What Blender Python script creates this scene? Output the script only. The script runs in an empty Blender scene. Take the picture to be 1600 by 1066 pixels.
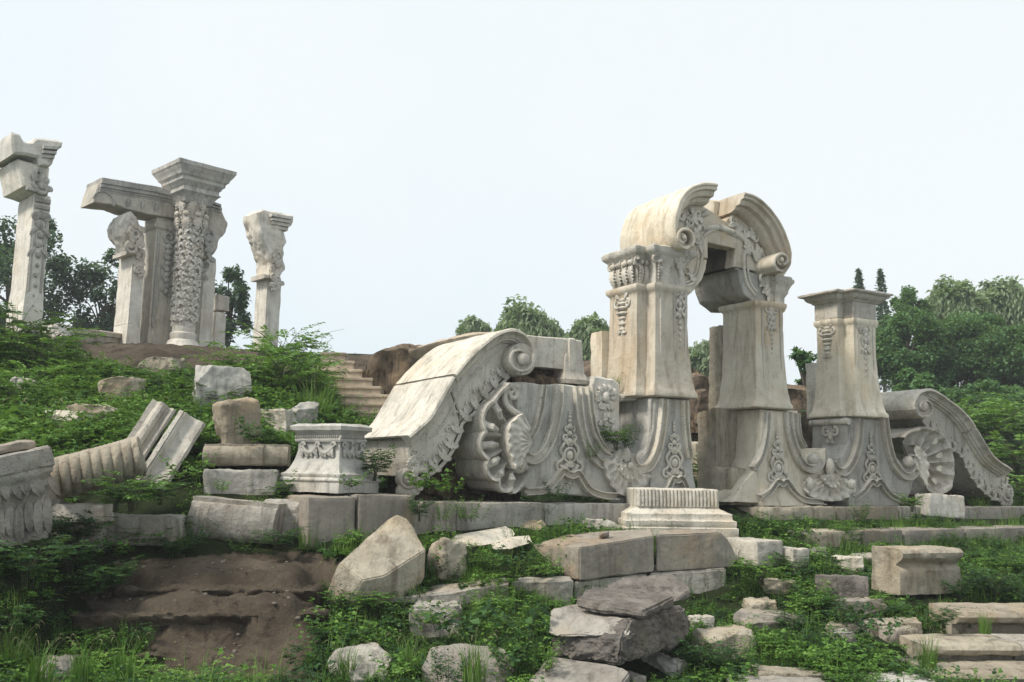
import bpy, bmesh, math, random
import numpy as np
from mathutils import Matrix, Vector, Euler
R = math.radians
rng = np.random.default_rng(7)
SC = bpy.context.scene
COL = SC.collection

# ------------------------------------------------------------------ camera
PITCH, ROLL, FPX = 7.9, 1.1, 1500.0
cam_d = bpy.data.cameras.new('camera'); cam = bpy.data.objects.new('camera', cam_d); COL.objects.link(cam)
cam_d.sensor_width = 36.0; cam_d.lens = 36.0 * FPX / 1600.0
cam_d.clip_start = 0.1; cam_d.clip_end = 6000
CAMROT = (Matrix.Rotation(R(90 + PITCH), 3, 'X') @ Matrix.Rotation(R(ROLL), 3, 'Z'))
cam.rotation_euler = CAMROT.to_euler(); cam.location = (0, 0, 0)
SC.camera = cam
CM = np.array(CAMROT)

# ------------------------------------------------------------------ world, sun, exposure
SUN_EL, SUN_AZ = 50.0, -118.0        # azimuth measured from +Y towards +X
w = bpy.data.worlds.new('World'); SC.world = w; w.use_nodes = True
nt = w.node_tree; bg = nt.nodes['Background']
sky = nt.nodes.new('ShaderNodeTexSky'); sky.sky_type = 'NISHITA'; sky.sun_disc = False
sky.sun_elevation = R(SUN_EL); sky.sun_rotation = R(SUN_AZ)
sky.air_density = 1.0; sky.dust_density = 6.0; sky.ozone_density = 1.0
hs = nt.nodes.new('ShaderNodeHueSaturation'); hs.inputs['Saturation'].default_value = 0.32
# an even bright cloud sheet: most of the sky's gradient is lost in it
mx = nt.nodes.new('ShaderNodeMix'); mx.data_type = 'RGBA'; mx.inputs['Factor'].default_value = 0.86
tc = nt.nodes.new('ShaderNodeTexCoord'); nz = nt.nodes.new('ShaderNodeTexNoise')
nz.inputs['Scale'].default_value = 1.1; nz.inputs['Detail'].default_value = 4
rp = nt.nodes.new('ShaderNodeValToRGB')
rp.color_ramp.elements[0].position = 0.38; rp.color_ramp.elements[0].color = (4.5, 5.2, 5.55, 1)
rp.color_ramp.elements[1].position = 0.62; rp.color_ramp.elements[1].color = (5.1, 5.4, 5.55, 1)
nt.links.new(tc.outputs['Generated'], nz.inputs['Vector']); nt.links.new(nz.outputs['Fac'], rp.inputs['Fac'])
nt.links.new(sky.outputs[0], hs.inputs['Color']); nt.links.new(hs.outputs[0], mx.inputs[6])
nt.links.new(rp.outputs[0], mx.inputs[7]); nt.links.new(mx.outputs[2], bg.inputs['Color'])
bg.inputs['Strength'].default_value = 0.125
sd = bpy.data.lights.new('sun', 'SUN'); sd.energy = 2.7; sd.angle = R(12); sd.color = (1.0, 0.93, 0.82)
sun = bpy.data.objects.new('sun', sd); COL.objects.link(sun)
sdir = Vector((math.sin(R(SUN_AZ)) * math.cos(R(SUN_EL)), math.cos(R(SUN_AZ)) * math.cos(R(SUN_EL)), math.sin(R(SUN_EL))))
sun.rotation_euler = sdir.to_track_quat('Z', 'Y').to_euler(); sun.location = (-20, -20, 40)
SC.view_settings.view_transform = 'Standard'; SC.view_settings.look = 'None'
SC.view_settings.gamma = 1.0; SC.view_settings.exposure = 0.62
SC.cycles.max_bounces = 6; SC.cycles.diffuse_bounces = 3; SC.cycles.transparent_max_bounces = 4

# ------------------------------------------------------------------ maths helpers
def rays(px, py):
    px = np.asarray(px, float); py = np.asarray(py, float)
    d = np.stack([(px - 800) / FPX, (533 - py) / FPX, -np.ones_like(px)], -1)
    return d @ CM.T
def at(px, py, Y):
    d = rays(px, py); return d / d[..., 1:2] * np.asarray(Y, float)[..., None]
def proj(P):
    c = np.asarray(P, float) @ CM
    return 800 + FPX * c[..., 0] / -c[..., 2], 533 - FPX * c[..., 1] / -c[..., 2]

_p = np.random.default_rng(3).permutation(256); _p = np.concatenate([_p, _p, _p])
_g = np.random.default_rng(4).normal(size=(256, 3)); _g /= np.linalg.norm(_g, axis=1)[:, None]
def pnoise(P):
    P = np.asarray(P, float); i = np.floor(P).astype(int); f = P - i; i &= 255
    u = f * f * f * (f * (f * 6 - 15) + 10); out = np.zeros(len(P))
    for dx in (0, 1):
        for dy in (0, 1):
            for dz in (0, 1):
                h = _p[_p[_p[(i[:, 0] + dx) & 255] + ((i[:, 1] + dy) & 255)] + ((i[:, 2] + dz) & 255)]
                g = _g[h]; dot = g[:, 0] * (f[:, 0] - dx) + g[:, 1] * (f[:, 1] - dy) + g[:, 2] * (f[:, 2] - dz)
                wgt = (u[:, 0] if dx else 1 - u[:, 0]) * (u[:, 1] if dy else 1 - u[:, 1]) * (u[:, 2] if dz else 1 - u[:, 2])
                out += wgt * dot
    return out
def fbm(P, f=1.0, o=4, g=0.5):
    P = np.asarray(P, float); s = np.zeros(len(P)); a = 1.0
    for k in range(o):
        s += a * pnoise(P * f + 17.3 * k); f *= 2.03; a *= g
    return s
def cr(pts, n=40, closed=False):
    """Catmull-Rom resample to n points, even in arc length"""
    P = np.asarray(pts, float)
    if len(P) == 2:
        return P[0] + (P[1] - P[0]) * np.linspace(0, 1, n)[:, None]
    Q = np.vstack([2 * P[0] - P[1], P, 2 * P[-1] - P[-2]]); out = []
    for i in range(1, len(Q) - 2):
        a, b, c, d = Q[i - 1:i + 3]
        for t in np.linspace(0, 1, 12, endpoint=False):
            out.append(.5 * (2 * b + (c - a) * t + (2 * a - 5 * b + 4 * c - d) * t * t + (3 * b - a - 3 * c + d) * t ** 3))
    out.append(P[-1]); out = np.array(out)
    L = np.concatenate([[0], np.cumsum(np.linalg.norm(np.diff(out, axis=0), axis=1))])
    q = np.linspace(0, L[-1], n)
    return np.stack([np.interp(q, L, out[:, k]) for k in range(out.shape[1])], 1)

class Frame:
    """upright frame: s along, t back, z up"""
    def __init__(s, o, yaw):
        s.o = np.array(o, float); c, n = math.cos(yaw), math.sin(yaw)
        s.S = np.array([c, n, 0]); s.T = np.array([-n, c, 0]); s.yaw = yaw
    def w(s, V):
        V = np.asarray(V, float)
        return s.o + V[:, :1] * s.S + V[:, 1:2] * s.T + V[:, 2:3] * np.array([0, 0, 1.0])
    def P(s, px, py, t=0.0):
        """(s, z) where the ray of a picture point meets the upright plane t"""
        d = rays(px, py); k = (np.dot(s.o, s.T) + t) / (d @ s.T); p = d * k[..., None]
        return np.stack([(p - s.o) @ s.S, p[..., 2] - s.o[2]], -1)
    def L(s, pts, t=0.0):
        a = np.asarray(pts, float); return s.P(a[:, 0], a[:, 1], t)
    def S1(s, px, py, t=0.0): return float(s.P(np.array(px), np.array(py), t)[0])
    def Z1(s, px, py, t=0.0): return float(s.P(np.array(px), np.array(py), t)[1])

# ------------------------------------------------------------------ objects
def tag(o, label=None, cat=None, group=None, kind=None):
    if label: o['label'] = label
    if cat: o['category'] = cat
    if group: o['group'] = group
    if kind: o['kind'] = kind
    return o
def thing(name, label, cat, loc, group=None):
    o = bpy.data.objects.new(name, None); COL.objects.link(o); o.location = loc; o.empty_display_size = .2
    return tag(o, label, cat, group)
def dup(root, loc, rz, sc, label, group=None):
    r = root.copy(); COL.objects.link(r); r.location = loc; r.rotation_euler = (0, 0, rz); r.scale = (sc, sc, sc)
    r['label'] = label
    if group: r['group'] = group
    for ch in list(root.children):
        c = ch.copy(); COL.objects.link(c); c.parent = r
        for g in list(ch.children):
            d = g.copy(); COL.objects.link(d); d.parent = c
    return r
class MB:
    def __init__(s): s.V = []; s.F = []; s.n = 0
    def add(s, V, F, M=None):
        V = np.asarray(V, float)
        if M is not None: V = V @ np.asarray(M)[:3, :3].T + np.asarray(M)[:3, 3]
        s.V.append(V); s.F += [tuple(i + s.n for i in f) for f in F]; s.n += len(V); return s
    def build(s, name, mat, parent=None, frame=None, rough=None, angle=38, loc=None, smooth=True):
        V = np.vstack(s.V)
        if frame is not None: V = frame.w(V)
        if parent is not None:
            base = np.array(parent.location)
            pp = parent.parent
            while pp is not None: base = base + np.array(pp.location); pp = pp.parent
            V = V - base
        elif loc is not None: V = V - np.array(loc)
        me = bpy.data.meshes.new(name); me.from_pydata(V.tolist(), [], s.F)
        bm = bmesh.new(); bm.from_mesh(me)
        bmesh.ops.recalc_face_normals(bm, faces=bm.faces)
        if rough:
            L, amp, fr = rough
            bmesh.ops.triangulate(bm, faces=[f for f in bm.faces if len(f.verts) > 4])
            for _ in range(5):
                es = [e for e in bm.edges if e.calc_length() > L]
                if not es or len(bm.verts) > 60000: break
                bmesh.ops.subdivide_edges(bm, edges=es, cuts=1, use_grid_fill=True)
                bmesh.ops.triangulate(bm, faces=[f for f in bm.faces if len(f.verts) > 4])
            bm.normal_update()
            P = np.array([v.co for v in bm.verts]); N = np.array([v.normal for v in bm.verts])
            off = float(len(P) % 97)
            d = fbm(P + off, fr, 4, .55) * amp
            chip = np.clip(fbm(P + off + 40, fr * .7, 3) - .22, 0, 1) * amp * 3.0
            P = P + N * (d - chip)[:, None]
            for v, p in zip(bm.verts, P): v.co = p
        bm.to_mesh(me); bm.free()
        if smooth:
            me.polygons.foreach_set('use_smooth', [True] * len(me.polygons))
            try: me.set_sharp_from_angle(angle=R(angle))
            except Exception: pass
        if mat: me.materials.append(mat)
        o = bpy.data.objects.new(name, me); COL.objects.link(o)
        if parent is not None: o.parent = parent
        elif loc is not None: o.location = loc
        return o

# ------------------------------------------------------------------ shapes (V, F) in frame coordinates (s, t, z)
def offset2(poly, d):
    """move a closed polygon's outline outward by d (mitred)"""
    P = np.asarray(poly, float); A = np.roll(P, 1, 0); B = np.roll(P, -1, 0)
    area = np.sum(P[:, 0] * B[:, 1] - B[:, 0] * P[:, 1]); sg = 1 if area > 0 else -1
    e1 = P - A; e2 = B - P
    n1 = np.stack([e1[:, 1], -e1[:, 0]], 1); n2 = np.stack([e2[:, 1], -e2[:, 0]], 1)
    n1 /= np.maximum(np.linalg.norm(n1, axis=1), 1e-9)[:, None]; n2 /= np.maximum(np.linalg.norm(n2, axis=1), 1e-9)[:, None]
    m = n1 + n2; q = np.maximum(np.sum(m * n1, 1), .55)
    return P + sg * d * m / q[:, None]
def extr(poly, t0, t1, bev=.012):
    """polygon (s, z) extruded from t0 (front) to t1"""
    P = np.asarray(poly, float); n = len(P); I = offset2(P, -bev)
    rings = [(I, t0), (P, t0 + bev), (P, t1 - bev), (I, t1)]
    V = np.vstack([np.stack([q[:, 0], np.full(n, t), q[:, 1]], 1) for q, t in rings]); F = [tuple(range(n)), tuple(range(3 * n, 4 * n))]
    for k in range(3):
        for i in range(n):
            j = (i + 1) % n; F.append((k * n + i, k * n + j, (k + 1) * n + j, (k + 1) * n + i))
    return V, F
def loft(plan, prof, cap=True):
    """plan polygon (s, t); prof = [(outset, z), ...]"""
    n = len(plan); V = []; F = []
    for o, z in prof:
        q = offset2(plan, o) if abs(o) > 1e-6 else np.asarray(plan, float); V.append(np.stack([q[:, 0], q[:, 1], np.full(n, z)], 1))
    for k in range(len(prof) - 1):
        for i in range(n):
            j = (i + 1) % n; F.append((k * n + i, k * n + j, (k + 1) * n + j, (k + 1) * n + i))
    if cap: F += [tuple(range(n)), tuple(range((len(prof) - 1) * n, len(prof) * n))]
    return np.vstack(V), F
def sweep(path, prof, side=1, scale=None, cap=True):
    """profile (offset towards side, t) swept along an (s, z) path"""
    C = np.asarray(path, float); T = np.gradient(C, axis=0); T /= np.maximum(np.linalg.norm(T, axis=1), 1e-9)[:, None]
    N = np.stack([-T[:, 1], T[:, 0]], 1) * side; m = len(prof); V = []; F = []
    for i in range(len(C)):
        k = 1 if scale is None else scale[i]
        for o, t in prof:
            q = C[i] + N[i] * o * k; V.append((q[0], t, q[1]))
    for i in range(len(C) - 1):
        for j in range(m - 1): F.append((i * m + j, i * m + j + 1, (i + 1) * m + j + 1, (i + 1) * m + j))
    if cap: F += [tuple(range(m)), tuple(range((len(C) - 1) * m, len(C) * m))]
    return np.array(V), F
def tube(path, rad, n=8, flat=1.0, ax=1):
    """round rod along a 3-D path with a radius per point; flat squashes it along axis ax about the path"""
    C = np.asarray(path, float); m = len(C); rad = np.broadcast_to(np.asarray(rad, float), (m,))
    T = np.gradient(C, axis=0); T /= np.maximum(np.linalg.norm(T, axis=1), 1e-9)[:, None]
    up = np.array([0, 1.0, 0]) if abs(T[:, 1]).max() < .9 else np.array([1.0, 0, .3])
    A = np.cross(T, up); A /= np.maximum(np.linalg.norm(A, axis=1), 1e-9)[:, None]; B = np.cross(T, A)
    a = np.linspace(0, 2 * math.pi, n, endpoint=False); V = []
    for i in range(m):
        r = (np.cos(a)[:, None] * A[i] + np.sin(a)[:, None] * B[i]) * rad[i]; r[:, ax] *= flat; V.append(C[i] + r)
    F = [(i * n + j, i * n + (j + 1) % n, (i + 1) * n + (j + 1) % n, (i + 1) * n + j) for i in range(m - 1) for j in range(n)]
    F += [tuple(range(n)), tuple(range((m - 1) * n, m * n))]
    return np.vstack(V), F
def ball(c, r, n=10, m=7, noise=0.0, seed=0):
    V = []; F = []
    for i in range(m + 1):
        th = math.pi * i / m
        for j in range(n):
            a = 2 * math.pi * j / n; V.append((math.sin(th) * math.cos(a), math.sin(th) * math.sin(a), math.cos(th)))
    V = np.array(V)
    if noise: V = V * (1 + noise * fbm(V + seed * 3.7, 1.6, 3))[:, None]
    F = [(i * n + j, i * n + (j + 1) % n, (i + 1) * n + (j + 1) % n, (i + 1) * n + j) for i in range(m) for j in range(n)]
    return V * np.broadcast_to(np.asarray(r, float), (3,)) + np.asarray(c, float), F
def lathe(prof, n=28, c=(0, 0, 0)):
    a = np.linspace(0, 2 * math.pi, n, endpoint=False)
    V = np.vstack([np.stack([r * np.cos(a) + c[0], r * np.sin(a) + c[1], np.full(n, z + c[2])], 1) for r, z in prof]); m = len(prof)
    F = [(i * n + j, i * n + (j + 1) % n, (i + 1) * n + (j + 1) % n, (i + 1) * n + j) for i in range(m - 1) for j in range(n)]
    F += [tuple(range(n)), tuple(range((m - 1) * n, m * n))]
    return V, F
def rough_box(dims, seed=0, r=.04, amp=.02, res=None, skew=.0, fr=None, taper=(1, 1), corners=None):
    """a weathered block standing on z = 0: worn edges, uneven corners, noise; dims = s, t, z sizes"""
    dims = np.asarray(dims, float); h = dims / 2; res = res or max(.025, dims.max() / 26)
    rg = np.random.default_rng(seed + 100); idx = {}; V = []; F = []
    ns = [max(2, int(math.ceil(d / res))) for d in dims]
    def vid(k):
        if k not in idx: idx[k] = len(V); V.append([k[a] / ns[a] * 2 - 1 for a in range(3)])
        return idx[k]
    for a in range(3):
        b, c = (a + 1) % 3, (a + 2) % 3
        for side in (0, ns[a]):
            for i in range(ns[b]):
                for j in range(ns[c]):
                    q = []
                    for di, dj in ((0, 0), (1, 0), (1, 1), (0, 1)):
                        k = [0, 0, 0]; k[a] = side; k[b] = i + di; k[c] = j + dj; q.append(vid(tuple(k)))
                    F.append(tuple(q))
    U = np.array(V); P = U * h; off = seed * 5.13
    fr = fr or 1.6 / max(.25, dims.min())
    rr = r * (1 + 1.3 * np.clip(fbm(P + off, fr * .8, 3), -.6, 1.5)); rr = np.minimum(rr, h.min() * .9)
    q = np.clip(P, -(h - rr[:, None]), h - rr[:, None]); d = P - q; L = np.linalg.norm(d, axis=1)
    N = d / np.maximum(L, 1e-9)[:, None]; P = q + N * rr[:, None]
    P = P + N * (fbm(P + off + 9, fr, 5, .55) * amp * 1.1 + fbm(P + off + 70, fr * 5, 3) * amp * .5)[:, None]
    # eight corners pulled about
    cs = rg.normal(size=(2, 2, 2, 3)) * skew * dims
    if corners is not None:
        for k, v in corners.items(): cs[k] = np.array(v)
    u = (U + 1) / 2
    for i in (0, 1):
        for j in (0, 1):
            for k in (0, 1):
                wgt = (u[:, 0] if i else 1 - u[:, 0]) * (u[:, 1] if j else 1 - u[:, 1]) * (u[:, 2] if k else 1 - u[:, 2])
                P = P + wgt[:, None] * cs[i, j, k]
    k = u[:, 2]; P[:, 0] *= 1 + (taper[0] - 1) * k; P[:, 1] *= 1 + (taper[1] - 1) * k
    P[:, 2] += h[2]
    return P, F
def hull_rock(dims, seed, amp=.03, npl=16):
    """faceted rock standing on z = 0: random planes cut from a box, edges worn, fine noise"""
    rg = np.random.default_rng(seed); h = np.asarray(dims, float) / 2
    bm = bmesh.new(); bmesh.ops.create_cube(bm, size=2.0)
    for k in range(npl):
        n = rg.normal(size=3) * [1, 1, .9]; n /= np.linalg.norm(n); d = rg.uniform(.74, 1.12) * (abs(n[0]) + abs(n[1]) + abs(n[2])) ** .55
        r = bmesh.ops.bisect_plane(bm, geom=bm.verts[:] + bm.edges[:] + bm.faces[:], plane_co=Vector(n * d), plane_no=Vector(n), clear_outer=True)
        es = [e for e in bm.edges if e.is_boundary]
        if es: bmesh.ops.contextual_create(bm, geom=es)
    for v in bm.verts: v.co = Vector([v.co[i] * h[i] for i in range(3)])
    bmesh.ops.bevel(bm, geom=bm.edges[:], offset=h.min() * .07, segments=1, affect='EDGES', clamp_overlap=True)
    bmesh.ops.triangulate(bm, faces=bm.faces[:]); L = max(.03, max(dims) / 16)
    for _ in range(6):
        es = [e for e in bm.edges if e.calc_length() > L]
        if not es or len(bm.verts) > 8000: break
        bmesh.ops.subdivide_edges(bm, edges=es, cuts=1); bmesh.ops.triangulate(bm, faces=[f for f in bm.faces if len(f.verts) > 3])
    bm.normal_update(); P = np.array([v.co for v in bm.verts]); N = np.array([v.normal for v in bm.verts]); F = [tuple(v.index for v in f.verts) for f in bm.faces]; bm.free()
    fr = 1.8 / max(.2, min(dims)); P = P + N * (fbm(P + seed * 3.1, fr, 5, .6) * amp * .8)[:, None]; P[:, 2] += h[2]
    return P, F
def shell2(mb, c, valleys, bulge, t0, tb, depth=.12, lip=.07, nl=22, nr=18):
    """scallop whose lobes swell between the given (s, z) valley points; ridges run from each valley to the centre"""
    V_ = np.asarray(valleys, float); c = np.asarray(c, float); O = []; ph = []
    for i in range(len(V_) - 1):
        a, b = V_[i], V_[i + 1]; m = (a + b) / 2; out = m - c; out /= np.linalg.norm(out); L = np.linalg.norm(b - a)
        for k in range(nl):
            u = k / nl; O.append(a + (b - a) * u + out * bulge[i] * L * math.sin(u * math.pi) ** .65); ph.append(u)
    O.append(V_[-1]); ph.append(1.0); O = np.array(O); ph = np.array(ph); n = len(O); V = []; F = []
    ridge = np.abs(np.cos(ph * math.pi)) ** 3
    for j in range(n):
        for i in range(nr + 1):
            u = i / nr; p = c + (O[j] - c) * u
            dish = depth * (1 - .85 * ridge[j]) * math.sin(min(1, u * 1.04) * math.pi) ** .8
            V.append((p[0], t0 + dish - lip * math.exp(-((u - .97) / .07) ** 2) - .03 * ridge[j] * u, p[1]))
    b0 = len(V)
    for u_, t_ in ((1.015, t0 + .03), (.99, t0 + .10), (.97, tb)):
        for j in range(n): p = c + (O[j] - c) * u_; V.append((p[0], t_, p[1]))
    for j in range(n - 1):
        for i in range(nr): q = j * (nr + 1) + i; F.append((q, q + 1, q + nr + 2, q + nr + 1))
        q = j * (nr + 1) + nr; F.append((q, b0 + j, b0 + j + 1, q + nr + 1))
        for r_ in (0, 1): F.append((b0 + r_ * n + j, b0 + (r_ + 1) * n + j, b0 + (r_ + 1) * n + j + 1, b0 + r_ * n + j + 1))
    mb.add(np.array(V), F)
def hull_mesh(pts, amp=.01, bev=.02, L=.05, seed=0, fr=2.5):
    """convex stone through given 3-D points: worn edges, fine noise (world coordinates, returned about its centre)"""
    P = np.asarray(pts, float); c = P.mean(0); bm = bmesh.new()
    for p in P - c: bm.verts.new(p)
    r = bmesh.ops.convex_hull(bm, input=bm.verts[:])
    bmesh.ops.delete(bm, geom=[v for v in bm.verts if not v.link_faces], context='VERTS')
    bmesh.ops.dissolve_limit(bm, angle_limit=R(6), verts=bm.verts[:], edges=bm.edges[:])
    bmesh.ops.bevel(bm, geom=bm.edges[:], offset=bev, segments=2, affect='EDGES', clamp_overlap=True)
    bmesh.ops.triangulate(bm, faces=bm.faces[:])
    for _ in range(7):
        es = [e for e in bm.edges if e.calc_length() > L]
        if not es or len(bm.verts) > 14000: break
        bmesh.ops.subdivide_edges(bm, edges=es, cuts=1); bmesh.ops.triangulate(bm, faces=[f for f in bm.faces if len(f.verts) > 3])
    bm.normal_update(); Q = np.array([v.co for v in bm.verts]); N = np.array([v.normal for v in bm.verts]); F = [tuple(v.index for v in f.verts) for f in bm.faces]; bm.free()
    d = fbm(Q + seed * 3.3, fr, 5, .6) * amp - np.clip(fbm(Q + seed * 2.1 + 50, fr * 1.3, 3) - .25, 0, 1) * amp * 2.2
    return Q + N * d[:, None], F, c
def rotm(rx=0, ry=0, rz=0, loc=(0, 0, 0), sc=1.0):
    M = Euler((R(rx), R(ry), R(rz))).to_matrix() * sc; M = M.to_4x4(); M.translation = Vector(loc); return np.array(M)

# ------------------------------------------------------------------ carved ornament (front relief, frame coordinates)
def curl(c, r, turns, a0, t, wd, hand=1, n=26, flat=.8, shrink=.85):
    th = np.linspace(0, 1, n); a = a0 + hand * th * turns * 2 * math.pi; rr = r * (1 - shrink * th)
    P = np.stack([c[0] + rr * np.cos(a), np.full(n, t), c[1] + rr * np.sin(a)], 1)
    return tube(P, wd * (1 - .55 * th), 7, flat)
def leaf(c, ang, ln, wd, t, bend=.5, flat=.45, n=15, teeth=.26):
    """carved acanthus leaf: tapering, curving, toothed at the edge and grooved along its middle"""
    u = np.linspace(0, 1, n); a = ang + bend * (u - .3) * 1.6
    x = np.cumsum(np.cos(a)) * ln / n; z = np.cumsum(np.sin(a)) * ln / n
    P = np.stack([c[0] + x, t - .035 * np.sin(u * math.pi) * ln / .3, c[1] + z], 1)
    rad = wd * np.sin(np.clip(u * .93 + .07, 0, 1) * math.pi) ** .7 * (1 + teeth * np.cos(np.arange(n) * math.pi)) + .002
    V, F = tube(P, rad, 10, flat); V = V.reshape(n, 10, 3); k = np.array([1.12, .80, 1.05, .62, 1.05, .80, 1.12, .8, 1, .8]); k = np.roll(k, 0)
    ctr = P[:, None, :]; d = V - ctr
    front = d[:, :, 1] < -1e-4; groove = np.where(front & (np.abs(np.linalg.norm(d[:, :, [0, 2]], axis=2)) < rad[:, None] * .55), .45, 1.0)
    V = ctr + d * groove[:, :, None]
    return V.reshape(-1, 3), F
def candelabrum(mb, c, h, t):
    """pot-and-flower relief standing on c = (s, z), h high"""
    s, z = c; k = h / 1.0
    for sg in (-1, 1):
        mb.add(*curl((s + sg * .17 * k, z + .10 * k), .085 * k, 1.1, math.pi / 2, t, .03 * k, -sg))
        mb.add(*tube(cr([(s + sg * .17 * k, t, z + .185 * k), (s + sg * .12 * k, t, z + .25 * k), (s + sg * .17 * k, t, z + .36 * k), (s + sg * .09 * k, t, z + .48 * k)], 12), .026 * k, 7, .8))
        mb.add(*curl((s + sg * .075 * k, z + .56 * k), .055 * k, 1.2, -math.pi / 2, t, .024 * k, sg))
        mb.add(*curl((s + sg * .05 * k, z + .70 * k), .045 * k, 1.1, -math.pi / 2, t, .02 * k, sg))
        mb.add(*leaf((s + sg * .03 * k, z + .03 * k), math.pi / 2 - sg * .9, .17 * k, .035 * k, t))
        mb.add(*leaf((s + sg * .02 * k, z + .42 * k), math.pi / 2 - sg * .5, .15 * k, .03 * k, t, -sg * .6))
    ring = [(s + .105 * k * math.cos(a), t - .01, z + .28 * k + .115 * k * math.sin(a)) for a in np.linspace(0, 2 * math.pi, 19)]
    mb.add(*tube(ring, .022 * k, 7, .8)); mb.add(*ball((s, t, z + .28 * k), (.07 * k, .05 * k, .08 * k)))
    for i in range(5): mb.add(*leaf((s, z + .10 * k), math.pi / 2 + (i - 2) * .5, .11 * k, .03 * k, t - .01))
    for i, q in enumerate((.5, .62, .74, .82, .88, .93, .97)):
        r = .06 * k * (1 - i * .12); mb.add(*ball((s, t, z + q * k), (r, r * .55, r * .9), 8, 5))
def drop(mb, c, h, t, wd=.1, seed=0):
    """hanging garland relief from c = (s, z) downward"""
    s, z = c; rg = np.random.default_rng(seed); k = h
    for sg in (-1, 1):
        mb.add(*curl((s + sg * wd * .45, z - .10 * k), wd * .42, 1.15, math.pi / 2, t, wd * .16, -sg))
        mb.add(*leaf((s + sg * wd * .15, z - .20 * k), -math.pi / 2 + sg * .8, .13 * k, wd * .2, t, -sg * .5))
        mb.add(*leaf((s + sg * wd * .15, z - .42 * k), -math.pi / 2 + sg * .9, .13 * k, wd * .2, t, -sg * .7))
    ring = [(s + wd * .5 * math.cos(a), t, z - .30 * k + .09 * k * math.sin(a)) for a in np.linspace(0, 2 * math.pi, 15)]
    mb.add(*tube(ring, wd * .12, 6, .8))
    for i, q in enumerate(np.linspace(.08, .98, 10)):
        r = wd * (.36 - .26 * q) * rg.uniform(.85, 1.15); mb.add(*ball((s + rg.uniform(-.1, .1) * wd, t, z - q * k), (r, r * .7, r * 1.25), 8, 5))
def vase(mb, c, h, t, wd):
    """relief vase hanging from c = (s, z)"""
    s, z = c
    for q, r in ((.06, .30), (.16, .46), (.28, .56), (.42, .52), (.55, .38), (.64, .24), (.70, .34), (.76, .16), (.84, .26), (.92, .12), (.98, .05)):
        mb.add(*ball((s, t, z - q * h), (wd * r, wd * r * .5, h * .06), 10, 6))
    for sg in (-1, 1):
        mb.add(*curl((s + sg * wd * .55, z - .17 * h), wd * .28, 1.0, math.pi / 2, t, wd * .12, -sg))
        mb.add(*leaf((s + sg * .05, z - .02 * h), math.pi / 2 - sg * 1.0, wd * .6, wd * .12, t))
        mb.add(*leaf((s, z - .86 * h), -math.pi / 2 + sg * 1.1, wd * .5, wd * .12, t))
def flute_leaves(mb, path, t, ln, wd, n, lean, hand=1):
    """a row of overlapping acanthus leaves set along an (s, z) path"""
    C = cr(path, n + 1); T = np.gradient(C, axis=0)
    for i in range(n + 1):
        a = math.atan2(T[i, 1], T[i, 0]) + lean; k = ln * (1 - .1 * (i % 2))
        mb.add(*leaf(C[i], a, k, wd, t - .015, hand * .9, .6))
        q = C[i] + np.array([math.cos(a), math.sin(a)]) * k * .95
        mb.add(*curl(q, wd * .9, .8, a - hand * 1.2, t - .03, wd * .42, hand, 14))
        mb.add(*leaf(C[i] + .25 * (q - C[i]), a + hand * .55, k * .6, wd * .6, t - .025, hand * .7, .6))
def shell(mb, c, outline, t0, tb, ribs, bulge=.1, rip=.03, nr=14, nt=90, inner=0.0):
    """scallop: fan from centre c out to a traced (s, z) outline, ribbed, solid back to tb"""
    O = cr(outline, nt); c = np.asarray(c, float); V = []; F = []
    for j in range(nt):
        for i in range(nr + 1):
            u = inner + (1 - inner) * i / nr; p = c + (O[j] - c) * u
            ph = math.cos(2 * math.pi * ribs * j / (nt - 1))
            t = t0 - bulge * math.sin(math.pi * min(1, u * .62 + .05)) ** 1.0 + bulge * 1.15 * math.exp(-((u - .72) / .17) ** 2) * (.5 + .5 * ph) - rip * ph * u
            V.append((p[0], t, p[1]))
    b = len(V)
    for j in range(nt): p = c + (O[j] - c) * .97; V.append((p[0], tb, p[1]))
    for j in range(nt - 1):
        for i in range(nr): q = j * (nr + 1) + i; F.append((q, q + 1, q + nr + 2, q + nr + 1))
        q = j * (nr + 1) + nr; F.append((q, b + j, b + j + 1, q + nr + 1))
    mb.add(np.array(V), F)
    return O

# ------------------------------------------------------------------ materials
def nodes(name):
    m = bpy.data.materials.new(name); m.use_nodes = True; t = m.node_tree; b = t.nodes['Principled BSDF']
    return m, t, b, t.nodes.new, t.links.new
def ramp(t, src, stops):
    r = t.nodes.new('ShaderNodeValToRGB'); e = r.color_ramp.elements
    while len(e) < len(stops): e.new(.5)
    for k, (p, c) in enumerate(stops):
        e[k].position = p; e[k].color = (*c, 1) if len(c) == 3 else c
    t.links.new(src, r.inputs['Fac']); return r.outputs['Color']
def mixc(t, f, a, b, mode='MIX'):
    m = t.nodes.new('ShaderNodeMix'); m.data_type = 'RGBA'; m.blend_type = mode
    for sock, v in ((m.inputs['Factor'], f), (m.inputs[6], a), (m.inputs[7], b)):
        if hasattr(v, 'links'): t.links.new(v, sock)
        else: sock.default_value = v if not isinstance(v, tuple) or len(v) == 4 else (*v, 1)
    return m.outputs[2]
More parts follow.
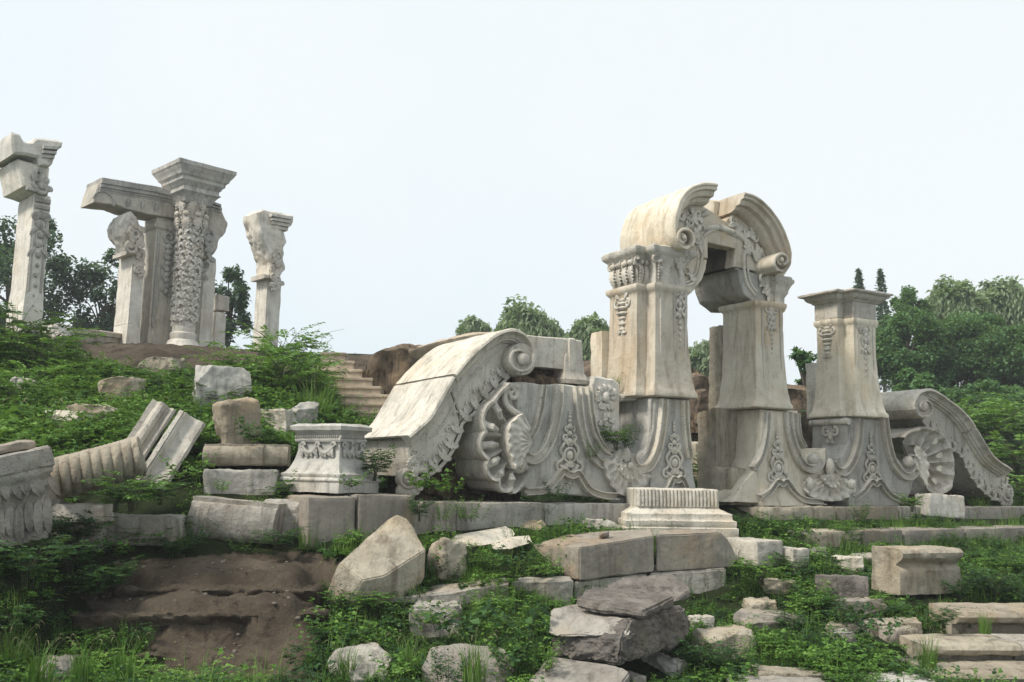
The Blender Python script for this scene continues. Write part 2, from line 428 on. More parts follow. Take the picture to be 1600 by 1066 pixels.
def stone_mat(name, ca, cb, cstain, stain=.5, bump=.5, scale=1.0, pits=.5, moss=0.0, warm=(.40, .29, .17), warm_amt=.35):
    m, t, b, N, Lk = nodes(name)
    geo = N('ShaderNodeNewGeometry'); oi = N('ShaderNodeObjectInfo')
    sh = N('ShaderNodeVectorMath'); sh.operation = 'ADD'
    Lk(geo.outputs['Position'], sh.inputs[0]); pos = sh.outputs[0]
    def noise(sc, det=6, rough=.6, vec=None, dist=0.0):
        n = N('ShaderNodeTexNoise'); n.inputs['Scale'].default_value = sc; n.inputs['Detail'].default_value = det
        n.inputs['Roughness'].default_value = rough; n.inputs['Distortion'].default_value = dist
        Lk(vec or pos, n.inputs['Vector']); return n.outputs['Fac']
    col = mixc(t, ramp(t, noise(1.6 * scale, 8, .65), [(.36, (0, 0, 0)), (.64, (1, 1, 1))]), ca, cb)
    # warm rain-washed patches and streaks
    mp = N('ShaderNodeMapping'); mp.inputs['Scale'].default_value = (5.5, 5.5, .8); Lk(pos, mp.inputs['Vector'])
    st = noise(1.0 * scale, 6, .62, mp.outputs[0], .4)
    wf = ramp(t, noise(.9 * scale, 5, .6, None, .5), [(.5, (0, 0, 0)), (.68, (warm_amt,) * 3)])
    col = mixc(t, wf, col, warm)
    col = mixc(t, ramp(t, st, [(.5, (0, 0, 0)), (.68, (stain,) * 3)]), col, cstain)
    # grime blotches, fine speckle
    col = mixc(t, ramp(t, noise(4.5 * scale, 9, .72), [(.54, (0, 0, 0)), (.72, (stain * .8,) * 3)]), col, cstain)
    col = mixc(t, ramp(t, noise(42 * scale, 4, .6), [(.4, (0, 0, 0)), (.75, (.35,) * 3)]), col, tuple(x * 1.35 for x in ca))
    vo = N('ShaderNodeTexVoronoi'); vo.inputs['Scale'].default_value = 15 * scale; vo.inputs['Randomness'].default_value = 1; Lk(pos, vo.inputs['Vector'])
    pm = N('ShaderNodeMath'); pm.operation = 'LESS_THAN'; Lk(vo.outputs['Distance'], pm.inputs[0]); 
    pth = N('ShaderNodeMath'); pth.operation = 'MULTIPLY'; Lk(noise(1.7 * scale, 3), pth.inputs[0]); pth.inputs[1].default_value = .34 * pits
    Lk(pth.outputs[0], pm.inputs[1])
    pk = N('ShaderNodeMath'); pk.operation = 'MULTIPLY'; Lk(pm.outputs[0], pk.inputs[0]); pk.inputs[1].default_value = .55
    col = mixc(t, pk.outputs[0], col, tuple(x * .45 for x in cstain))
    if moss:
        col = mixc(t, ramp(t, noise(2.2 * scale, 8, .7, None, .3), [(.55, (0, 0, 0)), (.72, (moss,) * 3)]), col, (.07, .085, .04))
    col = mixc(t, 1.0, col, ramp(t, oi.outputs['Random'], [(0, (.84, .81, .77)), (.5, (1, .985, .95)), (1, (1.1, 1.07, 1.0))]), 'MULTIPLY')
    Lk(col, b.inputs['Base Color']); b.inputs['Roughness'].default_value = .92; b.inputs['Specular IOR Level'].default_value = .2
    h = N('ShaderNodeMath'); h.operation = 'MULTIPLY_ADD'; Lk(noise(9 * scale, 10, .68), h.inputs[0]); h.inputs[1].default_value = 1.0
    h2 = N('ShaderNodeMath'); h2.operation = 'MULTIPLY'; Lk(pm.outputs[0], h2.inputs[0]); h2.inputs[1].default_value = -.25; Lk(h2.outputs[0], h.inputs[2])
    bp = N('ShaderNodeBump'); bp.inputs['Strength'].default_value = bump; bp.inputs['Distance'].default_value = .05
    Lk(h.outputs[0], bp.inputs['Height']); Lk(bp.outputs[0], b.inputs['Normal'])
    return m
MARBLE = stone_mat('pale_marble', (.42, .40, .365), (.59, .565, .515), (.14, .128, .11), .62, .55, 1.2, .95)
WARM = stone_mat('warm_marble', (.48, .445, .38), (.64, .595, .515), (.23, .18, .125), .62, .45, 1.1, .45, 0, (.46, .33, .19), .55)
GREY = stone_mat('grey_marble', (.33, .325, .315), (.48, .47, .445), (.125, .115, .105), .65, .5, 1.2, .6, 0, (.40, .33, .24), .35)
WHITE = stone_mat('white_marble', (.50, .475, .44), (.66, .635, .595), (.22, .20, .175), .5, .55, 1.3, .75)
BLOCK = stone_mat('weathered_block', (.27, .255, .235), (.42, .40, .365), (.09, .08, .07), .75, .85, 1.3, .7, .15)
BROWN = stone_mat('brown_block', (.19, .172, .155), (.31, .283, .25), (.10, .085, .08), .6, .55, 1.2, .5, 0, (.34, .24, .14), .55)
TAN = stone_mat('tan_block', (.29, .26, .21), (.42, .385, .32), (.12, .095, .07), .75, .75, 1.2, .6, .15, (.42, .30, .17), .5)
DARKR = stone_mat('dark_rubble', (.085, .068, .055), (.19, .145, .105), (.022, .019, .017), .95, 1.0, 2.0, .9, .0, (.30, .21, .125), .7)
SLATE = stone_mat('dark_weathered_slab', (.115, .105, .10), (.235, .215, .20), (.05, .045, .04), .7, .9, 1.6, .6, .2, (.25, .19, .12), .35)
SOOT_SHADE = stone_mat('sooty_stone', (.085, .078, .07), (.17, .155, .14), (.04, .036, .032), .7, .5, 1.2, .5, 0, (.18, .13, .09), .4)  # soot, with the shade inside the arch opening also put into the colour
STAIR = stone_mat('stair_stone', (.34, .29, .235), (.43, .37, .30), (.20, .16, .12), .5, .4, 1.0, .3)

def ground_mat(name='earth_ground', bare=None):
    m, t, b, N, Lk = nodes(name)
    geo = N('ShaderNodeNewGeometry'); at_ = N('ShaderNodeAttribute'); at_.attribute_name = 'bare'
    def noise(sc, det=8, rough=.65):
        n = N('ShaderNodeTexNoise'); n.inputs['Scale'].default_value = sc; n.inputs['Detail'].default_value = det
        n.inputs['Roughness'].default_value = rough; Lk(geo.outputs['Position'], n.inputs['Vector']); return n.outputs['Fac']
    soil = mixc(t, ramp(t, noise(1.5), [(.35, (0, 0, 0)), (.65, (1, 1, 1))]), (.052, .042, .031), (.125, .10, .075))
    soil = mixc(t, ramp(t, noise(26), [(.60, (0, 0, 0)), (.70, (.7, .7, .7))]), soil, (.17, .145, .12))
    soil = mixc(t, ramp(t, noise(6), [(.52, (0, 0, 0)), (.66, (.8, .8, .8))]), soil, (.024, .019, .015))
    grn = mixc(t, ramp(t, noise(2.5), [(.4, (0, 0, 0)), (.6, (1, 1, 1))]), (.010, .016, .006), (.026, .036, .013))
    f = N('ShaderNodeMath'); f.operation = 'ADD'; Lk(at_.outputs['Fac'], f.inputs[0])
    if bare is not None: t.links.remove(f.inputs[0].links[0]); f.inputs[0].default_value = bare
    n2 = N('ShaderNodeMath'); n2.operation = 'MULTIPLY_ADD'; Lk(noise(3), n2.inputs[0]); n2.inputs[1].default_value = 1.2; n2.inputs[2].default_value = -.6
    Lk(n2.outputs[0], f.inputs[1])
    col = mixc(t, ramp(t, f.outputs[0], [(.3, (0, 0, 0)), (.6, (1, 1, 1))]), grn, soil)
    Lk(col, b.inputs['Base Color']); b.inputs['Roughness'].default_value = .97; b.inputs['Specular IOR Level'].default_value = .1
    bp = N('ShaderNodeBump'); bp.inputs['Strength'].default_value = .9; bp.inputs['Distance'].default_value = .06
    Lk(noise(13, 10, .7), bp.inputs['Height']); Lk(bp.outputs[0], b.inputs['Normal'])
    return m
def leaf_mat(name, c0, c1, c2, trans=.35, clump=1.3):
    m, t, b, N, Lk = nodes(name)
    geo = N('ShaderNodeNewGeometry'); n = N('ShaderNodeTexNoise'); n.inputs['Scale'].default_value = clump; n.inputs['Detail'].default_value = 3
    Lk(geo.outputs['Position'], n.inputs['Vector'])
    a = N('ShaderNodeMath'); a.operation = 'MULTIPLY_ADD'; Lk(geo.outputs['Random Per Island'], a.inputs[0]); a.inputs[1].default_value = .55
    a2 = N('ShaderNodeMath'); a2.operation = 'MULTIPLY_ADD'; Lk(n.outputs['Fac'], a2.inputs[0]); a2.inputs[1].default_value = 1.1; a2.inputs[2].default_value = -.33
    Lk(a2.outputs[0], a.inputs[2])
    col = ramp(t, a.outputs[0], [(.15, c0), (.5, c1), (.9, c2)])
    Lk(col, b.inputs['Base Color']); b.inputs['Roughness'].default_value = .55; b.inputs['Specular IOR Level'].default_value = .25
    tr = N('ShaderNodeBsdfTranslucent'); Lk(mixc(t, .5, col, (.16, .26, .03), 'MIX'), tr.inputs['Color'])
    ms = N('ShaderNodeMixShader'); ms.inputs[0].default_value = trans
    Lk(b.outputs[0], ms.inputs[1]); Lk(tr.outputs[0], ms.inputs[2]); Lk(ms.outputs[0], t.nodes['Material Output'].inputs['Surface'])
    return m
LEAF = leaf_mat('weed_leaf', (.020, .058, .011), (.072, .17, .025), (.165, .30, .055), .32)
LEAFL = leaf_mat('bright_leaf', (.045, .12, .016), (.115, .24, .038), (.22, .36, .085))
LEAFD = leaf_mat('dark_leaf', (.009, .032, .010), (.030, .085, .022), (.072, .155, .042), .28)
GRASS = leaf_mat('grass_blade', (.045, .11, .016), (.105, .21, .035), (.20, .32, .075))
TREEL = leaf_mat('tree_leaf', (.035, .07, .045), (.06, .115, .07), (.10, .17, .10), .3, .5)
WILLOW = leaf_mat('willow_leaf', (.16, .23, .12), (.24, .32, .18), (.34, .42, .26), .5, .5)
HEDGE = leaf_mat('hedge_leaf', (.045, .11, .045), (.085, .18, .068), (.14, .255, .10), .4, .35)
def plain(name, c, rough=.9):
    m, t, b, N, Lk = nodes(name); geo = N('ShaderNodeNewGeometry'); n = N('ShaderNodeTexNoise'); n.inputs['Scale'].default_value = 9
    Lk(geo.outputs['Position'], n.inputs['Vector']); Lk(ramp(t, n.outputs['Fac'], [(.3, tuple(x * .6 for x in c)), (.7, c)]), b.inputs['Base Color'])
    b.inputs['Roughness'].default_value = rough; return m
STEM = plain('stem', (.045, .055, .022)); BARK = plain('bark', (.10, .085, .065)); SEED = plain('seed_head', (.17, .17, .08))

# ------------------------------------------------------------------ ground
GC = [  # picture point, distance
 (0,1066,9.5),(150,1066,9.3),(300,1062,9.0),(450,1060,9.2),(560,1066,9.3),(800,1066,9.2),(1120,1085,9.5),(1350,1066,9.6),(1600,1066,9.9),
 (60,960,9.6),(20,880,10.0),(130,980,9.8),(120,900,10.2),(520,1010,10.0),(520,940,11.0),
 (200,935,10.75),(330,935,10.95),(500,925,11.2),(190,885,11.4),(320,882,11.5),(490,872,11.8),(195,955,10.6),(330,955,10.75),(490,945,11.0),(250,1000,10.0),(400,1005,10.1),
 (160,860,11.4),(40,850,10.9),(270,850,11.8),(360,850,12.0),(470,838,12.3),(560,832,12.6),(650,828,12.9),
 (30,800,11.8),(200,792,12.4),(340,772,12.8),(440,768,12.9),
 (600,1000,10.3),(700,960,10.9),(620,890,11.7),(700,895,11.9),(850,905,12.1),(830,950,11.2),(900,1010,10.4),(1050,1000,11.0),(1100,938,12.7),(1010,948,12.25),(900,948,11.9),(960,1085,9.4),(1050,1085,9.6),
 (1300,1010,11.0),(1500,1062,10.7),(1440,1014,11.2),(1540,1014,11.4),(1540,964,12.2),(1570,950,12.9),(1300,946,12.3),(1200,940,12.5),(1350,964,11.9),(1560,1115,10.2),(1350,1078,9.6),(1600,1115,10.1),(1300,890,14.2),(1440,905,13.6),(1560,885,14.8),(1230,872,13.9),
 (750,850,12.9),(740,822,13.3),(900,826,13.9),(1000,835,14.0),(1150,835,14.4),
 (60,760,12.8),(60,700,14.4),(200,690,14.8),(330,690,14.3),(430,690,14.0),(500,700,14.5),(120,640,17.0),(300,640,17.2),(420,640,18.0),(40,600,18.5),(180,590,20),(320,590,21),(430,595,22),
 (530,660,20.5),(600,660,20.5),(500,610,23),(10,545,21),(110,560,23),(240,596,24.2),(390,590,24.2),(10,520,23.5),(60,512,24.5),
 (120,541,25.3),(250,548,25.3),(390,559,25.3),(120,576,24.95),(250,589,24.95),(385,580,24.95),(470,565,26),(110,530,25.7),(250,541,25.7),(390,553,25.7),(470,558,27)]
GC = np.array(GC, float); GP = at(GC[:, 0], GC[:, 1], GC[:, 2])
FO = at(np.array(722.), np.array(740.), np.array(13.5)); FO[2] = 0.0
FC = Frame(FO, R(29.7))                 # the facade
raw = []
for s in np.arange(-2, 13.1, 1.5):      # the level strip the facade stands on
    for t in (.25, 1.0, 2.4): raw.append((*(FC.w([(s, t, -.42)])[0][:2]), -.47))
    raw.append((*(FC.w([(s, -.62, 0)])[0][:2]), -.84 if s < 4 else -.80)); raw.append((*(FC.w([(s, -1.2, 0)])[0][:2]), -.88 if s < 4 else -.80))
    if s > 4: raw += [(*(FC.w([(s, -1.75, 0)])[0][:2]), -1.15), (*(FC.w([(s, -2.2, 0)])[0][:2]), -1.18)]
for x in (-14, -8, -4): raw += [(x, 29, 3.55), (x - 1, 34, 3.5), (x, 45, 3.2)]
raw += [(-20, 25, 3.0), (-24, 18, 2.5), (-14, 12, .2), (-14, 8, -1.2), (0, 5, -2.2), (8, 5, -2.3), (-8, 5, -2.0), (0, 1, -1.9), (14, 10, -2.0), (20, 16, -.8),
        (-1.5, 29, 3.3), (2, 30, 3.0), (4, 24, .6), (8, 24, -.1), (14, 26, .6), (19, 26, .9), (6, 34, .8), (14, 36, 1.0), (24, 36, 1.2), (0, 45, 1.6), (15, 55, 1.5), (40, 55, 1.5), (-40, 55, 2.5), (-40, 20, 2.2), (40, 15, -.6), (0, 75, 1.5), (60, 75, 1.5), (-60, 75, 1.5)]
GP = np.vstack([GP, np.array(raw)])
def _k(a, b): return np.linalg.norm(a[:, None, :2] - b[None, :, :2], axis=2)
_A = np.zeros((len(GP) + 1,) * 2); _A[:-1, :-1] = _k(GP, GP) - np.eye(len(GP)) * .06; _A[-1, :-1] = _A[:-1, -1] = 1
_W = np.linalg.solve(_A, np.append(GP[:, 2], 0))
def gz(xy):
    xy = np.atleast_2d(np.asarray(xy, float)); z = np.zeros(len(xy))
    for i in range(0, len(xy), 20000):
        q = xy[i:i + 20000]; z[i:i + 20000] = _k(q, GP) @ _W[:-1] + _W[-1]
    far = np.clip((np.hypot(xy[:, 0], xy[:, 1]) - 60) / 30, 0, 1); z = z * (1 - far) + 1.5 * far
    p = np.column_stack([xy, np.zeros(len(xy))])
    # the earth pit: two cut ledges above a floor
    wx = np.clip((xy[:, 0] + 4.75 + .25 * pnoise(p * 1.7)) / .3, 0, 1) * np.clip((-2.05 - xy[:, 0] + .2 * pnoise(p * 2 + 9)) / .3, 0, 1) * np.clip((11.75 - xy[:, 1]) / .3, 0, 1) * np.clip((xy[:, 1] - 8.6) / .4, 0, 1)
    k = wx > 0
    if k.any():
        yy = xy[k, 1] + .16 * fbm(p[k] * [1, .4, 1], 1.3, 4) + .06 * (xy[k, 0] + 3.4)
        zp = np.interp(yy, [8.5, 9.5, 9.9, 9.95, 10.3, 10.36, 10.40, 10.85, 10.90, 10.95, 11.5, 11.9], [-2.16, -2.06, -2.0, -1.86, -1.80, -1.72, -1.40, -1.30, -1.24, -1.12, -1.06, -1.02])
        z[k] = z[k] * (1 - wx[k]) + zp * wx[k]
    return z + .05 * fbm(p, .9, 4) * (1 - far)
_NY = 420; _ys = np.concatenate([np.linspace(3, 9, 20, endpoint=False), np.linspace(9, 32, _NY, endpoint=False), np.geomspace(32, 3500, 40)])
_us = np.concatenate([np.linspace(-2.5, -.75, 30, endpoint=False), np.linspace(-.75, .75, 300), np.linspace(.75, 2.5, 31)[1:]])
gx = (_us[None, :] * _ys[:, None]); gy = np.repeat(_ys[:, None], len(_us), 1)
gxy = np.column_stack([gx.ravel(), gy.ravel()]); gzz = gz(gxy)
# grass hides part of the roughness; bare soil is lumpier
def inpoly(px, py, poly):
    c = np.zeros(len(px), bool); n = len(poly)
    for i in range(n):
        x0, y0 = poly[i]; x1, y1 = poly[i - 1]
        k = ((y0 > py) != (y1 > py)) & (px < (x1 - x0) * (py - y0) / (y1 - y0 + 1e-12) + x0); c ^= k
    return c
BARE = [[(130, 930), (190, 878), (330, 868), (490, 862), (535, 880), (512, 925), (500, 990), (470, 1040), (520, 1075), (200, 1075), (260, 1030), (170, 985)],
        [(95, 525), (100, 570), (200, 598), (300, 604), (395, 592), (402, 545), (250, 525)],
        [(510, 555), (520, 668), (620, 668), (620, 555)]]
def bare_at(P):
    px, py = proj(P); b = np.zeros(len(P))
    for q in BARE: b = np.maximum(b, inpoly(px, py, q))
    return b * (P[:, 1] < 30)
gP = np.column_stack([gxy, gzz]); gb = bare_at(gP)
lump = np.abs(fbm(gP * [1, 1, 2.2], 1.6, 5)) * .16 - .03
gP[:, 2] += gb * lump
nu = len(_us); nv = len(_ys)
ii = (np.arange(nv - 1)[:, None] * nu + np.arange(nu - 1)[None, :]).ravel()
gm = bpy.data.meshes.new('ground'); gm.from_pydata(gP.tolist(), [], np.column_stack([ii, ii + 1, ii + nu + 1, ii + nu]).tolist())
gm.polygons.foreach_set('use_smooth', [True] * len(gm.polygons))
_a = gm.attributes.new('bare', 'FLOAT', 'POINT'); _a.data.foreach_set('value', gb.astype(np.float32))
gm.materials.append(ground_mat()); go = bpy.data.objects.new('ground', gm); COL.objects.link(go); tag(go, kind='structure')
def ghit(px, py, y0=6.0, y1=70.0):
    Y = np.concatenate([np.arange(y0, 32, .05), np.arange(32, y1, .5)]); P = at(np.full(len(Y), px), np.full(len(Y), py), Y)
    g = gz(P[:, :2]); k = np.nonzero(P[:, 2] <= g)[0]
    i = k[0] if len(k) else len(Y) - 1
    q = P[i].copy(); q[2] = g[i]; return q

# ================================================================== the facade
def root_at(name, label, cat, s, t, z, fr=FC, group=None):
    return thing(name, label, cat, tuple(fr.w([(s, t, z)])[0]), group)
RO = (.10, .012, 2.2)
def band(mb, px, hw, t, n=40, beads=True, thick=.085):
    """raised moulded band along a traced centreline"""
    C = cr(FC.L(px, t), n); a = hw
    mb.add(*sweep(C, [(-a, t + .06), (-a, t - thick * .6), (-a * .82, t - thick), (-a * .62, t - thick), (-a * .5, t - thick * .35), (-a * .2, t - thick * .25), (a * .2, t - thick * .25), (a * .5, t - thick * .35), (a * .62, t - thick), (a * .82, t - thick), (a, t - thick * .6), (a, t + .06)], 1))
    e = C[-1]; return C
def rod(mb, px, r, t, n=24, flat=1.0):
    C = cr(FC.L(px, t), n); mb.add(*tube(np.column_stack([C[:, 0], np.full(n, t), C[:, 1]]), r, 8, flat)); return C

def scroll_wall(label, outer, lower, joint, volute_c, vol_path, foot, lip, tf, tb, mat, leaf_hand, n_leaf, side):
    """a curling buttress: cornice swept along its back, carved cheek, volute, rosette foot"""
    O = FC.L(outer, tf); base = O[:, 1].min()
    s0, z0 = FC.P(np.array(float(foot[0])), np.array(float(foot[1])), tf)
    r = root_at('scroll_buttress', label, 'stone scroll', s0, tf + .6, z0 - .15)
    C = cr(O, 90); ks = np.ones(90); ks[-26:] = np.linspace(1, .42, 26)
    # cheeks, in two blocks either side of the joint
    bt = tf + .26
    Cb = cr(FC.L(outer, bt), 90); Lw = FC.L(lower, bt); J = FC.L(joint, bt)
    jo, jl = J[0], J[-1]
    ci = int(np.argmin(np.linalg.norm(Cb - jo, axis=1))); li = int(np.argmin(np.linalg.norm(Lw - jl, axis=1)))
    g = .012
    T = np.gradient(Cb, axis=0); Nn = np.stack([-T[:, 1], T[:, 0]], 1); Nn /= np.linalg.norm(Nn, axis=1)[:, None]; Ci = Cb + Nn * side * .03
    up = np.vstack([Ci[ci + 1:], Lw[li:][::-1] if False else Lw[:li + 1], J[::-1][1:-1] + [g, 0]])
    lo = np.vstack([Ci[:ci - 1], J[1:-1] - [g, 0], Lw[li:]])
    ub = MB().add(*extr(up, bt, tb, .015)).build('upper_block', mat, r, FC, RO)
    lb = MB().add(*extr(lo, bt, tb, .015)).build('lower_block', mat, r, FC, RO)
    prof = [(.0, tb), (0, tf + .02), (.012, tf), (.045, tf - .01), (.06, tf + .012), (.062, tf + .05), (.085, tf + .09), (.125, tf + .11), (.13, tf + .14), (.155, tf + .145), (.165, tf + .20), (.185, tf + .215), (.19, tf + .275), (.03, tf + .28), (.03, tb)]
    MB().add(*sweep(C[:ci], prof, side, ks[:ci])).build('cornice', mat, r, FC, (.09, .008, 3.0))
    MB().add(*sweep(C[ci:] if ci else C, prof, side, ks[ci:])).build('cornice', mat, r, FC, (.09, .008, 3.0))
    vb = MB(); vp = cr(FC.L(vol_path, tf), 44); vc = FC.P(np.array(float(volute_c[0])), np.array(float(volute_c[1])), tf)
    vr = np.linalg.norm(vp[-1] - vc)
    vb.add(*sweep(vp, [(-.012, tb - .05), (-.012, tf + .0), (0, tf - .03), (.03, tf - .03), (.045, tf + .02), (.045, tb - .05)], side, np.linspace(1.2, .7, 44)))
    a = np.linspace(0, 2 * math.pi, 22, endpoint=False); rr = np.linalg.norm(vp[len(vp) // 2] - vc) * 1.0
    vb.add(*extr([(vc[0] + rr * math.cos(q), vc[1] + rr * math.sin(q)) for q in a], tf + .03, tb - .05, .01))
    vb.add(*ball((vc[0], tf + .0, vc[1]), (rr * .42, .05, rr * .42)))
    vb.build('volute', mat, r, FC, (.08, .005, 4))
    lf = MB(); mid = FC.L([(p[0], p[1]) for p in lower], bt)
    flute_leaves(lf, leaf_path(lower, bt, -side, up_off=.09), bt + .005, .30, .045, n_leaf, leaf_hand, -1 if leaf_hand < 0 else 1)
    lf.add(*tube(np.column_stack([(q := cr(offpath(Lw, -side, .035), 60))[:, 0], np.full(60, bt - .01), q[:, 1]]), .028, 7))
    lf.add(*tube(np.column_stack([(q := cr(offpath(Ci[6:74], -side * -1, .20), 60))[:, 0], np.full(60, bt), q[:, 1]]), .018, 7))
    lf.build('carved_leaves', mat, r, FC)
    ro = MB(); fc = FC.P(np.array(float(foot[0])), np.array(float(foot[1])), bt); fr_ = foot[2] / FPX * np.linalg.norm(FC.w([(fc[0], bt, fc[1])])[0])
    ro.add(*ball((fc[0], bt + .02, fc[1]), (fr_, .10, fr_), 18, 10))
    ro.add(*tube([(fc[0] + fr_ * 1.25 * math.cos(q), bt - .02, fc[1] + fr_ * 1.25 * math.sin(q)) for q in np.linspace(0, 2 * math.pi, 25)], fr_ * .24, 8))
    for i in range(8):
        q = i * math.pi / 4; ro.add(*ball((fc[0] + fr_ * .55 * math.cos(q), bt - .07, fc[1] + fr_ * .55 * math.sin(q)), (fr_ * .3, .04, fr_ * .3), 8, 5))
    ro.add(*ball((fc[0], bt - .09, fc[1]), (fr_ * .28, .04, fr_ * .28), 8, 5))
    for i in range(7):
        q = -2.2 + i * .33 if side < 0 else -2.9 + i * .33
        ro.add(*leaf((fc[0] + fr_ * 1.2 * math.cos(q), fc[1] + fr_ * 1.2 * math.sin(q)), q, .16, .06, bt + .02, .4))
    ro.add(*extr([(fc[0] + fr_ * 1.5 * math.cos(q), fc[1] + fr_ * 1.5 * math.sin(q)) for q in a], bt + .03, bt + .16, .02))
    ro.build('rosette', mat, r, FC, (.07, .006, 4))
    return r
def offpath(P, side, d):
    P = np.asarray(P, float); T = np.gradient(P, axis=0); T /= np.maximum(np.linalg.norm(T, axis=1), 1e-9)[:, None]
    return P + np.stack([-T[:, 1], T[:, 0]], 1) * side * d
def leaf_path(lower, t, side, up_off): return offpath(cr(FC.L(lower, t), 30), side, up_off)[2:-3]

# ---- left scroll
L_outer = [(638, 680), (652, 668), (670, 652), (680, 636), (690, 618), (700, 600), (709, 585), (718, 574), (730, 560), (754, 537), (775, 521), (792, 514), (806, 513.5), (820, 520), (831, 533), (836.5, 551), (834.5, 567), (826, 578), (814, 581)]
L_lower = [(794, 566), (791, 578), (787, 591), (779.6, 598.5), (760, 618), (736, 645), (719, 660), (715, 678), (700, 708), (679, 732), (652, 744), (644, 722), (640, 700)]
scroll_wall('big cracked scroll buttress with smooth sloping back, left of the carved shell wall', L_outer, L_lower, [(709, 585), (712, 592), (704, 612), (711, 628), (717, 646), (719, 660)], (818, 561), [(836, 551), (834, 567), (826, 578), (812, 581), (800, 574), (796, 560), (801, 549), (812, 546), (821, 552), (823, 561), (819, 567)], (638, 748, 10.5), None, -.12, 1.95, MARBLE, -1.1, 11, -1)
# ---- right scroll
R_outer = [(1582.7, 733), (1575, 727), (1565, 721), (1553, 710), (1543, 695), (1533, 678.7), (1525.5, 666), (1517.6, 654), (1502, 637), (1486, 624.5), (1472, 614.6), (1458.5, 608), (1447, 608), (1436, 614), (1429, 626), (1428, 639), (1434, 649), (1445, 653)]
R_lower = [(1441, 655), (1452.6, 669), (1470, 686.5), (1486, 698), (1502, 709), (1506, 716), (1515.7, 738), (1527.5, 755.5), (1537, 765), (1556, 778), (1568, 762), (1572, 745)]
scroll_wall('smaller scroll buttress sloping down to the right, beside the lone pedestal', R_outer, R_lower, [(1525, 665), (1520, 674), (1512, 682), (1510, 694), (1502, 709)], (1445, 635), [(1428, 639), (1434, 649), (1445, 653), (1455, 647), (1457, 636), (1451, 627), (1442, 627), (1437, 634), (1440, 641), (1446, 641)], (1573, 770, 8.5), None, -.12, 1.95, MARBLE, 1.1, 11, 1)

# ---- carved wall with shell, left of the arch
wr = root_at('carved_wall', 'low grey carved wall with a large scallop shell at its left end and curling bands', 'carved wall', 1.6, .3, -.36)
W_poly = [(806, 768), (800, 700), (806, 655), (784, 640), (782, 604), (790, 598), (823, 596.5), (846, 601), (877, 600), (902, 603.5), (922, 604), (925, 640), (935, 682), (948, 702), (958, 709), (966, 704), (974, 698), (984, 706), (984, 776), (926, 776), (852, 771)]
MB().add(*extr(FC.L(W_poly, 0), 0, .75, .02)).build('wall_slab', GREY, wr, FC, RO)
m = MB()
band(m, [(871.6, 601), (869.6, 632), (864.5, 663), (856, 690), (844, 710), (831, 718), (819, 712), (813.5, 696), (815, 681), (821, 674)], .085, 0, 50)
band(m, [(847, 602), (842, 640), (835, 668), (826, 682)], .05, 0, 30)
band(m, [(900, 604), (903, 642), (909, 679), (920, 706), (937, 725), (953, 726), (964, 716), (967, 703)], .07, 0, 50)
band(m, [(918, 604), (921, 642), (928, 676), (941, 700), (953, 708)], .05, 0, 40)
m.build('scroll_band', MARBLE, wr, FC, (.08, .006, 3))
m = MB()
band(m, [(818, 768), (845, 766), (862, 753), (875, 737), (883, 741), (891, 743), (899.5, 740), (906, 750), (918, 766), (939, 774), (962, 775.5)], .06, 0, 60, thick=.11)
m.build('base_moulding', MARBLE, wr, FC, (.08, .006, 3))
m = MB(); q = FC.P(np.array(888.), np.array(740.), 0); candelabrum(m, q, .95, -.03); m.build('carved_ornament', MARBLE, wr, FC)
m = MB()
SV = [(800, 603), (786, 600), (760, 628), (748, 675), (752, 719), (769, 752), (789, 766), (815, 742)]
shell2(m, FC.P(np.array(812.), np.array(688.), 0), FC.L(SV, 0), [.0, .0, .18, .22, .26, .34, .36], -.10, .85, .20, .09)
m.build('scallop_shell', MARBLE, wr, FC, (.07, .006, 3))
m = MB()     # the folded leaf in the middle of the shell
S_in = [(800, 648), (790, 656), (781, 666), (779, 684), (780, 704), (786, 722), (790, 734), (797, 726), (803, 712)]
shell(m, FC.P(np.array(818.), np.array(692.), 0), FC.L(S_in, 0), -.25, .02, 8, .06, .028, 14, 100)
rod(m, [(786, 603), (796, 603), (803, 608), (806, 616), (803, 622), (798, 620), (797, 614), (801, 612)], np.linspace(.05, .035, 30), -.1, 30, 1.4)
rod(m, [(797, 615), (789, 612), (790, 630), (800, 641), (812, 650), (820, 664), (824, 672)], np.linspace(.035, .065, 30), -.1, 30, 1.2)
for (x, y, x2, y2) in ((771, 632, 781, 655), (757, 664, 776, 672), (755, 696, 776, 695), (763, 727, 778, 716), (777, 745, 784, 734), (797, 756, 797, 740)):
    a_, b_ = FC.L([(x, y), (x2, y2)], -.1); m.add(*tube([(a_[0], -.10, a_[1]), ((a_[0] + b_[0]) / 2, -.15, (a_[1] + b_[1]) / 2), (b_[0], -.13, b_[1])], [.05, .06, .03], 9))
    m.add(*ball((a_[0], -.105, a_[1]), (.062, .055, .062), 9, 6))
for (x, y, r_) in ((809, 727, .13), (815, 731, .07)):
    q = FC.P(np.array(float(x)), np.array(float(y)), -.05); m.add(*ball((q[0], -.08, q[1]), (r_, .13, r_), 12, 8))
m.build('folded_leaf', MARBLE, wr, FC)
m = MB()     # grotesque block set back in the notch beside the arch
q0, q1 = FC.L([(918, 704), (958, 592)], .25)
m.add(*extr([(q0[0], q0[1]), (q1[0] + .12, q0[1]), (q1[0] + .12, q1[1] - .08), (q1[0], q1[1]), (q0[0] + .1, q1[1] + .02), (q0[0] + .02, q1[1] - .15)], .22, .8, .03))
c = FC.P(np.array(946.), np.array(621.), .2)
m.add(*ball((c[0], .2, c[1]), (.075, .06, .09)))
for i in range(11):
    a_ = i / 11 * 2 * math.pi; m.add(*leaf((c[0] + .08 * math.cos(a_), c[1] + .09 * math.sin(a_)), a_, .13, .035, .2))
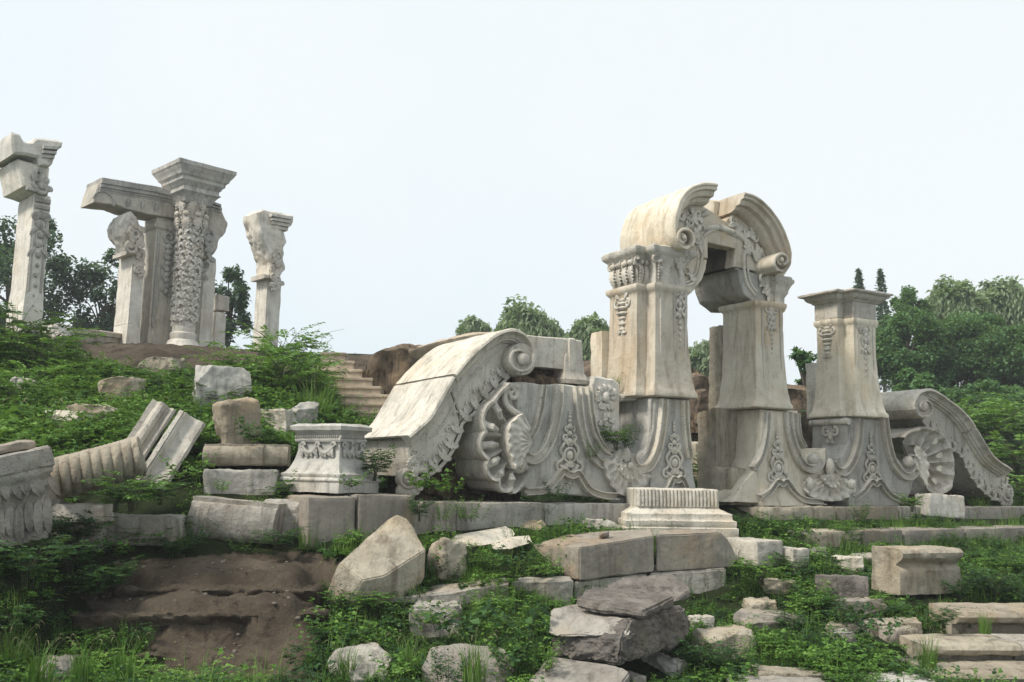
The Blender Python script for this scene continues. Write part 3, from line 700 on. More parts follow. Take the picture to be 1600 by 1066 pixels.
for i in range(26):
    x, y = rng.uniform(928, 962), rng.uniform(606, 690); q = FC.P(np.array(x), np.array(y), .2); m.add(*leaf(q, rng.uniform(0, 6.3), rng.uniform(.08, .18), .035, .2, rng.uniform(-.8, .8)))
m.build('rosette_block', WHITE, wr, FC, (.08, .012, 4))
m = MB()     # centre shell under the two hooks
CS = [(938, 716), (941, 738), (949, 757), (960, 770), (972, 775), (986, 772), (998, 764), (1006, 752), (1012, 744)]
shell(m, FC.P(np.array(975.), np.array(722.), 0), FC.L(CS, 0), -.03, .08, 8, .09, .03, 12, 90)
CS2 = [(962, 726), (962, 738), (968, 746), (974, 749), (981, 745), (987, 738), (987, 726)]
shell(m, FC.P(np.array(975.), np.array(722.), 0), FC.L(CS2, 0), -.12, .0, 7, .04, .03, 8, 60)
q = FC.P(np.array(975.), np.array(712.), 0); m.add(*ball((q[0], -.06, q[1]), (.07, .07, .13)))
q = FC.P(np.array(975.), np.array(728.), 0); m.add(*ball((q[0], -.17, q[1]), (.05, .05, .06)))
m.build('small_shell', MARBLE, wr, FC)

# ---- cornice block standing on the wall
cb = root_at('cornice_block', 'moulded stone block perched on the carved wall, behind the big scroll', 'stone block', FC.S1(870, 600, .5), .6, FC.Z1(870, 600, .3))
A = FC.L([(836, 523), (912, 533)], .35); zb = FC.Z1(900, 588, .35); zt = FC.Z1(880, 528, .35); s_l = A[0][0] - .25; s_r = A[1][0]
m = MB(); pl = [(s_l, .38), (s_r - .28, .38), (s_r - .28, .32), (s_r - .17, .32), (s_r - .17, .38), (s_r, .38), (s_r, 1.2), (s_l, 1.2)]
m.add(*loft(pl, [(0, zb + .1), (0, zt - .02), (-.02, zt)])); m.build('block', MARBLE, cb, FC, (.1, .02, 2))
m = MB(); m.add(*loft([(s_r - .34, .34), (s_r - .02, .34), (s_r - .02, 1.2), (s_r - .34, 1.2)], [(.0, zb - .12), (.05, zb - .12), (.07, zb - .06), (.05, zb - .02), (.02, zb + .05), (.0, zb + .3), (-.02, zb + .35)]))
m.build('base_moulding', MARBLE, cb, FC, (.08, .012, 3))
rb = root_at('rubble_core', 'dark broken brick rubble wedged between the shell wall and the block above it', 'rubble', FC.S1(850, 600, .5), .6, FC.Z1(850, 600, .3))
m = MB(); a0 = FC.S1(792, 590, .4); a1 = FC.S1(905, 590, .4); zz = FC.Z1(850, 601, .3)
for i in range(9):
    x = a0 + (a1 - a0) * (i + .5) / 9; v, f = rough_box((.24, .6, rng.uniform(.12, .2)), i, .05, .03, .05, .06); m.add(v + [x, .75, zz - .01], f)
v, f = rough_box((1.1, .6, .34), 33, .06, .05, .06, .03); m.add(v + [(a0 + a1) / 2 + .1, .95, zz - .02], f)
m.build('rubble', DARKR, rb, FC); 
_lm = rb

# ---- piers
def flare(z0, z1, out=.11, cap=.05):
    h = z1 - z0
    return [(out * .75, z0), (out, z0 + .02), (out, z0 + .07), (out * .72, z0 + .12), (out * .45, z0 + .28), (out * .25, z0 + .52), (out * .1, z0 + .85), (0, z0 + 1.2)] + [(0, z1 - .14), (cap * .3, z1 - .12), (cap, z1 - .08), (cap * 1.1, z1 - .03), (cap * .9, z1)]
ar = root_at('stone_archway', 'tall pale ruined archway with two big curled volutes over an open doorway', 'archway', FC.S1(1115, 785), .5, -.42)
# left pier
s_r, s_l = FC.S1(1075, 530), FC.S1(1024, 530)
plL = [(s_r, 0), (s_l, 0), (s_l, .22), (s_l - .20, .22), (s_l - .20, .97), (s_r, .97)]
zl0, zl1 = FC.Z1(1050, 622), FC.Z1(1050, 446)
lp = MB().add(*loft(plL, flare(zl0, zl1))).build('left_pier', WARM, ar, FC, RO)
m = MB()
for a_, b_ in ((s_r - .30, s_r - .27), (s_r - .07, s_r - .04), (s_l + .09, s_l + .12)): m.add(*extr([(a_, zl0 + .5), (b_, zl0 + .5), (b_, zl1 - .12), (a_, zl1 - .12)], -.022, .02, .005))
drop(m, (s_r - .17, FC.Z1(1052, 448)), 1.0, -.012, .16, 1)
m.build('hanging_garland', MARBLE, lp, FC)
m = MB()     # vase on the pier's side face: built in a frame of its own that looks left
FS = Frame(FC.w([(s_l - .20, .97, 0)])[0], FC.yaw - math.pi / 2)
vase(m, (.36, zl1 - .18), .62, -.01, .26)
m.add(*extr([(.08, zl0 + .4), (.10, zl0 + .4), (.10, zl1 - .14), (.08, zl1 - .14)], -.015, .02, .004))
m.build('carved_vase', MARBLE, lp, FS)
v, f = rough_box((.55, .34, FC.Z1(950, 519, 1.1) - zl0 - .02), 5, .02, .008, .09); MB().add(v + [s_l - .07, 1.16, zl0 + .02], f).build('rear_slab', WARM, ar, FC)
# capital of the left pier
zc0, zc1 = zl1 + .006, FC.Z1(1043, 387)
m = MB(); H = zc1 - zc0
m.add(*loft(plL, [(-.03, zc0), (-.03, zc0 + H * .45), (.0, zc0 + H * .62), (.02, zc0 + H * .66), (.03, zc0 + H * .72), (.10, zc0 + H * .82), (.12, zc0 + H * .9), (.12, zc0 + H * .97), (.09, zc0 + H)]))
capL = m.build('capital', MARBLE, ar, FC, (.08, .02, 3.5))
m = MB()
def acanthus(mb, fr, a, b, z0, h, n, t=0.0):
    for i in range(n):
        x = a + (b - a) * (i + .5) / n
        mb.add(*leaf((x, z0), math.pi / 2, h, (b - a) / n * .42, t - .02, .05)); mb.add(*ball((x, t - .06, z0 + h * .95), ((b - a) / n * .38, .05, h * .13), 8, 5))
acanthus(m, FC, s_l, s_l + .12, zc0, H * .6, 1); acanthus(m, FC, s_l - .2, s_l, zc0, H * .6, 2, .22)
for sg, x in ((-1, s_l - .2), (1, s_l)): m.add(*curl((x, zc0 + H * .62), .09, 1.2, 0, .2 if sg < 0 else -.02, .035, sg))
m.build('capital_carving', MARBLE, capL, FC)
m = MB(); drop(m, (s_r - .17, zc1 - .08), .45, -.03, .2, 3); m.build('hanging_garland', MARBLE, capL, FC)
m = MB(); acanthus(m, FS, .05, .72, zc0, H * .62, 4, .01)
for x in (.05, .38, .72): m.add(*curl((x, zc0 + H * .62), .10, 1.2, 0, -.02, .035, 1))
m.build('capital_carving', MARBLE, capL, FS)
# right pier
r_l, r_r = FC.S1(1181, 530), FC.S1(1224, 530)
plR = [(r_r + .17, .2), (r_r, .2), (r_r, 0), (r_l, 0), (r_l, .82), (r_r + .17, .82)][::-1]
zr0, zr1 = FC.Z1(1215, 640), FC.Z1(1215, 474)
rp_ = MB().add(*loft(plR, flare(zr0, zr1, .10))).build('right_pier', WARM, ar, FC, RO)
m = MB()
for a_, b_ in ((r_l + .13, r_l + .16), (r_r - .09, r_r - .06)): m.add(*extr([(a_, zr0 + .5), (b_, zr0 + .5), (b_, zr1 - .1), (a_, zr1 - .1)], -.022, .02, .005))
drop(m, ((r_l + .145 + r_r - .075) / 2, FC.Z1(1206, 478)), .85, -.012, .17, 2); m.build('hanging_garland', MARBLE, rp_, FC)
v, f = rough_box((.5, .32, FC.Z1(1135, 512, .9) - zr0), 8, .03, .03, .06, .01)
MB().add(v + [r_l + .2, 1.0, zr0], f).build('rear_slab', TAN, ar, FC)
zr2 = FC.Z1(1230, 437, .1)
plC = [(r_r + .17, .12), (r_r - .02, .12), (r_r - .02, .0), (r_r - .16, .0), (r_r - .16, .8), (r_r + .17, .8)][::-1]
MB().add(*loft(plC, [(.02, zr1 + .005), (.0, zr1 + .04), (0, zr2 - .34), (.02, zr2 - .3), (.05, zr2 - .26), (.05, zr2 - .22), (.10, zr2 - .12), (.13, zr2 - .08), (.13, zr2 - .02), (.1, zr2)])).build('capital', MARBLE, ar, FC, (.08, .01, 3))
m = MB(); drop(m, (FC.S1(1203, 440), FC.Z1(1203, 432)), .5, .05, .22, 5)
for i in range(16):
    q = FC.P(np.array(1186 + i * 1.6 + rng.uniform(-3, 3)), np.array(433 + i * 2.4), .08); m.add(*leaf(q, rng.uniform(-2.2, -.4), .16, .045, .08, rng.uniform(-1, 1)))
m.build('capital_carving', MARBLE, rp_, FC)
# arch ring: left springer, ring, right springer
T0, T1 = .10, 1.12
tL = [(1043, 386), (1043, 446), (1059, 447), (1076, 461), (1085, 454), (1097, 437), (1103, 420), (1105.5, 406), (1094, 404), (1078, 398), (1066, 388)]
tM = [(1106, 404), (1106.5, 379), (1149, 389), (1146, 417), (1160, 419), (1180, 424), (1207, 432), (1224, 434), (1233, 420), (1236, 400), (1230, 371), (1216, 343), (1200, 323), (1181, 308), (1165, 302), (1157, 318), (1149, 330), (1141, 336), (1134, 345), (1126, 341), (1118, 333), (1110, 328), (1100, 322), (1098, 300), (1081, 298), (1068, 310), (1060, 328), (1057, 347), (1059, 368), (1066, 384), (1078, 395), (1094, 402)]
tR = [(1146, 420), (1153, 421), (1155.5, 440), (1163, 460), (1181, 475), (1222, 476), (1222, 437), (1207, 435), (1180, 427), (1160, 421.5)]
MB().add(*extr(FC.L(tL, T0), T0, T1, .015)).build('left_springer', WARM, ar, FC, RO)
rg_ = MB().add(*extr(FC.L(tM, T0), T0, .34, .015)).build('arch_ring', WARM, ar, FC, RO)
MB().add(*extr(offset2(FC.L(tM, T0), -.02), .345, T1, .015)).build('rear_ring', SOOT_SHADE, ar, FC, RO)
MB().add(*extr(FC.L([(1090, 345), (1088, 426), (1100, 430), (1150, 432), (1166, 424), (1172, 345)], T1), T1 + .005, T1 + .5, .02)).build('rear_lintel', SOOT_SHADE, ar, FC, RO)
MB().add(*extr(FC.L(tR, T0), T0, T1 + .15, .015)).build('right_springer', GREY, ar, FC, RO)
b_ = FC.L([(1112, 312), (1135, 318), (1164, 302), (1175, 330), (1150, 350), (1112, 345)], .35)
MB().add(*extr(b_, .32, T1 + .02, .03)).build('broken_tympanum', WARM, ar, FC, (.07, .05, 3))
m = MB()     # intrados mouldings and tympanum carving
for off, r0 in ((0, .03), (6, .02)):
    rod(m, [(1062 - off, 447), (1076, 446 - off), (1088 - off, 436 - off * .4), (1094 - off * .9, 420), (1097 - off, 400), (1098 - off, 372 - off * .5), (1120, 358 - off), (1145, 366 - off), (1163, 376 - off), (1166 + off, 388), (1162 + off, 402), (1163 + off, 425), (1168 + off, 445), (1180 + off * .4, 462 - off)], r0, T0 - .01, 70)
rod(m, [(1098, 357), (1122, 356), (1148, 364), (1167, 378)], .045, T0 - .02, 30)
for c0, c1, n_ in (((1066, 342), (1096, 336), 9), ((1142, 342), (1180, 400), 15), ((1172, 352), (1190, 420), 12), ((1060, 415), (1080, 430), 6), ((1078, 345), (1090, 385), 8)):
    for i in range(n_):
        u = (i + .5) / n_; q = FC.P(np.array(c0[0] + (c1[0] - c0[0]) * u + rng.uniform(-3, 3)), np.array(c0[1] + (c1[1] - c0[1]) * u + rng.uniform(-4, 4)), T0)
        if i % 3 == 0: m.add(*curl(q, .085, 1.3, rng.uniform(0, 6), T0 - .03, .03, rng.choice([-1, 1])))
        else: m.add(*leaf(q, rng.uniform(0, 6.3), rng.uniform(.14, .22), .045, T0 - .02, rng.uniform(-1.2, 1.2)))
m.build('tympanum_carving', MARBLE, rg_, FC)
# volutes
def volute(outer, inner_c, roll, tf, tb, side, wide, mat, name='volute', body=None):
    C = cr(FC.L(outer, tf), 90); ks = np.ones(90); ks[50:] = np.linspace(1, .48, 40)
    prof = [(.0, tb), (0, tf + .02), (.02, tf), (.05, tf + .0), (.07, tf + .03), (.12, tf + .035), (.14, tf + .10), (.22, tf + .13), (.24, tf + .22), (.30, tf + .25), (.34, tf + .34), (.36, tb)]
    prof = [(o * wide, t) for o, t in prof]; m = MB(); m.add(*sweep(C, prof, side, ks)); o = m.build(name, mat, ar, FC, (.08, .008, 3))
    m = MB(); vc = FC.P(np.array(float(inner_c[0])), np.array(float(inner_c[1])), tf); Rr = cr(FC.L(roll, tf), 30)
    m.add(*sweep(Rr, [(-.02, tb), (-.02, tf), (0, tf - .02), (.03, tf - .02), (.04, tf + .03), (.04, tb)], side))
    r_ = inner_c[2] / FPX * 16.3
    m.add(*loft([(vc[0] + r_ * math.cos(a), 0) for a in (0, 1)], [(0, 0)], False) if False else extr([(vc[0] + r_ * math.cos(a), vc[1] + r_ * math.sin(a)) for a in np.linspace(0, 2 * math.pi, 24, endpoint=False)], tf + .03, tb - .1, .012))
    m.add(*ball((vc[0], tf + .02, vc[1]), (r_ * .55, .05, r_ * .55), 12, 7)); m.build('roll', mat, o, FC, (.06, .004, 4))
    return o
volute([(1122, 286), (1110, 284.5), (1097, 285), (1080, 291), (1066, 305), (1057.6, 325), (1054, 347), (1056, 370), (1063, 384), (1073, 390), (1082, 386)], (1069.5, 371, 8), [(1082, 386), (1085, 376), (1082, 364), (1074, 358), (1065, 358.5), (1059, 366), (1060, 376), (1067, 382)], -.32, 1.15, 1, .9, WARM)
volute([(1164.6, 299.5), (1181.5, 305), (1201, 320.5), (1218, 341.6), (1231, 369), (1238, 396), (1236, 416), (1226.5, 426), (1215, 423)], (1222, 406, 8.6), [(1215, 423), (1209, 413), (1211, 402), (1220, 396), (1229, 400), (1231, 409), (1225, 415)], -.32, 1.12, -1, .85, WARM)

# ---- lower blocks of the arch
zb0 = -.44
fl = lambda zt: [(.10, zb0), (.09, zb0 + .12), (.04, zb0 + .45), (.01, zb0 + .85), (0, zt - .02), (-.01, zt)]
lb_ = MB()
a0, a1 = FC.S1(1019, 640), FC.S1(1079, 640)
lb_.add(*loft([(a1, 0.03), (a0, 0.03), (a0, .9), (a1, .9)], fl(zl0 - .012)))
lb_.add(*extr(FC.L([(985, 706), (992, 712), (1002, 716), (1012, 702), (1020, 670), (1023, 624), (1079, 624), (1080, 700), (1088, 785), (985, 777)], 0), 0, .6, .015))
lo_ = lb_.build('left_base', GREY, ar, FC, RO)
m = MB(); band(m, [(1035, 624), (1033, 660), (1026, 700), (1012, 728), (995, 732), (986, 720), (986, 709)], .075, 0, 44)
band(m, [(1067, 626), (1069, 670), (1075, 715)], .06, 0, 24)
band(m, [(1030, 783), (1042, 758), (1047, 748), (1053, 751), (1060, 748), (1067, 760), (1074, 783)], .055, 0, 40, thick=.11)
q = FC.P(np.array(1052.), np.array(750.), 0); candelabrum(m, q, .95, -.03)
rod(m, [(966, 622), (990, 621), (1012, 624)], .06, .45, 12); m.build('carved_ornament', MARBLE, lo_, FC)
m = MB(); z_ = zl0 - .05
m.add(*tube([(a0 - .02, .02, z_), (a0 - .02, .92, z_)], .055, 10)); 
for k in (0, 1, 2): m.add(*curl((.62 - k * .1, z_ - .12 - k * .03), .08, 1.2, 0, -.03, .03, (-1) ** k))
m.build('side_moulding', MARBLE, lo_, None if False else Frame(FC.o, FC.yaw)) if False else None
rbm = MB(); c0, c1 = FC.S1(1190, 660), FC.S1(1247, 660)
rbm.add(*loft([(c1, .03), (c0, .03), (c0, .95), (c1, .95)], fl(zr0 - .012)))
rbm.add(*extr(FC.L([(1191, 642), (1247, 642), (1247, 690), (1256, 708), (1266, 714), (1276, 714), (1284, 705), (1291, 700), (1291, 784), (1174, 786), (1145, 785), (1163, 752), (1178, 736), (1187, 714)], 0), 0, .6, .015))
ro_ = rbm.build('right_base', WARM, ar, FC, RO)
v, f = rough_box((.62, .5, FC.Z1(1135, 642, .7) - zb0), 12, .03, .03, .06, .012)
MB().add(v + [c0 - .17, .85, zb0 + .0], f).build('rough_jamb', TAN, ar, FC)
v, f = rough_box((.55, .62, .62), 14, .03, .04, .06, .02, taper=(.8, .8)); MB().add(v + [c0 - .28, .45, zb0], f).build('rough_jamb', TAN, ar, FC)
m = MB(); band(m, [(1229, 644), (1232, 676), (1241, 707), (1253, 728), (1266, 733), (1277, 727), (1281, 716)], .085, 0, 44)
band(m, [(1243, 646), (1246, 680), (1255, 700)], .035, 0, 24)
band(m, [(1197, 644), (1195, 681), (1188, 712), (1176, 733)], .06, 0, 30)
band(m, [(1184, 778), (1198, 768), (1210, 753), (1217, 757), (1224, 753), (1236, 770), (1252, 781), (1285, 784)], .06, 0, 50, thick=.11)
q = FC.P(np.array(1214.), np.array(756.), 0); candelabrum(m, q, .95, -.03)
q = FC.P(np.array(1269.), np.array(718.), 0); m.add(*ball((q[0], -.03, q[1]), (.13, .09, .1), 10, 7))
m.build('carved_ornament', MARBLE, ro_, FC)
m = MB(); CS = [(1250, 752), (1252, 768), (1262, 776), (1276, 781), (1292, 783), (1308, 781), (1322, 774), (1331, 762), (1331, 750)]
shell(m, FC.P(np.array(1291.), np.array(744.), 0), FC.L(CS, 0), -.03, .08, 8, .08, .03, 12, 90)
CS2 = [(1277, 742), (1278, 752), (1284, 759), (1291, 762), (1299, 759), (1305, 751), (1305, 742)]
shell(m, FC.P(np.array(1291.), np.array(738.), 0), FC.L(CS2, 0), -.12, .0, 7, .04, .03, 8, 60)
for (x, y, a_, b_) in ((1291, 731, .09, .17), (1291, 746, .06, .07), (1259, 756, .09, .12), (1325, 757, .09, .1)):
    q = FC.P(np.array(float(x)), np.array(float(y)), 0); m.add(*ball((q[0], -.08, q[1]), (a_, .07, b_), 10, 7))
m.build('small_shell', MARBLE, ro_, FC)

# ---- lone pedestal right of the arch
pr = root_at('carved_pedestal', 'carved pedestal with a moulded cap standing right of the archway', 'pedestal', FC.S1(1345, 785), .5, -.42)
p_l, p_r = FC.S1(1335, 560), FC.S1(1369, 560)
plP = [(p_r + .17, .2), (p_r, .2), (p_r, 0), (p_l, 0), (p_l, .22), (p_l - .17, .22), (p_l - .17, .72), (p_r + .17, .72)][::-1]
zp0, zp1 = FC.Z1(1352, 653), FC.Z1(1352, 499)
sh_ = MB().add(*loft(plP, flare(zp0, zp1, .13, .04))).build('shaft', WARM, pr, FC, RO)
zk = FC.Z1(1352, 474); zt = FC.Z1(1313, 449, -.1)
MB().add(*loft(plP, [(.02, zp1 + .012), (.02, zk), (.05, zk + .01), (.06, zk + .03), (.12, zk + .06), (.15, zk + .10), (.155, zk + .13), (.22, zk + .15), (.24, zk + .19), (.24, zt - .04), (.20, zt)])).build('cap', MARBLE, pr, FC, (.09, .012, 3))
m = MB(); drop(m, ((p_l + p_r) / 2 - .0, zp1 - .12), 1.05, -.012, .17, 8)
fx = [(p_l + .08, zp1 - .1), (p_r - .08, zp1 - .1)]
for a_, b_ in ((p_l + .07, p_l + .09), (p_r - .09, p_r - .07)): m.add(*extr([(a_, zp0 + .9), (b_, zp0 + .9), (b_, zp1 - .1), (a_, zp1 - .1)], -.018, .02, .004))
m.build('hanging_garland', MARBLE, sh_, FC)
FS2 = Frame(FC.w([(p_l - .17, .72, 0)])[0], FC.yaw - math.pi / 2)
m = MB(); vase(m, (.25, zp1 - .12), .62, -.01, .24); m.build('carved_vase', MARBLE, sh_, FS2)
v, f = rough_box((.4, .3, FC.Z1(1268, 569, 1.0) - zp0), 18, .02, .01, .08); MB().add(v + [p_l + .02, .865, zp0], f).build('rear_slab', MARBLE, pr, FC)
m = MB(); e0, e1 = FC.S1(1329, 670), FC.S1(1391, 670)
m.add(*loft([(e1, .03), (e0 - .08, .03), (e0 - .08, .82), (e1, .82)], fl(zp0 - .012)))
m.add(*extr(FC.L([(1291.5, 700), (1298, 708), (1306, 716), (1316, 712), (1326, 692), (1330, 655), (1390, 655), (1393, 690), (1402, 716), (1414, 728), (1424, 726), (1430, 735), (1424, 768), (1416, 783), (1291.5, 784)], 0), 0, .6, .015))
bo = m.build('base', GREY, pr, FC, RO)
m = MB(); band(m, [(1341, 654), (1339, 690), (1330, 720), (1317, 737), (1305, 735), (1299, 724)], .08, 0, 44)
band(m, [(1379, 654), (1384, 690), (1393, 722), (1408, 742), (1420, 744), (1428, 735), (1428, 722), (1421, 716)], .085, 0, 44)
band(m, [(1329, 779), (1344, 768), (1356, 753), (1363, 757), (1370, 753), (1384, 772), (1400, 781), (1416, 783)], .06, 0, 50, thick=.11)
q = FC.P(np.array(1361.), np.array(756.), 0); candelabrum(m, q, .95, -.03)
q = FC.P(np.array(1416.), np.array(722.), 0); m.add(*ball((q[0], -.04, q[1]), (.13, .1, .11), 10, 7))
m.build('carved_ornament', MARBLE, bo, FC)
m = MB(); z_ = zp0 - .09
m.add(*tube([(-.04, -.0, z_), (.86, -.0, z_)], .06, 10))
for k in (-1, 1):
    m.add(*curl((.45 + k * .09, z_ - .18), .09, 1.2, math.pi / 2, -.03, .035, -k)); m.add(*leaf((.45, z_ - .28), -math.pi / 2 + k * .6, .14, .04, -.03))
m.add(*ball((.45, -.03, z_ - .26), (.06, .05, .09))); m.build('mask_carving', MARBLE, bo, Frame(FC.w([(e0 - .08, .82, 0)])[0], FC.yaw - math.pi / 2))
# ---- right-hand shell panel
sr = root_at('shell_panel', 'half scallop shell panel tucked under the smaller scroll', 'shell carving', FC.S1(1450, 775), .4, -.4)
m = MB(); SV = [(1400, 684), (1424, 671), (1447, 671), (1464, 682), (1474, 699), (1478, 722), (1478, 743), (1474, 762), (1448, 774)]
shell2(m, FC.P(np.array(1422.), np.array(724.), .1), FC.L(SV, .1), [.05, .12, .2, .2, .2, .2, .2, .12], .02, .95, .17, .08)
sp = m.build('scallop_shell', MARBLE, sr, FC, (.07, .006, 3))
m = MB(); S3 = [(1424, 695), (1434, 700), (1443, 712), (1447, 730), (1446, 748), (1444, 760), (1436, 748), (1430, 738)]
shell(m, FC.P(np.array(1424.), np.array(722.), .0), FC.L(S3, 0), -.04, .1, 7, .03, .02, 10, 70)
for (x, y) in ((1458, 690), (1466, 712), (1466, 733), (1458, 752)):
    q = FC.P(np.array(float(x)), np.array(float(y)), 0); c_ = FC.P(np.array(1424.), np.array(722.), 0); d_ = (q - c_); d_ /= np.linalg.norm(d_); m.add(*leaf(q - d_ * .1, math.atan2(d_[1], d_[0]), .2, .055, -.02, 0))
m.build('folded_leaf', MARBLE, sp, FC)

# ---- dark rubble added behind the scrolls to stop light leaking through the hollows
for lab, (pa, pb_, t_, d_, h_) in (('added dark rubble blocking light in the hollow behind the big scroll and the scallop shell', ((640, 745), (800, 745), 1.1, .9, .75)), ('added dark rubble blocking light in the hollow behind the smaller scroll', ((1440, 760), (1560, 760), 1.1, .8, .7))):
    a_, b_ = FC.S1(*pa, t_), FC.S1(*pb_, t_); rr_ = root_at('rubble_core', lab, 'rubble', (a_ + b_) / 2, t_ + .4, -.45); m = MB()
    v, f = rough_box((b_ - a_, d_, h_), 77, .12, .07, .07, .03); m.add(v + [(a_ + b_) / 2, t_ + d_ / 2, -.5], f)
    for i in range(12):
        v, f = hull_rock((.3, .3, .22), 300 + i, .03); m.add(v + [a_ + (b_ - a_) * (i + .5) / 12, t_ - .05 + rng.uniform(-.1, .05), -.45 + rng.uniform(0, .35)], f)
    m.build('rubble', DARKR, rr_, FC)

# ================================================================== ruined colonnade on the terrace
def hz(px): return 740 + (px - 800) * math.tan(R(ROLL))
O2 = at(np.array(290.), np.array(545.), np.array(28.)); Z2 = O2[2]; O2[2] = 0
F2 = Frame(O2, R(45))
RC = (.14, .014, 2.0)
def root2(name, label, cat, px, py, t, group=None): return root_at(name, label, cat, F2.S1(px, py, t), t, Z2 - .1, F2, group)
# carved round column with its square cap
rc = root2('carved_column', 'round column covered in leaf carving under a wide square moulded cap', 'column', 290, 545, 0)
cs, cz = F2.S1(290, 470), Z2
ztop = F2.Z1(292, 325)
sh = []
for z in np.linspace(0, 1, 60): sh.append((.305 - .025 * z, cz + .62 + z * (ztop - cz - .62)))
V, F = lathe(sh, 44, (cs, 0, 0))
a = np.arctan2(V[:, 1], V[:, 0] - cs); h = V[:, 2]
lf_ = np.abs(np.sin(a * 3 + 1.2 * np.sin(h * 5.5))) * np.abs(np.sin(h * 5.5 + .8 * np.sin(a * 3)))
d = .06 * lf_ + .05 * fbm(np.column_stack([np.cos(a) * 2, np.sin(a) * 2, h * 2.4]) * 1.6, 1.6, 4)
V[:, 0] += (V[:, 0] - cs) * d / .30; V[:, 1] += V[:, 1] * d / .30
shaft_o = MB().add(V, F).build('shaft', WHITE, rc, F2, None, 60)
m = MB()
for k in range(15):
    for j in range(10):
        aa = j / 10 * 2 * math.pi + (k % 2) * .31 + .12 * math.sin(k * 2.1); zz = cz + .75 + k * (ztop - cz - .95) / 15 + .04 * math.sin(j * 3.7 + k); Fr = Frame(F2.w([(cs + .34 * math.cos(aa), .34 * math.sin(aa), 0)])[0], F2.yaw + aa + math.pi / 2)
        mm = MB()
        q_ = .6 + .35 * math.sin(j * 2.3 + k * 1.7); mm.add(*leaf((-.02, zz), math.pi / 2 + q_, .20, .042, -.01, .7, .9)); mm.add(*leaf((.02, zz), math.pi / 2 - q_, .20, .042, -.01, -.7, .9)); mm.add(*leaf((0, zz + .02), math.pi / 2 + .3 * math.sin(k * 3 + j), .15, .03, .0, 0, .8)); mm.add(*ball((.03 * math.sin(k + j * 2), .0, zz + .17), (.05, .055, .055), 7, 5))
        for v_, f_ in [(np.vstack(mm.V), mm.F)]: m.add(Fr.w(v_), f_)
m.build('leaf_carving', WHITE, shaft_o)
MB().add(*lathe([(.60, cz - .45), (.58, cz - .1), (.46, cz + .12), (.43, cz + .2), (.36, cz + .24), (.38, cz + .34), (.38, cz + .42), (.33, cz + .46), (.33, cz + .62)], 36, (cs, 0, 0))).build('base', WHITE, rc, F2, (.1, .02, 2))
zc = F2.Z1(292, 306)
m = MB(); m.add(*lathe([(.30, ztop - .45), (.36, ztop - .3), (.38, ztop), (.42, ztop + .4), (.36, ztop + .5)][::1], 30, (cs, 0, 0)))
for j in range(8):
    for lv in (0, 1):
        aa = (j + .5 * lv) / 8 * 2 * math.pi; Fr = Frame(F2.w([(cs + .36 * math.cos(aa), .36 * math.sin(aa), 0)])[0], F2.yaw + aa + math.pi / 2); mm = MB()
        z_ = ztop - .75 + lv * .5
        mm.add(*leaf((0, z_), math.pi / 2, .55, .11, -.02, 0)); mm.add(*ball((0, -.09, z_ + .5), (.11, .08, .08), 9, 6)); mm.add(*ball((.09, -.05, z_ + .28), (.05, .04, .09), 7, 5)); mm.add(*ball((-.09, -.05, z_ + .28), (.05, .04, .09), 7, 5))
        m.add(Fr.w(np.vstack(mm.V)) @ np.eye(3), mm.F) if False else m.add(np.column_stack([(Fr.w(np.vstack(mm.V)) - F2.o) @ F2.S, (Fr.w(np.vstack(mm.V)) - F2.o) @ F2.T, (Fr.w(np.vstack(mm.V)) - F2.o)[:, 2]]), mm.F)
m.build('capital', WHITE, rc, F2, (.09, .02, 3))
q = .46; ab = [(cs - q, -q), (cs + q, -q), (cs + q, q), (cs - q, q)]; zt2 = F2.Z1(276, 246, -.8)
hc = zt2 - zc
MB().add(*loft(ab, [(-.08, zc - .30), (-.03, zc - .26), (.0, zc - .16), (.10, zc - .02), (.14, zc), (.14, zc + .03), (.10, zc + .05), (.10, zc + hc * .18), (.14, zc + hc * .22), (.16, zc + hc * .3), (.22, zc + hc * .36), (.23, zc + hc * .47), (.30, zc + hc * .54), (.31, zc + hc * .6), (.40, zc + hc * .76), (.42, zc + hc * .82), (.44, zc + hc * .84), (.45, zc + hc * .98), (.42, zc + hc)])).build('cap', GREY, rc, F2, (.13, .012, 2.5))
# beam
tb_ = .45
rbm_ = root_at('stone_beam', 'broken moulded stone beam bridging the left pillars beside the carved column', 'stone beam', F2.S1(210, 330, tb_), tb_ + .4, F2.Z1(210, 330, tb_), F2)
def B(pts, t): return F2.L(pts, t)
MB().add(*extr(B([(156, 284), (243, 298), (300, 312), (300, 345), (272, 341), (228, 334), (200, 327), (183, 320), (146, 316), (150, 300)], tb_), tb_, tb_ + .95, .02)).build('beam', MARBLE, rbm_, F2, (.12, .02, 2.5))
m = MB()
for k, (y0, y1, tt) in enumerate(((0, 9, -.16), (8, 15, -.11), (14, 19, -.05), (18, 22, -.02))):
    m.add(*extr(B([(160 - k * 1.5, 277 + y0), (243, 291 + y0), (300, 305 + y0), (300, 305 + y1), (243, 291 + y1), (159 - k * 1.5, 277 + y1)], tb_ + tt), tb_ + tt, tb_ + .97 + k * .01, .01))
for k in range(3): m.add(*leaf(F2.P(np.array(198. + k * 22), np.array(325. + k * 3), tb_), 1.4, .32, .06, tb_, .1))
hc_ = F2.P(np.array(161.5), np.array(315.5), tb_)
m.add(*tube([(hc_[0] + .30 * math.cos(a_), tb_ - .01, hc_[1] + .30 * math.sin(a_)) for a_ in np.linspace(-.2, math.pi - .1, 16)], .035, 7))
m.build('moulding', GREY, rbm_, F2, (.12, .015, 3))
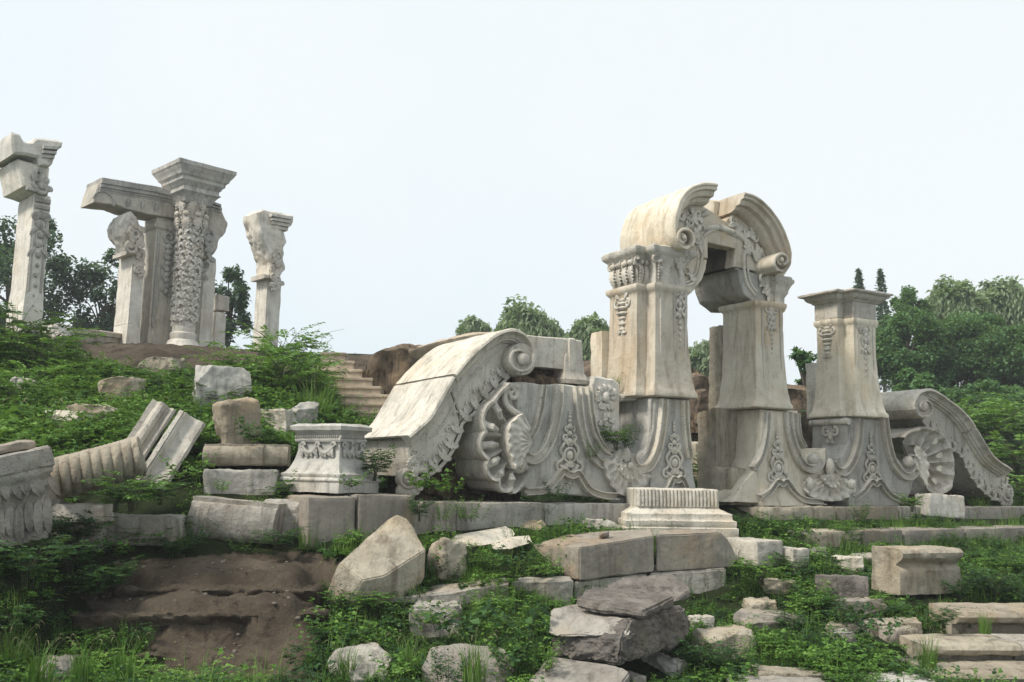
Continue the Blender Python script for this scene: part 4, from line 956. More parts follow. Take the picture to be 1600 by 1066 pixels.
# pillars
def pillar(label, name, px0, px1, ytop, ybot, t, side_w, dpt, mat, prof_top=(), notch=None):
    s0, s1 = F2.S1(px0, (ytop + ybot) / 2, t), F2.S1(px1, (ytop + ybot) / 2, t); z0, z1 = Z2 - .9, F2.Z1((px0 + px1) / 2, ytop, t)
    r = root_at(name, label, name.split('_')[-1], (s0 + s1) / 2, t + dpt / 2, Z2 - .1, F2)
    pl = [(s0, t), (s0 + (s1 - s0) * .0, t), (s1, t), (s1, t + dpt), (s0, t + dpt)][1:]
    o = MB().add(*loft(pl, [(.03, z0), (.03, Z2 + .1), (.0, Z2 + .6), (0, z1 - .1), *[(a_, z1 - b_) for a_, b_ in prof_top], (-.02, z1)])).build('shaft', mat, r, F2, (.10, .02, 2.6))
    return r, o, s0, s1, z0, z1
def broken(px, t0, t1, mat, name, r, rough=(.08, .06, 2.4)):
    return MB().add(*extr(F2.L(px, t0), t0, t1, .05)).build(name, mat, r, F2, rough)
def lumps(m, box, t, n, size, seed):
    rg = np.random.default_rng(seed)
    for i in range(n):
        q = F2.P(np.array(rg.uniform(box[0] + 2, box[2] - 6)), np.array(rg.uniform(box[1], box[3])), t)
        if i % 4 == 0: m.add(*curl(q, size * 1.2, 1.2, rg.uniform(0, 6), t - .02, size * .4, rg.choice([-1, 1])))
        else: m.add(*leaf(q, rg.uniform(0, 6.3), size * rg.uniform(1.1, 1.8), size * .55, t - .02, rg.uniform(-1, 1)))
# far-left tall pier
tA = F2.P(np.array(40.), np.array(420.), -3.0)
r, o, s0, s1, z0, z1 = pillar('tall square pier at the far left with broken stepped blocks on its head', 'stone_pier', 45, 72, 303, 500, -3.2, 0, 1.05, WHITE)
m = MB(); drop(m, ((s0 + s1) / 2, z1 - .3), 2.4, -3.22, .24, 21)
for a_, b_ in ((s0 + .03, s0 + .08), (s1 - .08, s1 - .03)): m.add(*extr([(a_, Z2 + .5), (b_, Z2 + .5), (b_, z1 - .5), (a_, z1 - .5)], -3.23, -3.15, .01))
for k in range(3): m.add(*extr([(s0 + .02, z1 - .1 - k * .16), (s1 - .02, z1 - .1 - k * .16), (s1 - .02, z1 - .2 - k * .16), (s0 + .02, z1 - .2 - k * .16)], -3.28 + k * .02, -3.1, .02))
m.build('carved_panel', GREY, o, F2)
broken([(28, 247), (78, 262), (76, 305), (36, 291), (33, 276)], -3.4, -2.0, WHITE, 'upper_block', r, (.1, .03, 2))
m = MB(); lumps(m, (54, 268, 76, 300), -3.42, 10, .13, 5)
m.add(*extr(F2.L([(42, 296), (75, 305), (75, 300), (42, 290)], -3.45), -3.45, -3.3, .02)); m.build('carved_panel', GREY, r, F2)
broken([(20, 206), (32, 210), (38, 220), (50, 221), (56, 215), (90, 219), (98, 222), (97, 230), (90, 234), (88, 247), (84, 256), (78, 262), (62, 258), (60, 246), (44, 242), (21, 240), (18, 222)], -3.55, -2.0, WHITE, 'broken_cornice', r, (.09, .03, 2.2))
m = MB()
for k, (a_, b_) in enumerate(((228, 234), (236, 241), (243, 248), (250, 254))): m.add(*extr(F2.L([(68 - k, a_ - 2), (92 - k * 3, a_), (91 - k * 3, b_), (68 - k, b_ - 2)], -3.7 + k * .05), -3.7 + k * .05, -3.3, .01))
m.build('moulding', GREY, r, F2, (.1, .02, 3))
# pillar with torn acanthus head, left of the beam's end
r, o, s0, s1, z0, z1 = pillar('broken pillar with a torn leaf head holding up the beam', 'stone_pillar', 203, 222, 394, 537, .35, 0, .95, WHITE)
broken([(186, 352), (194, 334), (206, 331), (214, 341), (224, 356), (228, 368), (227, 384), (222, 394), (202, 395), (197, 385), (188, 368)], .25, 1.15, WHITE, 'leaf_head', r, (.07, .11, 2.2))
m = MB(); lumps(m, (200, 350, 224, 392), .2, 12, .16, 6); lumps(m, (214, 392, 224, 428), .3, 12, .12, 7)
m.add(*extr(F2.L([(196, 398), (216, 399), (216, 393), (196, 392)], .28), .25, 1.2, .03)); m.build('leaf_carving', WHITE, r, F2, (.08, .02, 3))
# panelled pier
r, o, s0, s1, z0, z1 = pillar('panelled pier with a hanging garland directly behind the carved column', 'panelled_pier', 238, 284, 338, 535, .6, 0, .8, MARBLE, ((.0, .45), (.06, .4), (.07, .3), (.0, .26)))
m = MB(); 
for a_, b_ in ((s0 + .06, s0 + .14), (s1 - .14, s1 - .06)): m.add(*extr([(a_, Z2 + .6), (b_, Z2 + .6), (b_, z1 - .5), (a_, z1 - .5)], .55, .62, .015))
gs = F2.S1(262, 400, .6); gz_ = F2.Z1(262, 358, .6)
m.add(*curl((gs, gz_ - .25), .24, 1.6, math.pi / 2, .56, .07, -1, 40))
for k in range(9): m.add(*ball((gs, .57, gz_ - .55 - k * .17), (.13 - .005 * k, .09, .1), 9, 6)); m.add(*leaf((gs, gz_ - .55 - k * .17), -math.pi / 2 + (-1) ** k * .9, .24, .05, .57))
m.build('hanging_garland', GREY, o, F2)
# right pier with bracket
r, o, s0, s1, z0, z1 = pillar('pier with a swelling broken bracket behind and right of the carved column', 'stone_pier', 315, 334, 404, 550, .6, 0, .8, WHITE)
broken([(300, 318), (328, 312), (346, 320), (347, 330), (356, 348), (355, 362), (344, 375), (340, 388), (330, 404), (312, 406), (305, 380)], .35, 1.1, MARBLE, 'bracket', r, (.08, .06, 2.2))
m = MB()
for k in range(4): m.add(*extr(F2.L([(300, 316 + k * 6), (327, 312 + k * 6), (346, 319 + k * 5), (346, 323 + k * 5), (327, 316 + k * 6), (300, 320 + k * 6)], .2 + k * .05), .2 + k * .05, .6, .01))
lumps(m, (312, 365, 334, 402), .3, 14, .14, 9); lumps(m, (312, 408, 326, 440), .55, 8, .11, 10)
m.build('leaf_carving', GREY, r, F2, (.09, .02, 3))
r, o, s0, s1, z0, z1 = pillar('stump of a square pillar with a cracked loose top block, right of the column group', 'pillar_stump', 336, 352, 488, 555, 1.1, 0, .6, WHITE)
v, f = rough_box((s1 - s0 + .06, .62, .5), 41, .04, .03, .07, .01); MB().add(v + [(s0 + s1) / 2 + .05, 1.4, z1 + .06], f).build('loose_top', WHITE, r, F2)
# lone right pillar
r, o, s0, s1, z0, z1 = pillar('lone broken pillar with a flaring torn head, rightmost of the ruined colonnade', 'stone_pillar', 415, 437, 432, 552, 1.2, 0, .72, WHITE)
broken([(402, 332), (412, 326), (430, 330), (459, 337), (457, 352), (452, 356), (446, 358), (449, 378), (442, 385), (443, 400), (445, 420), (438, 432), (422, 434), (423, 410), (418, 395), (406, 362)], 1.0, 1.95, WHITE, 'leaf_head', r, (.08, .09, 2.0))
m = MB()
for k in range(4): m.add(*extr(F2.L([(425, 333 + k * 6), (457 - k * 2, 338 + k * 6), (456 - k * 2, 343 + k * 6), (425, 338 + k * 6)], .8 + k * .06), .8 + k * .06, 1.4, .012))
lumps(m, (424, 392, 442, 452), .95, 22, .13, 12); m.add(*extr(F2.L([(412, 428), (430, 430), (430, 437), (412, 435)], 1.05), 1.0, 1.9, .03))
m.build('leaf_carving', WHITE, r, F2, (.09, .02, 3))
# low round wall
g0 = at(np.array(95.), np.array(520.), np.array(26.5))
m = MB(); na = 40; ang = np.linspace(R(-150), R(-20), na); prof = [(1.9, -1.2), (1.9, -.02), (1.95, .0), (1.95, .12), (1.88, .15), (1.5, .15), (1.5, -1.2)]
V = []; Fc = []
for i_, a_ in enumerate(ang):
    for rr, zz in prof: V.append((g0[0] - .4 + rr * math.cos(a_), g0[1] + 1.6 + rr * math.sin(a_), g0[2] + zz - .02))
n_ = len(prof)
for i_ in range(na - 1):
    for j in range(n_): Fc.append((i_ * n_ + j, i_ * n_ + (j + 1) % n_, (i_ + 1) * n_ + (j + 1) % n_, (i_ + 1) * n_ + j))
Fc += [tuple(range(n_)), tuple(range((na - 1) * n_, na * n_))]
m.add(np.array(V), Fc); o = m.build('round_wall', TAN, None, None, (.15, .02, 2), loc=g0)
tag(o, 'low curved stone kerb of a round basin beside the far-left pier', 'kerb')

# ================================================================== steps up to the terrace
st = thing('stone_steps', 'flight of worn tan stone steps climbing to the terrace between the bush and the scroll', 'steps', tuple(at(np.array(560.), np.array(665.), np.array(20.5))))
for k in range(9):
    y = 668 - k * 13.2; D = 20.6 + k * .42; x0_, x1_ = 508 - k * 1.0, 652 - k * 14.2
    p0 = at(np.array(float(x0_)), np.array(y), np.array(D)); p1 = at(np.array(float(x1_)), np.array(y), np.array(D)); wd = p1[0] - p0[0]
    v, f = rough_box((wd, .62, .34), 60 + k, .02, .012, .09, .004); M = rotm(0, 0, 1.5 * (k % 3 - 1), (p0[0] + wd / 2, p0[1] + .3, p0[2] - .15))
    sb = MB().add(v, f, M).build('step', STAIR, st)
    v, f = rough_box((wd + .04, .4, .075), 80 + k, .02, .01, .07, .004); MB().add(v, f, M @ rotm(0, 0, 0, (0, -.145, .275))).build('nosing', STAIR, sb)

# ================================================================== rubble mound, plinths and fallen stones
KEEP = []          # footprints kept clear of weeds: (x, y, radius)
def keep(x, y, r): KEEP.append((x, y, r))
def stone(name, label, cat, x0, x1, yt, yb, yaw, dep, mat, D=None, r=.035, amp=.018, skew=.015, seed=0, tilt=(0, 0), taper=(1, 1), sink=.12, corners=None, group=None, parent_only=False, res=None):
    xc = (x0 + x1) / 2
    if D is None: p = ghit(xc, yb)
    else: p = at(np.array(float(xc)), np.array(float(yb)), np.array(float(D)))
    D = p[1]; th = R(yaw); W = (x1 - x0) / FPX * D; w = max(.12, (W - dep * abs(math.sin(th))) / max(.3, math.cos(th)))
    dd = dep * math.cos(th) + w * abs(math.sin(th)); h0 = hz(xc)
    zt = -(yt - h0) / FPX * (D + dd if yt > h0 else D)
    h = max(.08, zt - p[2]) + sink
    if name in ('rock', 'rubble_stone') or name == 'pointed_rock': V, F = hull_rock((w, dep, h), seed or int(x0 + yb), amp)
    else: V, F = rough_box((w, dep, h), seed or int(x0 + yb), min(r, w * .3, h * .35), amp, res, skew, None, taper, corners)
    M = rotm(tilt[0], tilt[1], yaw, (p[0], p[1] + dd / 2, p[2] - sink))
    if abs(yaw) > 1: pass
    o = MB().add(V - [0, 0, h / 2], F, rotm(tilt[0], tilt[1], yaw)).build(name, mat, None, None, None, 42, None)
    o.location = (p[0], p[1] + dd / 2, p[2] - sink + h / 2)
    tag(o, label, cat, group); keep(p[0], p[1] + dd / 2, max(w, dep) * .42)
    return o
# ---- long rubble mound behind the facade
def mound(name, label, pts, D, dep, mat, seed, amp=.25, zb=-.6):
    """eroded masonry core: traced skyline swept back with a rounded lumpy top"""
    P = cr(pts, 60); X = at(P[:, 0], P[:, 1], np.full(60, D)); V = []; F = []; nv_ = 22
    for i in range(60):
        top = X[i, 2]
        for j in range(nv_):
            u = j / (nv_ - 1)
            if u < .5: y = D - .25 * math.sin(u * math.pi) ; z = zb + (top - zb) * min(1, u * 2) ** .8
            else: y = D + (u - .5) * 2 * dep; z = top + .25 * math.sin((u - .5) * math.pi) - max(0, u - .8) * 2.5 * (top - zb)
            V.append((X[i, 0], y, z))
    V = np.array(V); d = fbm(V + seed, .9, 6, .6); V[:, 1] -= d * amp * 1.6; V[:, 2] += d * amp * .5; V[:, 0] += fbm(V + seed + 30, .9, 4) * amp * .6
    F = [(i * nv_ + j, i * nv_ + j + 1, (i + 1) * nv_ + j + 1, (i + 1) * nv_ + j) for i in range(59) for j in range(nv_ - 1)]
    F += [tuple(range(nv_)), tuple(59 * nv_ + j for j in range(nv_))]
    base = V.mean(0) * [1, 1, 0] + [0, 0, zb]
    return MB().add(V, F).build(name, mat, None, None, (.13, .05, 2.4), 60, base)
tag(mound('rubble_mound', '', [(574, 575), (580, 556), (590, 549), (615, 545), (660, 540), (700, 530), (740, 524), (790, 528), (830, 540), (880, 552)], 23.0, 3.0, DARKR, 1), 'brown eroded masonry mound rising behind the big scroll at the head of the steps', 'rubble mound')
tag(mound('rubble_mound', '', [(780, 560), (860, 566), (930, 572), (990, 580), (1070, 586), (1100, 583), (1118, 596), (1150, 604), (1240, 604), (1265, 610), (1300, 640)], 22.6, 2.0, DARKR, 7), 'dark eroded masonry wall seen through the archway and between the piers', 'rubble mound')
capb = mound('coping', '', [(640, 549), (680, 538), (720, 527), (760, 523), (800, 527)], 22.75, 1.6, STAIR, 3, .05, 2.6); tag(capb, 'thin tan stone slab capping the brown mound behind the big scroll', 'coping stone')
stone('stone_block', 'square pale block low down behind the arch opening', 'stone block', 1074, 1126, 689, 745, 20, .6, TAN, 20.5, .03, .02, .02, 3)
stone('rock', 'brown lumpy boulder bulging from the dark wall behind the arch opening', 'boulder', 1076, 1112, 603, 668, 10, .8, DARKR, 21.6, .2, .07, .1, 4)
# ---- plinth courses under the facade (frame coordinates)
def course(label, s0, s1, t0, dep, z0, z1, mat, seed, name='plinth_block', amp=.014, r=.025, corners=None, group=None):
    V, F = rough_box((s1 - s0 - .012, dep, z1 - z0), seed, r, amp, None, .006, None, (1, 1), corners)
    c = FC.w([((s0 + s1) / 2, t0 + dep / 2, z0)])[0]
    o = MB().add(V, F, rotm(0, 0, math.degrees(FC.yaw))).build(name, mat, None, None, None, 42, None); o.location = c
    tag(o, label, 'plinth block', group); keep(c[0], c[1], .3); return o
X1 = lambda px, t=-.35, py=790: FC.S1(px, py, t)
G1 = 'plinth blocks under the carved facade'
zA = -.39
course('cracked grey plinth block at the left end, under the small carved pedestal', X1(476), X1(552), -.5, 1.0, -.95, -.32, BROWN, 201, group=G1)
course('grey plinth block split by a dark crack, left of the scroll foot', X1(553), X1(640), -.52, 1.0, -.95, -.30, BROWN, 202, group=G1)
course('pale square plinth block below the scroll foot', X1(642), X1(712), -.40, .9, -.92, zA, BLOCK, 203, group=G1)
course('long grey plinth block below the scallop shell', X1(713), X1(852), -.36, .9, -.80, zA, BLOCK, 204, group=G1)
course('grey plinth block under the base moulding of the carved wall', X1(853), X1(990), -.30, .9, -.80, zA - .01, GREY, 205, group=G1)
course('warm tan plinth block with a broken end under the right arch pier', X1(1193), X1(1308), -.34, .8, -.83, -.45, TAN, 206, group=G1, r=.05, amp=.03)
course('tan plinth block under the small shell between arch and pedestal', X1(1309), X1(1405), -.34, .8, -.83, -.45, TAN, 207, group=G1)
course('grey plinth block under the lone pedestal, half hidden by weeds', X1(1406), X1(1475), -.34, .8, -.83, -.45, BLOCK, 208, group=G1)
course('plinth block at the far right end under the smaller scroll', X1(1476), X1(1640), -.34, .8, -.83, -.45, BLOCK, 209, group=G1)
G2 = 'kerb blocks of the lower step below the facade'
X2 = lambda px: FC.S1(px, 830, -1.55)
for a_, b_, l_, m_, s_ in ((1252, 1345, 'tan step block at the left end of the long low step', TAN, 211), (1346, 1412, 'brownish step block second from the left of the long low step', BROWN, 212), (1413, 1508, 'step block under the hanging weeds in the middle of the long low step', BROWN, 213), (1509, 1660, 'chipped step block at the right end of the long low step', BROWN, 214)):
    course(l_, X2(a_), X2(b_), -1.55, .7, -1.3, -.765, m_, s_, 'step_block', .016, .03, None, G2)
o = stone('plinth_block', 'plinth block at the foot of the left end, mostly buried', 'plinth block', 490, 575, 824, 842, 29.7, .6, BLOCK, 12.55, seed=215); 
# fallen slab under right shell
stone('stone_slab', 'pale slab lying below the half shell at the right', 'stone slab', 1441, 1526, 771, 797, 29, .35, WHITE, 17.6, .03, .02, .03, 216, (0, 3))

# ---- carved pedestal at left
F3o = ghit(528, 768); F3o = at(np.array(528.), np.array(768.), np.array(12.6)); F3 = Frame((F3o[0], F3o[1], 0), R(58))
pz = F3o[2]; zt = F3.Z1(529, 661); ll, ff = .80, .52
ped = root_at('carved_pedestal', 'small grey carved pedestal with garland swags, left of the big scroll', 'pedestal', .3, .4, pz, F3)
pl = [(0.0, 0.0), (ff, 0.0), (ff, ll), (0.0, ll)]
H = zt - pz
bp_ = [(.13, -.02), (.13, .13), (.15, .15), (.15, .17), (.11, .20), (.12, .22), (.12, .25), (.08, .27), (.04, .33), (.0, .45), (-.03, .60), (-.03, .72), (.0, .73), (.01, .76), (-.01, .78), (-.02, .83), (.02, .88), (.05, .90), (.06, .96), (.0, 1.0)]
pb = MB().add(*loft(pl, [(o_, pz + u * H) for o_, u in bp_])).build('body', GREY, ped, F3, (.05, .016, 4))
m = MB()
FSL = Frame(F3.w([(-.0, ll, 0)])[0], F3.yaw - math.pi / 2)
def swag(mb, a, b, z, t, sag, r_):
    u = np.linspace(0, 1, 18); P = np.column_stack([a + (b - a) * u, np.full(18, t), z - sag * 4 * u * (1 - u)]); mb.add(*tube(P, r_ * (.6 + .8 * np.sin(u * math.pi)), 8))
    for k in range(7): mb.add(*leaf(P[2 * k + 2, [0, 2]], -math.pi / 2 + rng.uniform(-1, 1), .07, .018, t - .01))
for fr_, L_ in ((FSL, ll), (F3, ff)):
    mm = MB(); zc_ = pz + H * .66
    for a_, b_ in ((.12, .38), (.40, .66)): swag(mm, a_ * L_ / .8 + .02, b_ * L_ / .8 + .02, zc_, .0, .09, .025)
    for x in (.14, .4, .68): mm.add(*curl((x * L_ / .8, zc_ + .01), .045, 1.2, 0, .0, .02, 1)); mm.add(*leaf((x * L_ / .8, zc_ - .02), -math.pi / 2, .14, .025, .0))
    for k in range(int(L_ / .035)): mm.add(*ball((.01 + k * .035, -.0, pz + H * .80), (.012, .02, .025), 6, 4))
    m.add(fr_.w(np.vstack(mm.V)), mm.F)
m.build('carved_swags', GREY, pb)
keep(F3o[0], F3o[1] + .3, .6)
# ---- carved base block in the middle foreground
F4o = at(np.array(1140.), np.array(822.), np.array(14.1)); F4 = Frame((F4o[0], F4o[1], 0), R(6))
s0, s1 = F4.S1(972, 825), F4.S1(1152, 828); z0 = F4.Z1(1060, 832) - .1; z1 = F4.Z1(1060, 764)
cbk = root_at('moulded_pedestal', 'broad moulded pedestal stone with a fluted top band, lying before the archway', 'pedestal', (s0 + s1) / 2, .4, z0, F4)
H = z1 - z0; pl = [(s0 + .25, .22), (s1 - .2, .22), (s1 - .2, .95), (s0 + .25, .95)]
body = MB().add(*loft(pl, [(.22, z0), (.22, z0 + H * .22), (.19, z0 + H * .24), (.20, z0 + H * .27), (.20, z0 + H * .36), (.16, z0 + H * .38), (.15, z0 + H * .41), (.15, z0 + H * .5), (.10, z0 + H * .53), (.06, z0 + H * .57), (.02, z0 + H * .59), (.0, z0 + H * .62), (.0, z1 - .02), (-.02, z1)])).build('body', MARBLE, cbk, F4, (.06, .014, 4))
m = MB(); n_ = 22
for k in range(n_):
    x = s0 + .27 + (s1 - s0 - .49) * (k + .5) / n_; m.add(*tube([(x, .215, z0 + H * .64), (x, .205, z0 + H * .8), (x, .215, z1 - .02)], [.024, .028, .024], 7))
m.build('fluted_band', MARBLE, body, F4); keep(F4o[0] - .8, F4o[1] + .5, .8)
# ---- cornice corner at the left edge, tilted
def placed(px, py, D, rx, ry, rz): return rotm(rx, ry, rz, at(np.array(float(px)), np.array(float(py)), np.array(float(D))))
M1 = placed(76, 697, 10.2, 0, -14, 33); loc = tuple(M1[:3, 3])
cc = thing('cornice_fragment', 'big tilted cornice corner with carved leaves, cut by the left picture edge', 'cornice fragment', loc)
m = MB(); pl = [(-1.6, 0), (0, 0), (0, .9), (-1.6, .9)]
v, f = loft(pl, [(-.14, -.95), (-.14, -.55), (-.10, -.45), (-.06, -.40), (-.06, -.34), (.0, -.26), (.0, -.22), (.02, -.20), (.02, -.02), (.0, .0)])
m.add(v, f, M1); co = m.build('block', BLOCK, cc, None, (.07, .018, 4))
m = MB()
mm = MB()
for k in range(18): mm.add(*leaf((-.04 - k * .085, -.27), -math.pi / 2 + rng.uniform(-.2, .2), rng.uniform(.2, .3), .04, .095, .3, .8, 12, .05))
for k in range(14): mm.add(*leaf((-.06 - k * .09, -.5), -math.pi / 2 - .25, rng.uniform(.36, .5), .052, .15, .35, .6, 12, .08))
m.add(np.vstack(mm.V), mm.F, M1); m.build('carved_leaves', BLOCK, co); keep(loc[0] - .5, loc[1] + .4, .9)
v, f = rough_box((1.3, .8, .10), 301, .04, .035, .05, .02); o = MB().add(v, f, M1 @ rotm(0, 0, 0, (-.75, .5, -.0))).build('rough_top', BROWN, cc)
# ---- gadrooned fragment
M2 = placed(84, 752, 11.3, 0, -18, 20); loc = tuple(M2[:3, 3])
gf = thing('gadrooned_fragment', 'long fallen moulding with fat ribbed gadroons, tilted up towards its right end', 'carved fragment', loc)
n1, n2 = 150, 26; Lg = .98; V = []; 
for i in range(n1):
    x = Lg * i / (n1 - 1); e = (x / Lg)
    for j in range(n2):
        u = j / (n2 - 1); a = R(88) - R(165) * u; rr = .265 + .04 * math.sin(u * math.pi)
        k = abs(math.sin((x + .10 * u * u) * math.pi / .115)) ** .6
        lob = (.055 * k - .03) * math.sin(np.clip((u - .10) / .8, 0, 1) * math.pi) ** .5
        bead = .025 * math.exp(-((u - .07) / .035) ** 2) * (.5 + .5 * abs(math.sin(x * math.pi / .05)))
        rr += lob + bead; V.append((x, .08 - rr * math.cos(a), rr * math.sin(a) * .9))
F = [(i * n2 + j, i * n2 + j + 1, (i + 1) * n2 + j + 1, (i + 1) * n2 + j) for i in range(n1 - 1) for j in range(n2 - 1)]
m = MB(); m.add(np.array(V), F, M2); b0 = m.build('ribbed_band', TAN, gf, None, None, 60)
v, f = rough_box((Lg + .04, .55, .46), 302, .03, .02, .05, .01); MB().add(v, f, M2 @ rotm(0, 0, 0, (Lg / 2, .36, -.20))).build('core', TAN, gf)
v, f = rough_box((.2, .62, .5), 303, .05, .02, .05, .02); MB().add(v, f, M2 @ rotm(0, 0, 0, (-.09, .22, -.28))).build('end_block', GREY, gf); keep(loc[0] + .5, loc[1] + .3, .8)
# ---- two moulded posts leaning side by side
def post(label, lo, hi, D0, D1, wid, prof, seed):
    A = at(np.array(float(lo[0])), np.array(float(lo[1])), np.array(D0)); B_ = at(np.array(float(hi[0])), np.array(float(hi[1])), np.array(D1)); ax = B_ - A; Lg_ = np.linalg.norm(ax); ax /= Lg_; v = A / np.linalg.norm(A)
    wv = np.cross(ax, -v); wv /= np.linalg.norm(wv); wv = -wv; nv_ = np.cross(wv, ax); nv_ = nv_ if nv_ @ v < 0 else -nv_; n_ = len(prof); V = []; ns = 12
    for i in range(ns + 1):
        for x, y in prof: V.append(A + ax * (Lg_ * (i / ns) * 1.0 - .35 * (1 - i / ns)) + wv * x * wid + nv_ * y * wid)
    F = [(i * n_ + j, i * n_ + (j + 1) % n_, (i + 1) * n_ + (j + 1) % n_, (i + 1) * n_ + j) for i in range(ns) for j in range(n_)] + [tuple(range(n_)), tuple(range(ns * n_, (ns + 1) * n_))]
    o = MB().add(np.array(V), F).build('moulded_post', MARBLE, None, None, (.05, .012, 4 + seed), 38, tuple(A)); tag(o, label, 'moulded post', 'leaning moulded posts'); keep(A[0], A[1], .5)
post('left leaning post of the pair, with two round ribs along it', (211, 704), (257, 634), 13.2, 13.5, .36, [(-.5, -.6), (-.5, .12), (-.46, .22), (-.36, .26), (-.28, .2), (-.22, .08), (-.15, .1), (-.08, .24), (.05, .30), (.18, .26), (.26, .12), (.30, .02), (.5, .0), (.5, -.6)], 0)
post('right leaning post of the pair, with a hollow flat face and sharp edges', (254, 727), (300, 654), 12.9, 13.2, .40, [(-.5, -.6), (-.5, .20), (-.40, .27), (-.26, .22), (-.05, .12), (.12, .12), (.20, .20), (.28, .26), (.34, .22), (.36, .28), (.5, .24), (.5, -.6)], 1)
# ---- blocks at left
S = stone
S('stone_block', 'squarish tan block balanced on edge above the half-round slab', 'stone block', 322, 400, 622, 694, 34, .42, TAN, 13.3, .06, .03, .07, 311, (8, -12))
def halfround(label, x0, x1, yt, yb, D, yaw, mat, ry=0, name='moulded_slab', dep=.5, seed=1):
    """slab whose front edge is a half-round moulding, with a thinner fillet above and a joint"""
    p = at(np.array((x0 + x1) / 2.), np.array(float(yb)), np.array(D)); L = (x1 - x0) / FPX * D / max(.4, math.cos(R(yaw))); h = (yb - yt) / FPX * D
    pr_ = [(dep, 0), (.08, 0), (.03, h * .10), (.0, h * .3), (-.01, h * .5), (.01, h * .7), (.05, h * .86), (.10, h * .9), (.10, h), (dep, h)]
    n_ = len(pr_); V = []; ns = 14
    for i in range(ns + 1): V += [(-L / 2 + L * i / ns, y, z) for y, z in pr_]
    F = [(i * n_ + j, i * n_ + (j + 1) % n_, (i + 1) * n_ + (j + 1) % n_, (i + 1) * n_ + j) for i in range(ns) for j in range(n_)] + [tuple(range(n_)), tuple(range(ns * n_, (ns + 1) * n_))]
    o = MB().add(np.array(V), F, rotm(0, ry, yaw, p)).build(name, mat, None, None, (.06, .016, 3.5), 40, tuple(p)); tag(o, label, name.replace('_', ' ')); keep(p[0], p[1] + dep / 2, L * .35); return o
halfround('long slab with a thick half-round edge lying under the balanced tan block', 318, 408, 694, 728, 13.0, 8, TAN, -1)
halfround('short half-round slab end with a dark joint, beside the small pedestal', 409, 448, 695, 729, 13.15, 8, TAN, -1)
S('stone_slab', 'grey slab below the half-round slab, left of the small pedestal', 'stone slab', 313, 428, 733, 772, 6, .5, GREY, 12.75, .03, .02, .015, 312)
halfround('long moulded block with a rough pitted front, low at the left', 288, 424, 784, 846, 11.9, -4, BLOCK, 4, 'moulded_block', .45)
S('stone_block', 'short rounded-top block with a rough front beside the long moulded block', 'stone block', 404, 492, 777, 836, -8, .42, BLOCK, 12.2, .10, .03, .02, 313)
S('stone_slab', 'thin broken ledge slab under the gadrooned fragment', 'stone slab', 30, 155, 783, 801, 6, .4, WHITE, 11.2, .03, .025, .03, 314)
S('stone_block', 'dim pale course block half hidden by weeds under the ledge slab', 'stone block', 42, 152, 803, 845, 6, .4, BLOCK, 11.25, .03, .02, .01, 315)
S('stone_block', 'shadowed course block overgrown with weeds right of the dim pale block', 'stone block', 154, 275, 800, 838, 6, .4, BLOCK, 11.6, .03, .02, .01, 316)
# ---- hillside rocks
for a in (
 ('white rounded rock in the grass at the left', 50, 122, 649, 684, -20, .5, MARBLE, .16, .07, .08),
 ('tan mossy boulder beside the white rounded rock', 95, 172, 640, 670, 10, .5, TAN, .16, .08, .08),
 ('pale angular rock halfway up the slope, above the tan boulder', 135, 212, 596, 634, 25, .6, TAN, .08, .08, .12),
 ('pointed grey slab leaning out of the bushes on the slope', 292, 376, 578, 640, 30, .4, GREY, .05, .05, .2),
 ('white flat rock behind the half-round slab', 402, 455, 648, 684, -15, .5, MARBLE, .1, .06, .1),
 ('ribbed grey fragment in the grass beside the white flat rock', 440, 492, 636, 674, 30, .4, GREY, .06, .05, .12),
 ('tan rock in the leaves below the lone right pillar', 398, 440, 566, 590, 10, .5, TAN, .08, .07, .1),
 ('small tan rock beside the tan rock below the lone pillar', 362, 398, 580, 600, -10, .4, TAN, .08, .07, .1),
 ('small white rock in the bushes at the far left edge', 0, 44, 598, 620, 10, .4, MARBLE, .1, .06, .1),
 ('pale earthy lump at the foot of the terrace bank', 215, 275, 566, 590, 0, .5, TAN, .1, .09, .1),
):
    S('rock', a[0], 'rock', a[1] - 3, a[2] + 3, a[3] - 9, a[4] + 4, a[5], a[6], a[7], None, a[8], a[9], a[10], sink=.0)
S('rubble_stone', 'white rubble stone under the far-left pier, the larger one', 'rock', 10, 62, 497, 520, 10, .7, WHITE, 24.9, .1, .07, .1, 321)
S('rubble_stone', 'smaller white rubble stone right of the larger one by the far-left pier', 'rock', 58, 104, 503, 522, -10, .6, WHITE, 25.0, .1, .07, .1, 322)
S('rubble_stone', 'little white stone at the terrace edge beside the pillar stump', 'rock', 356, 388, 547, 560, 10, .5, WHITE, 26.5, .1, .07, .15, 323)
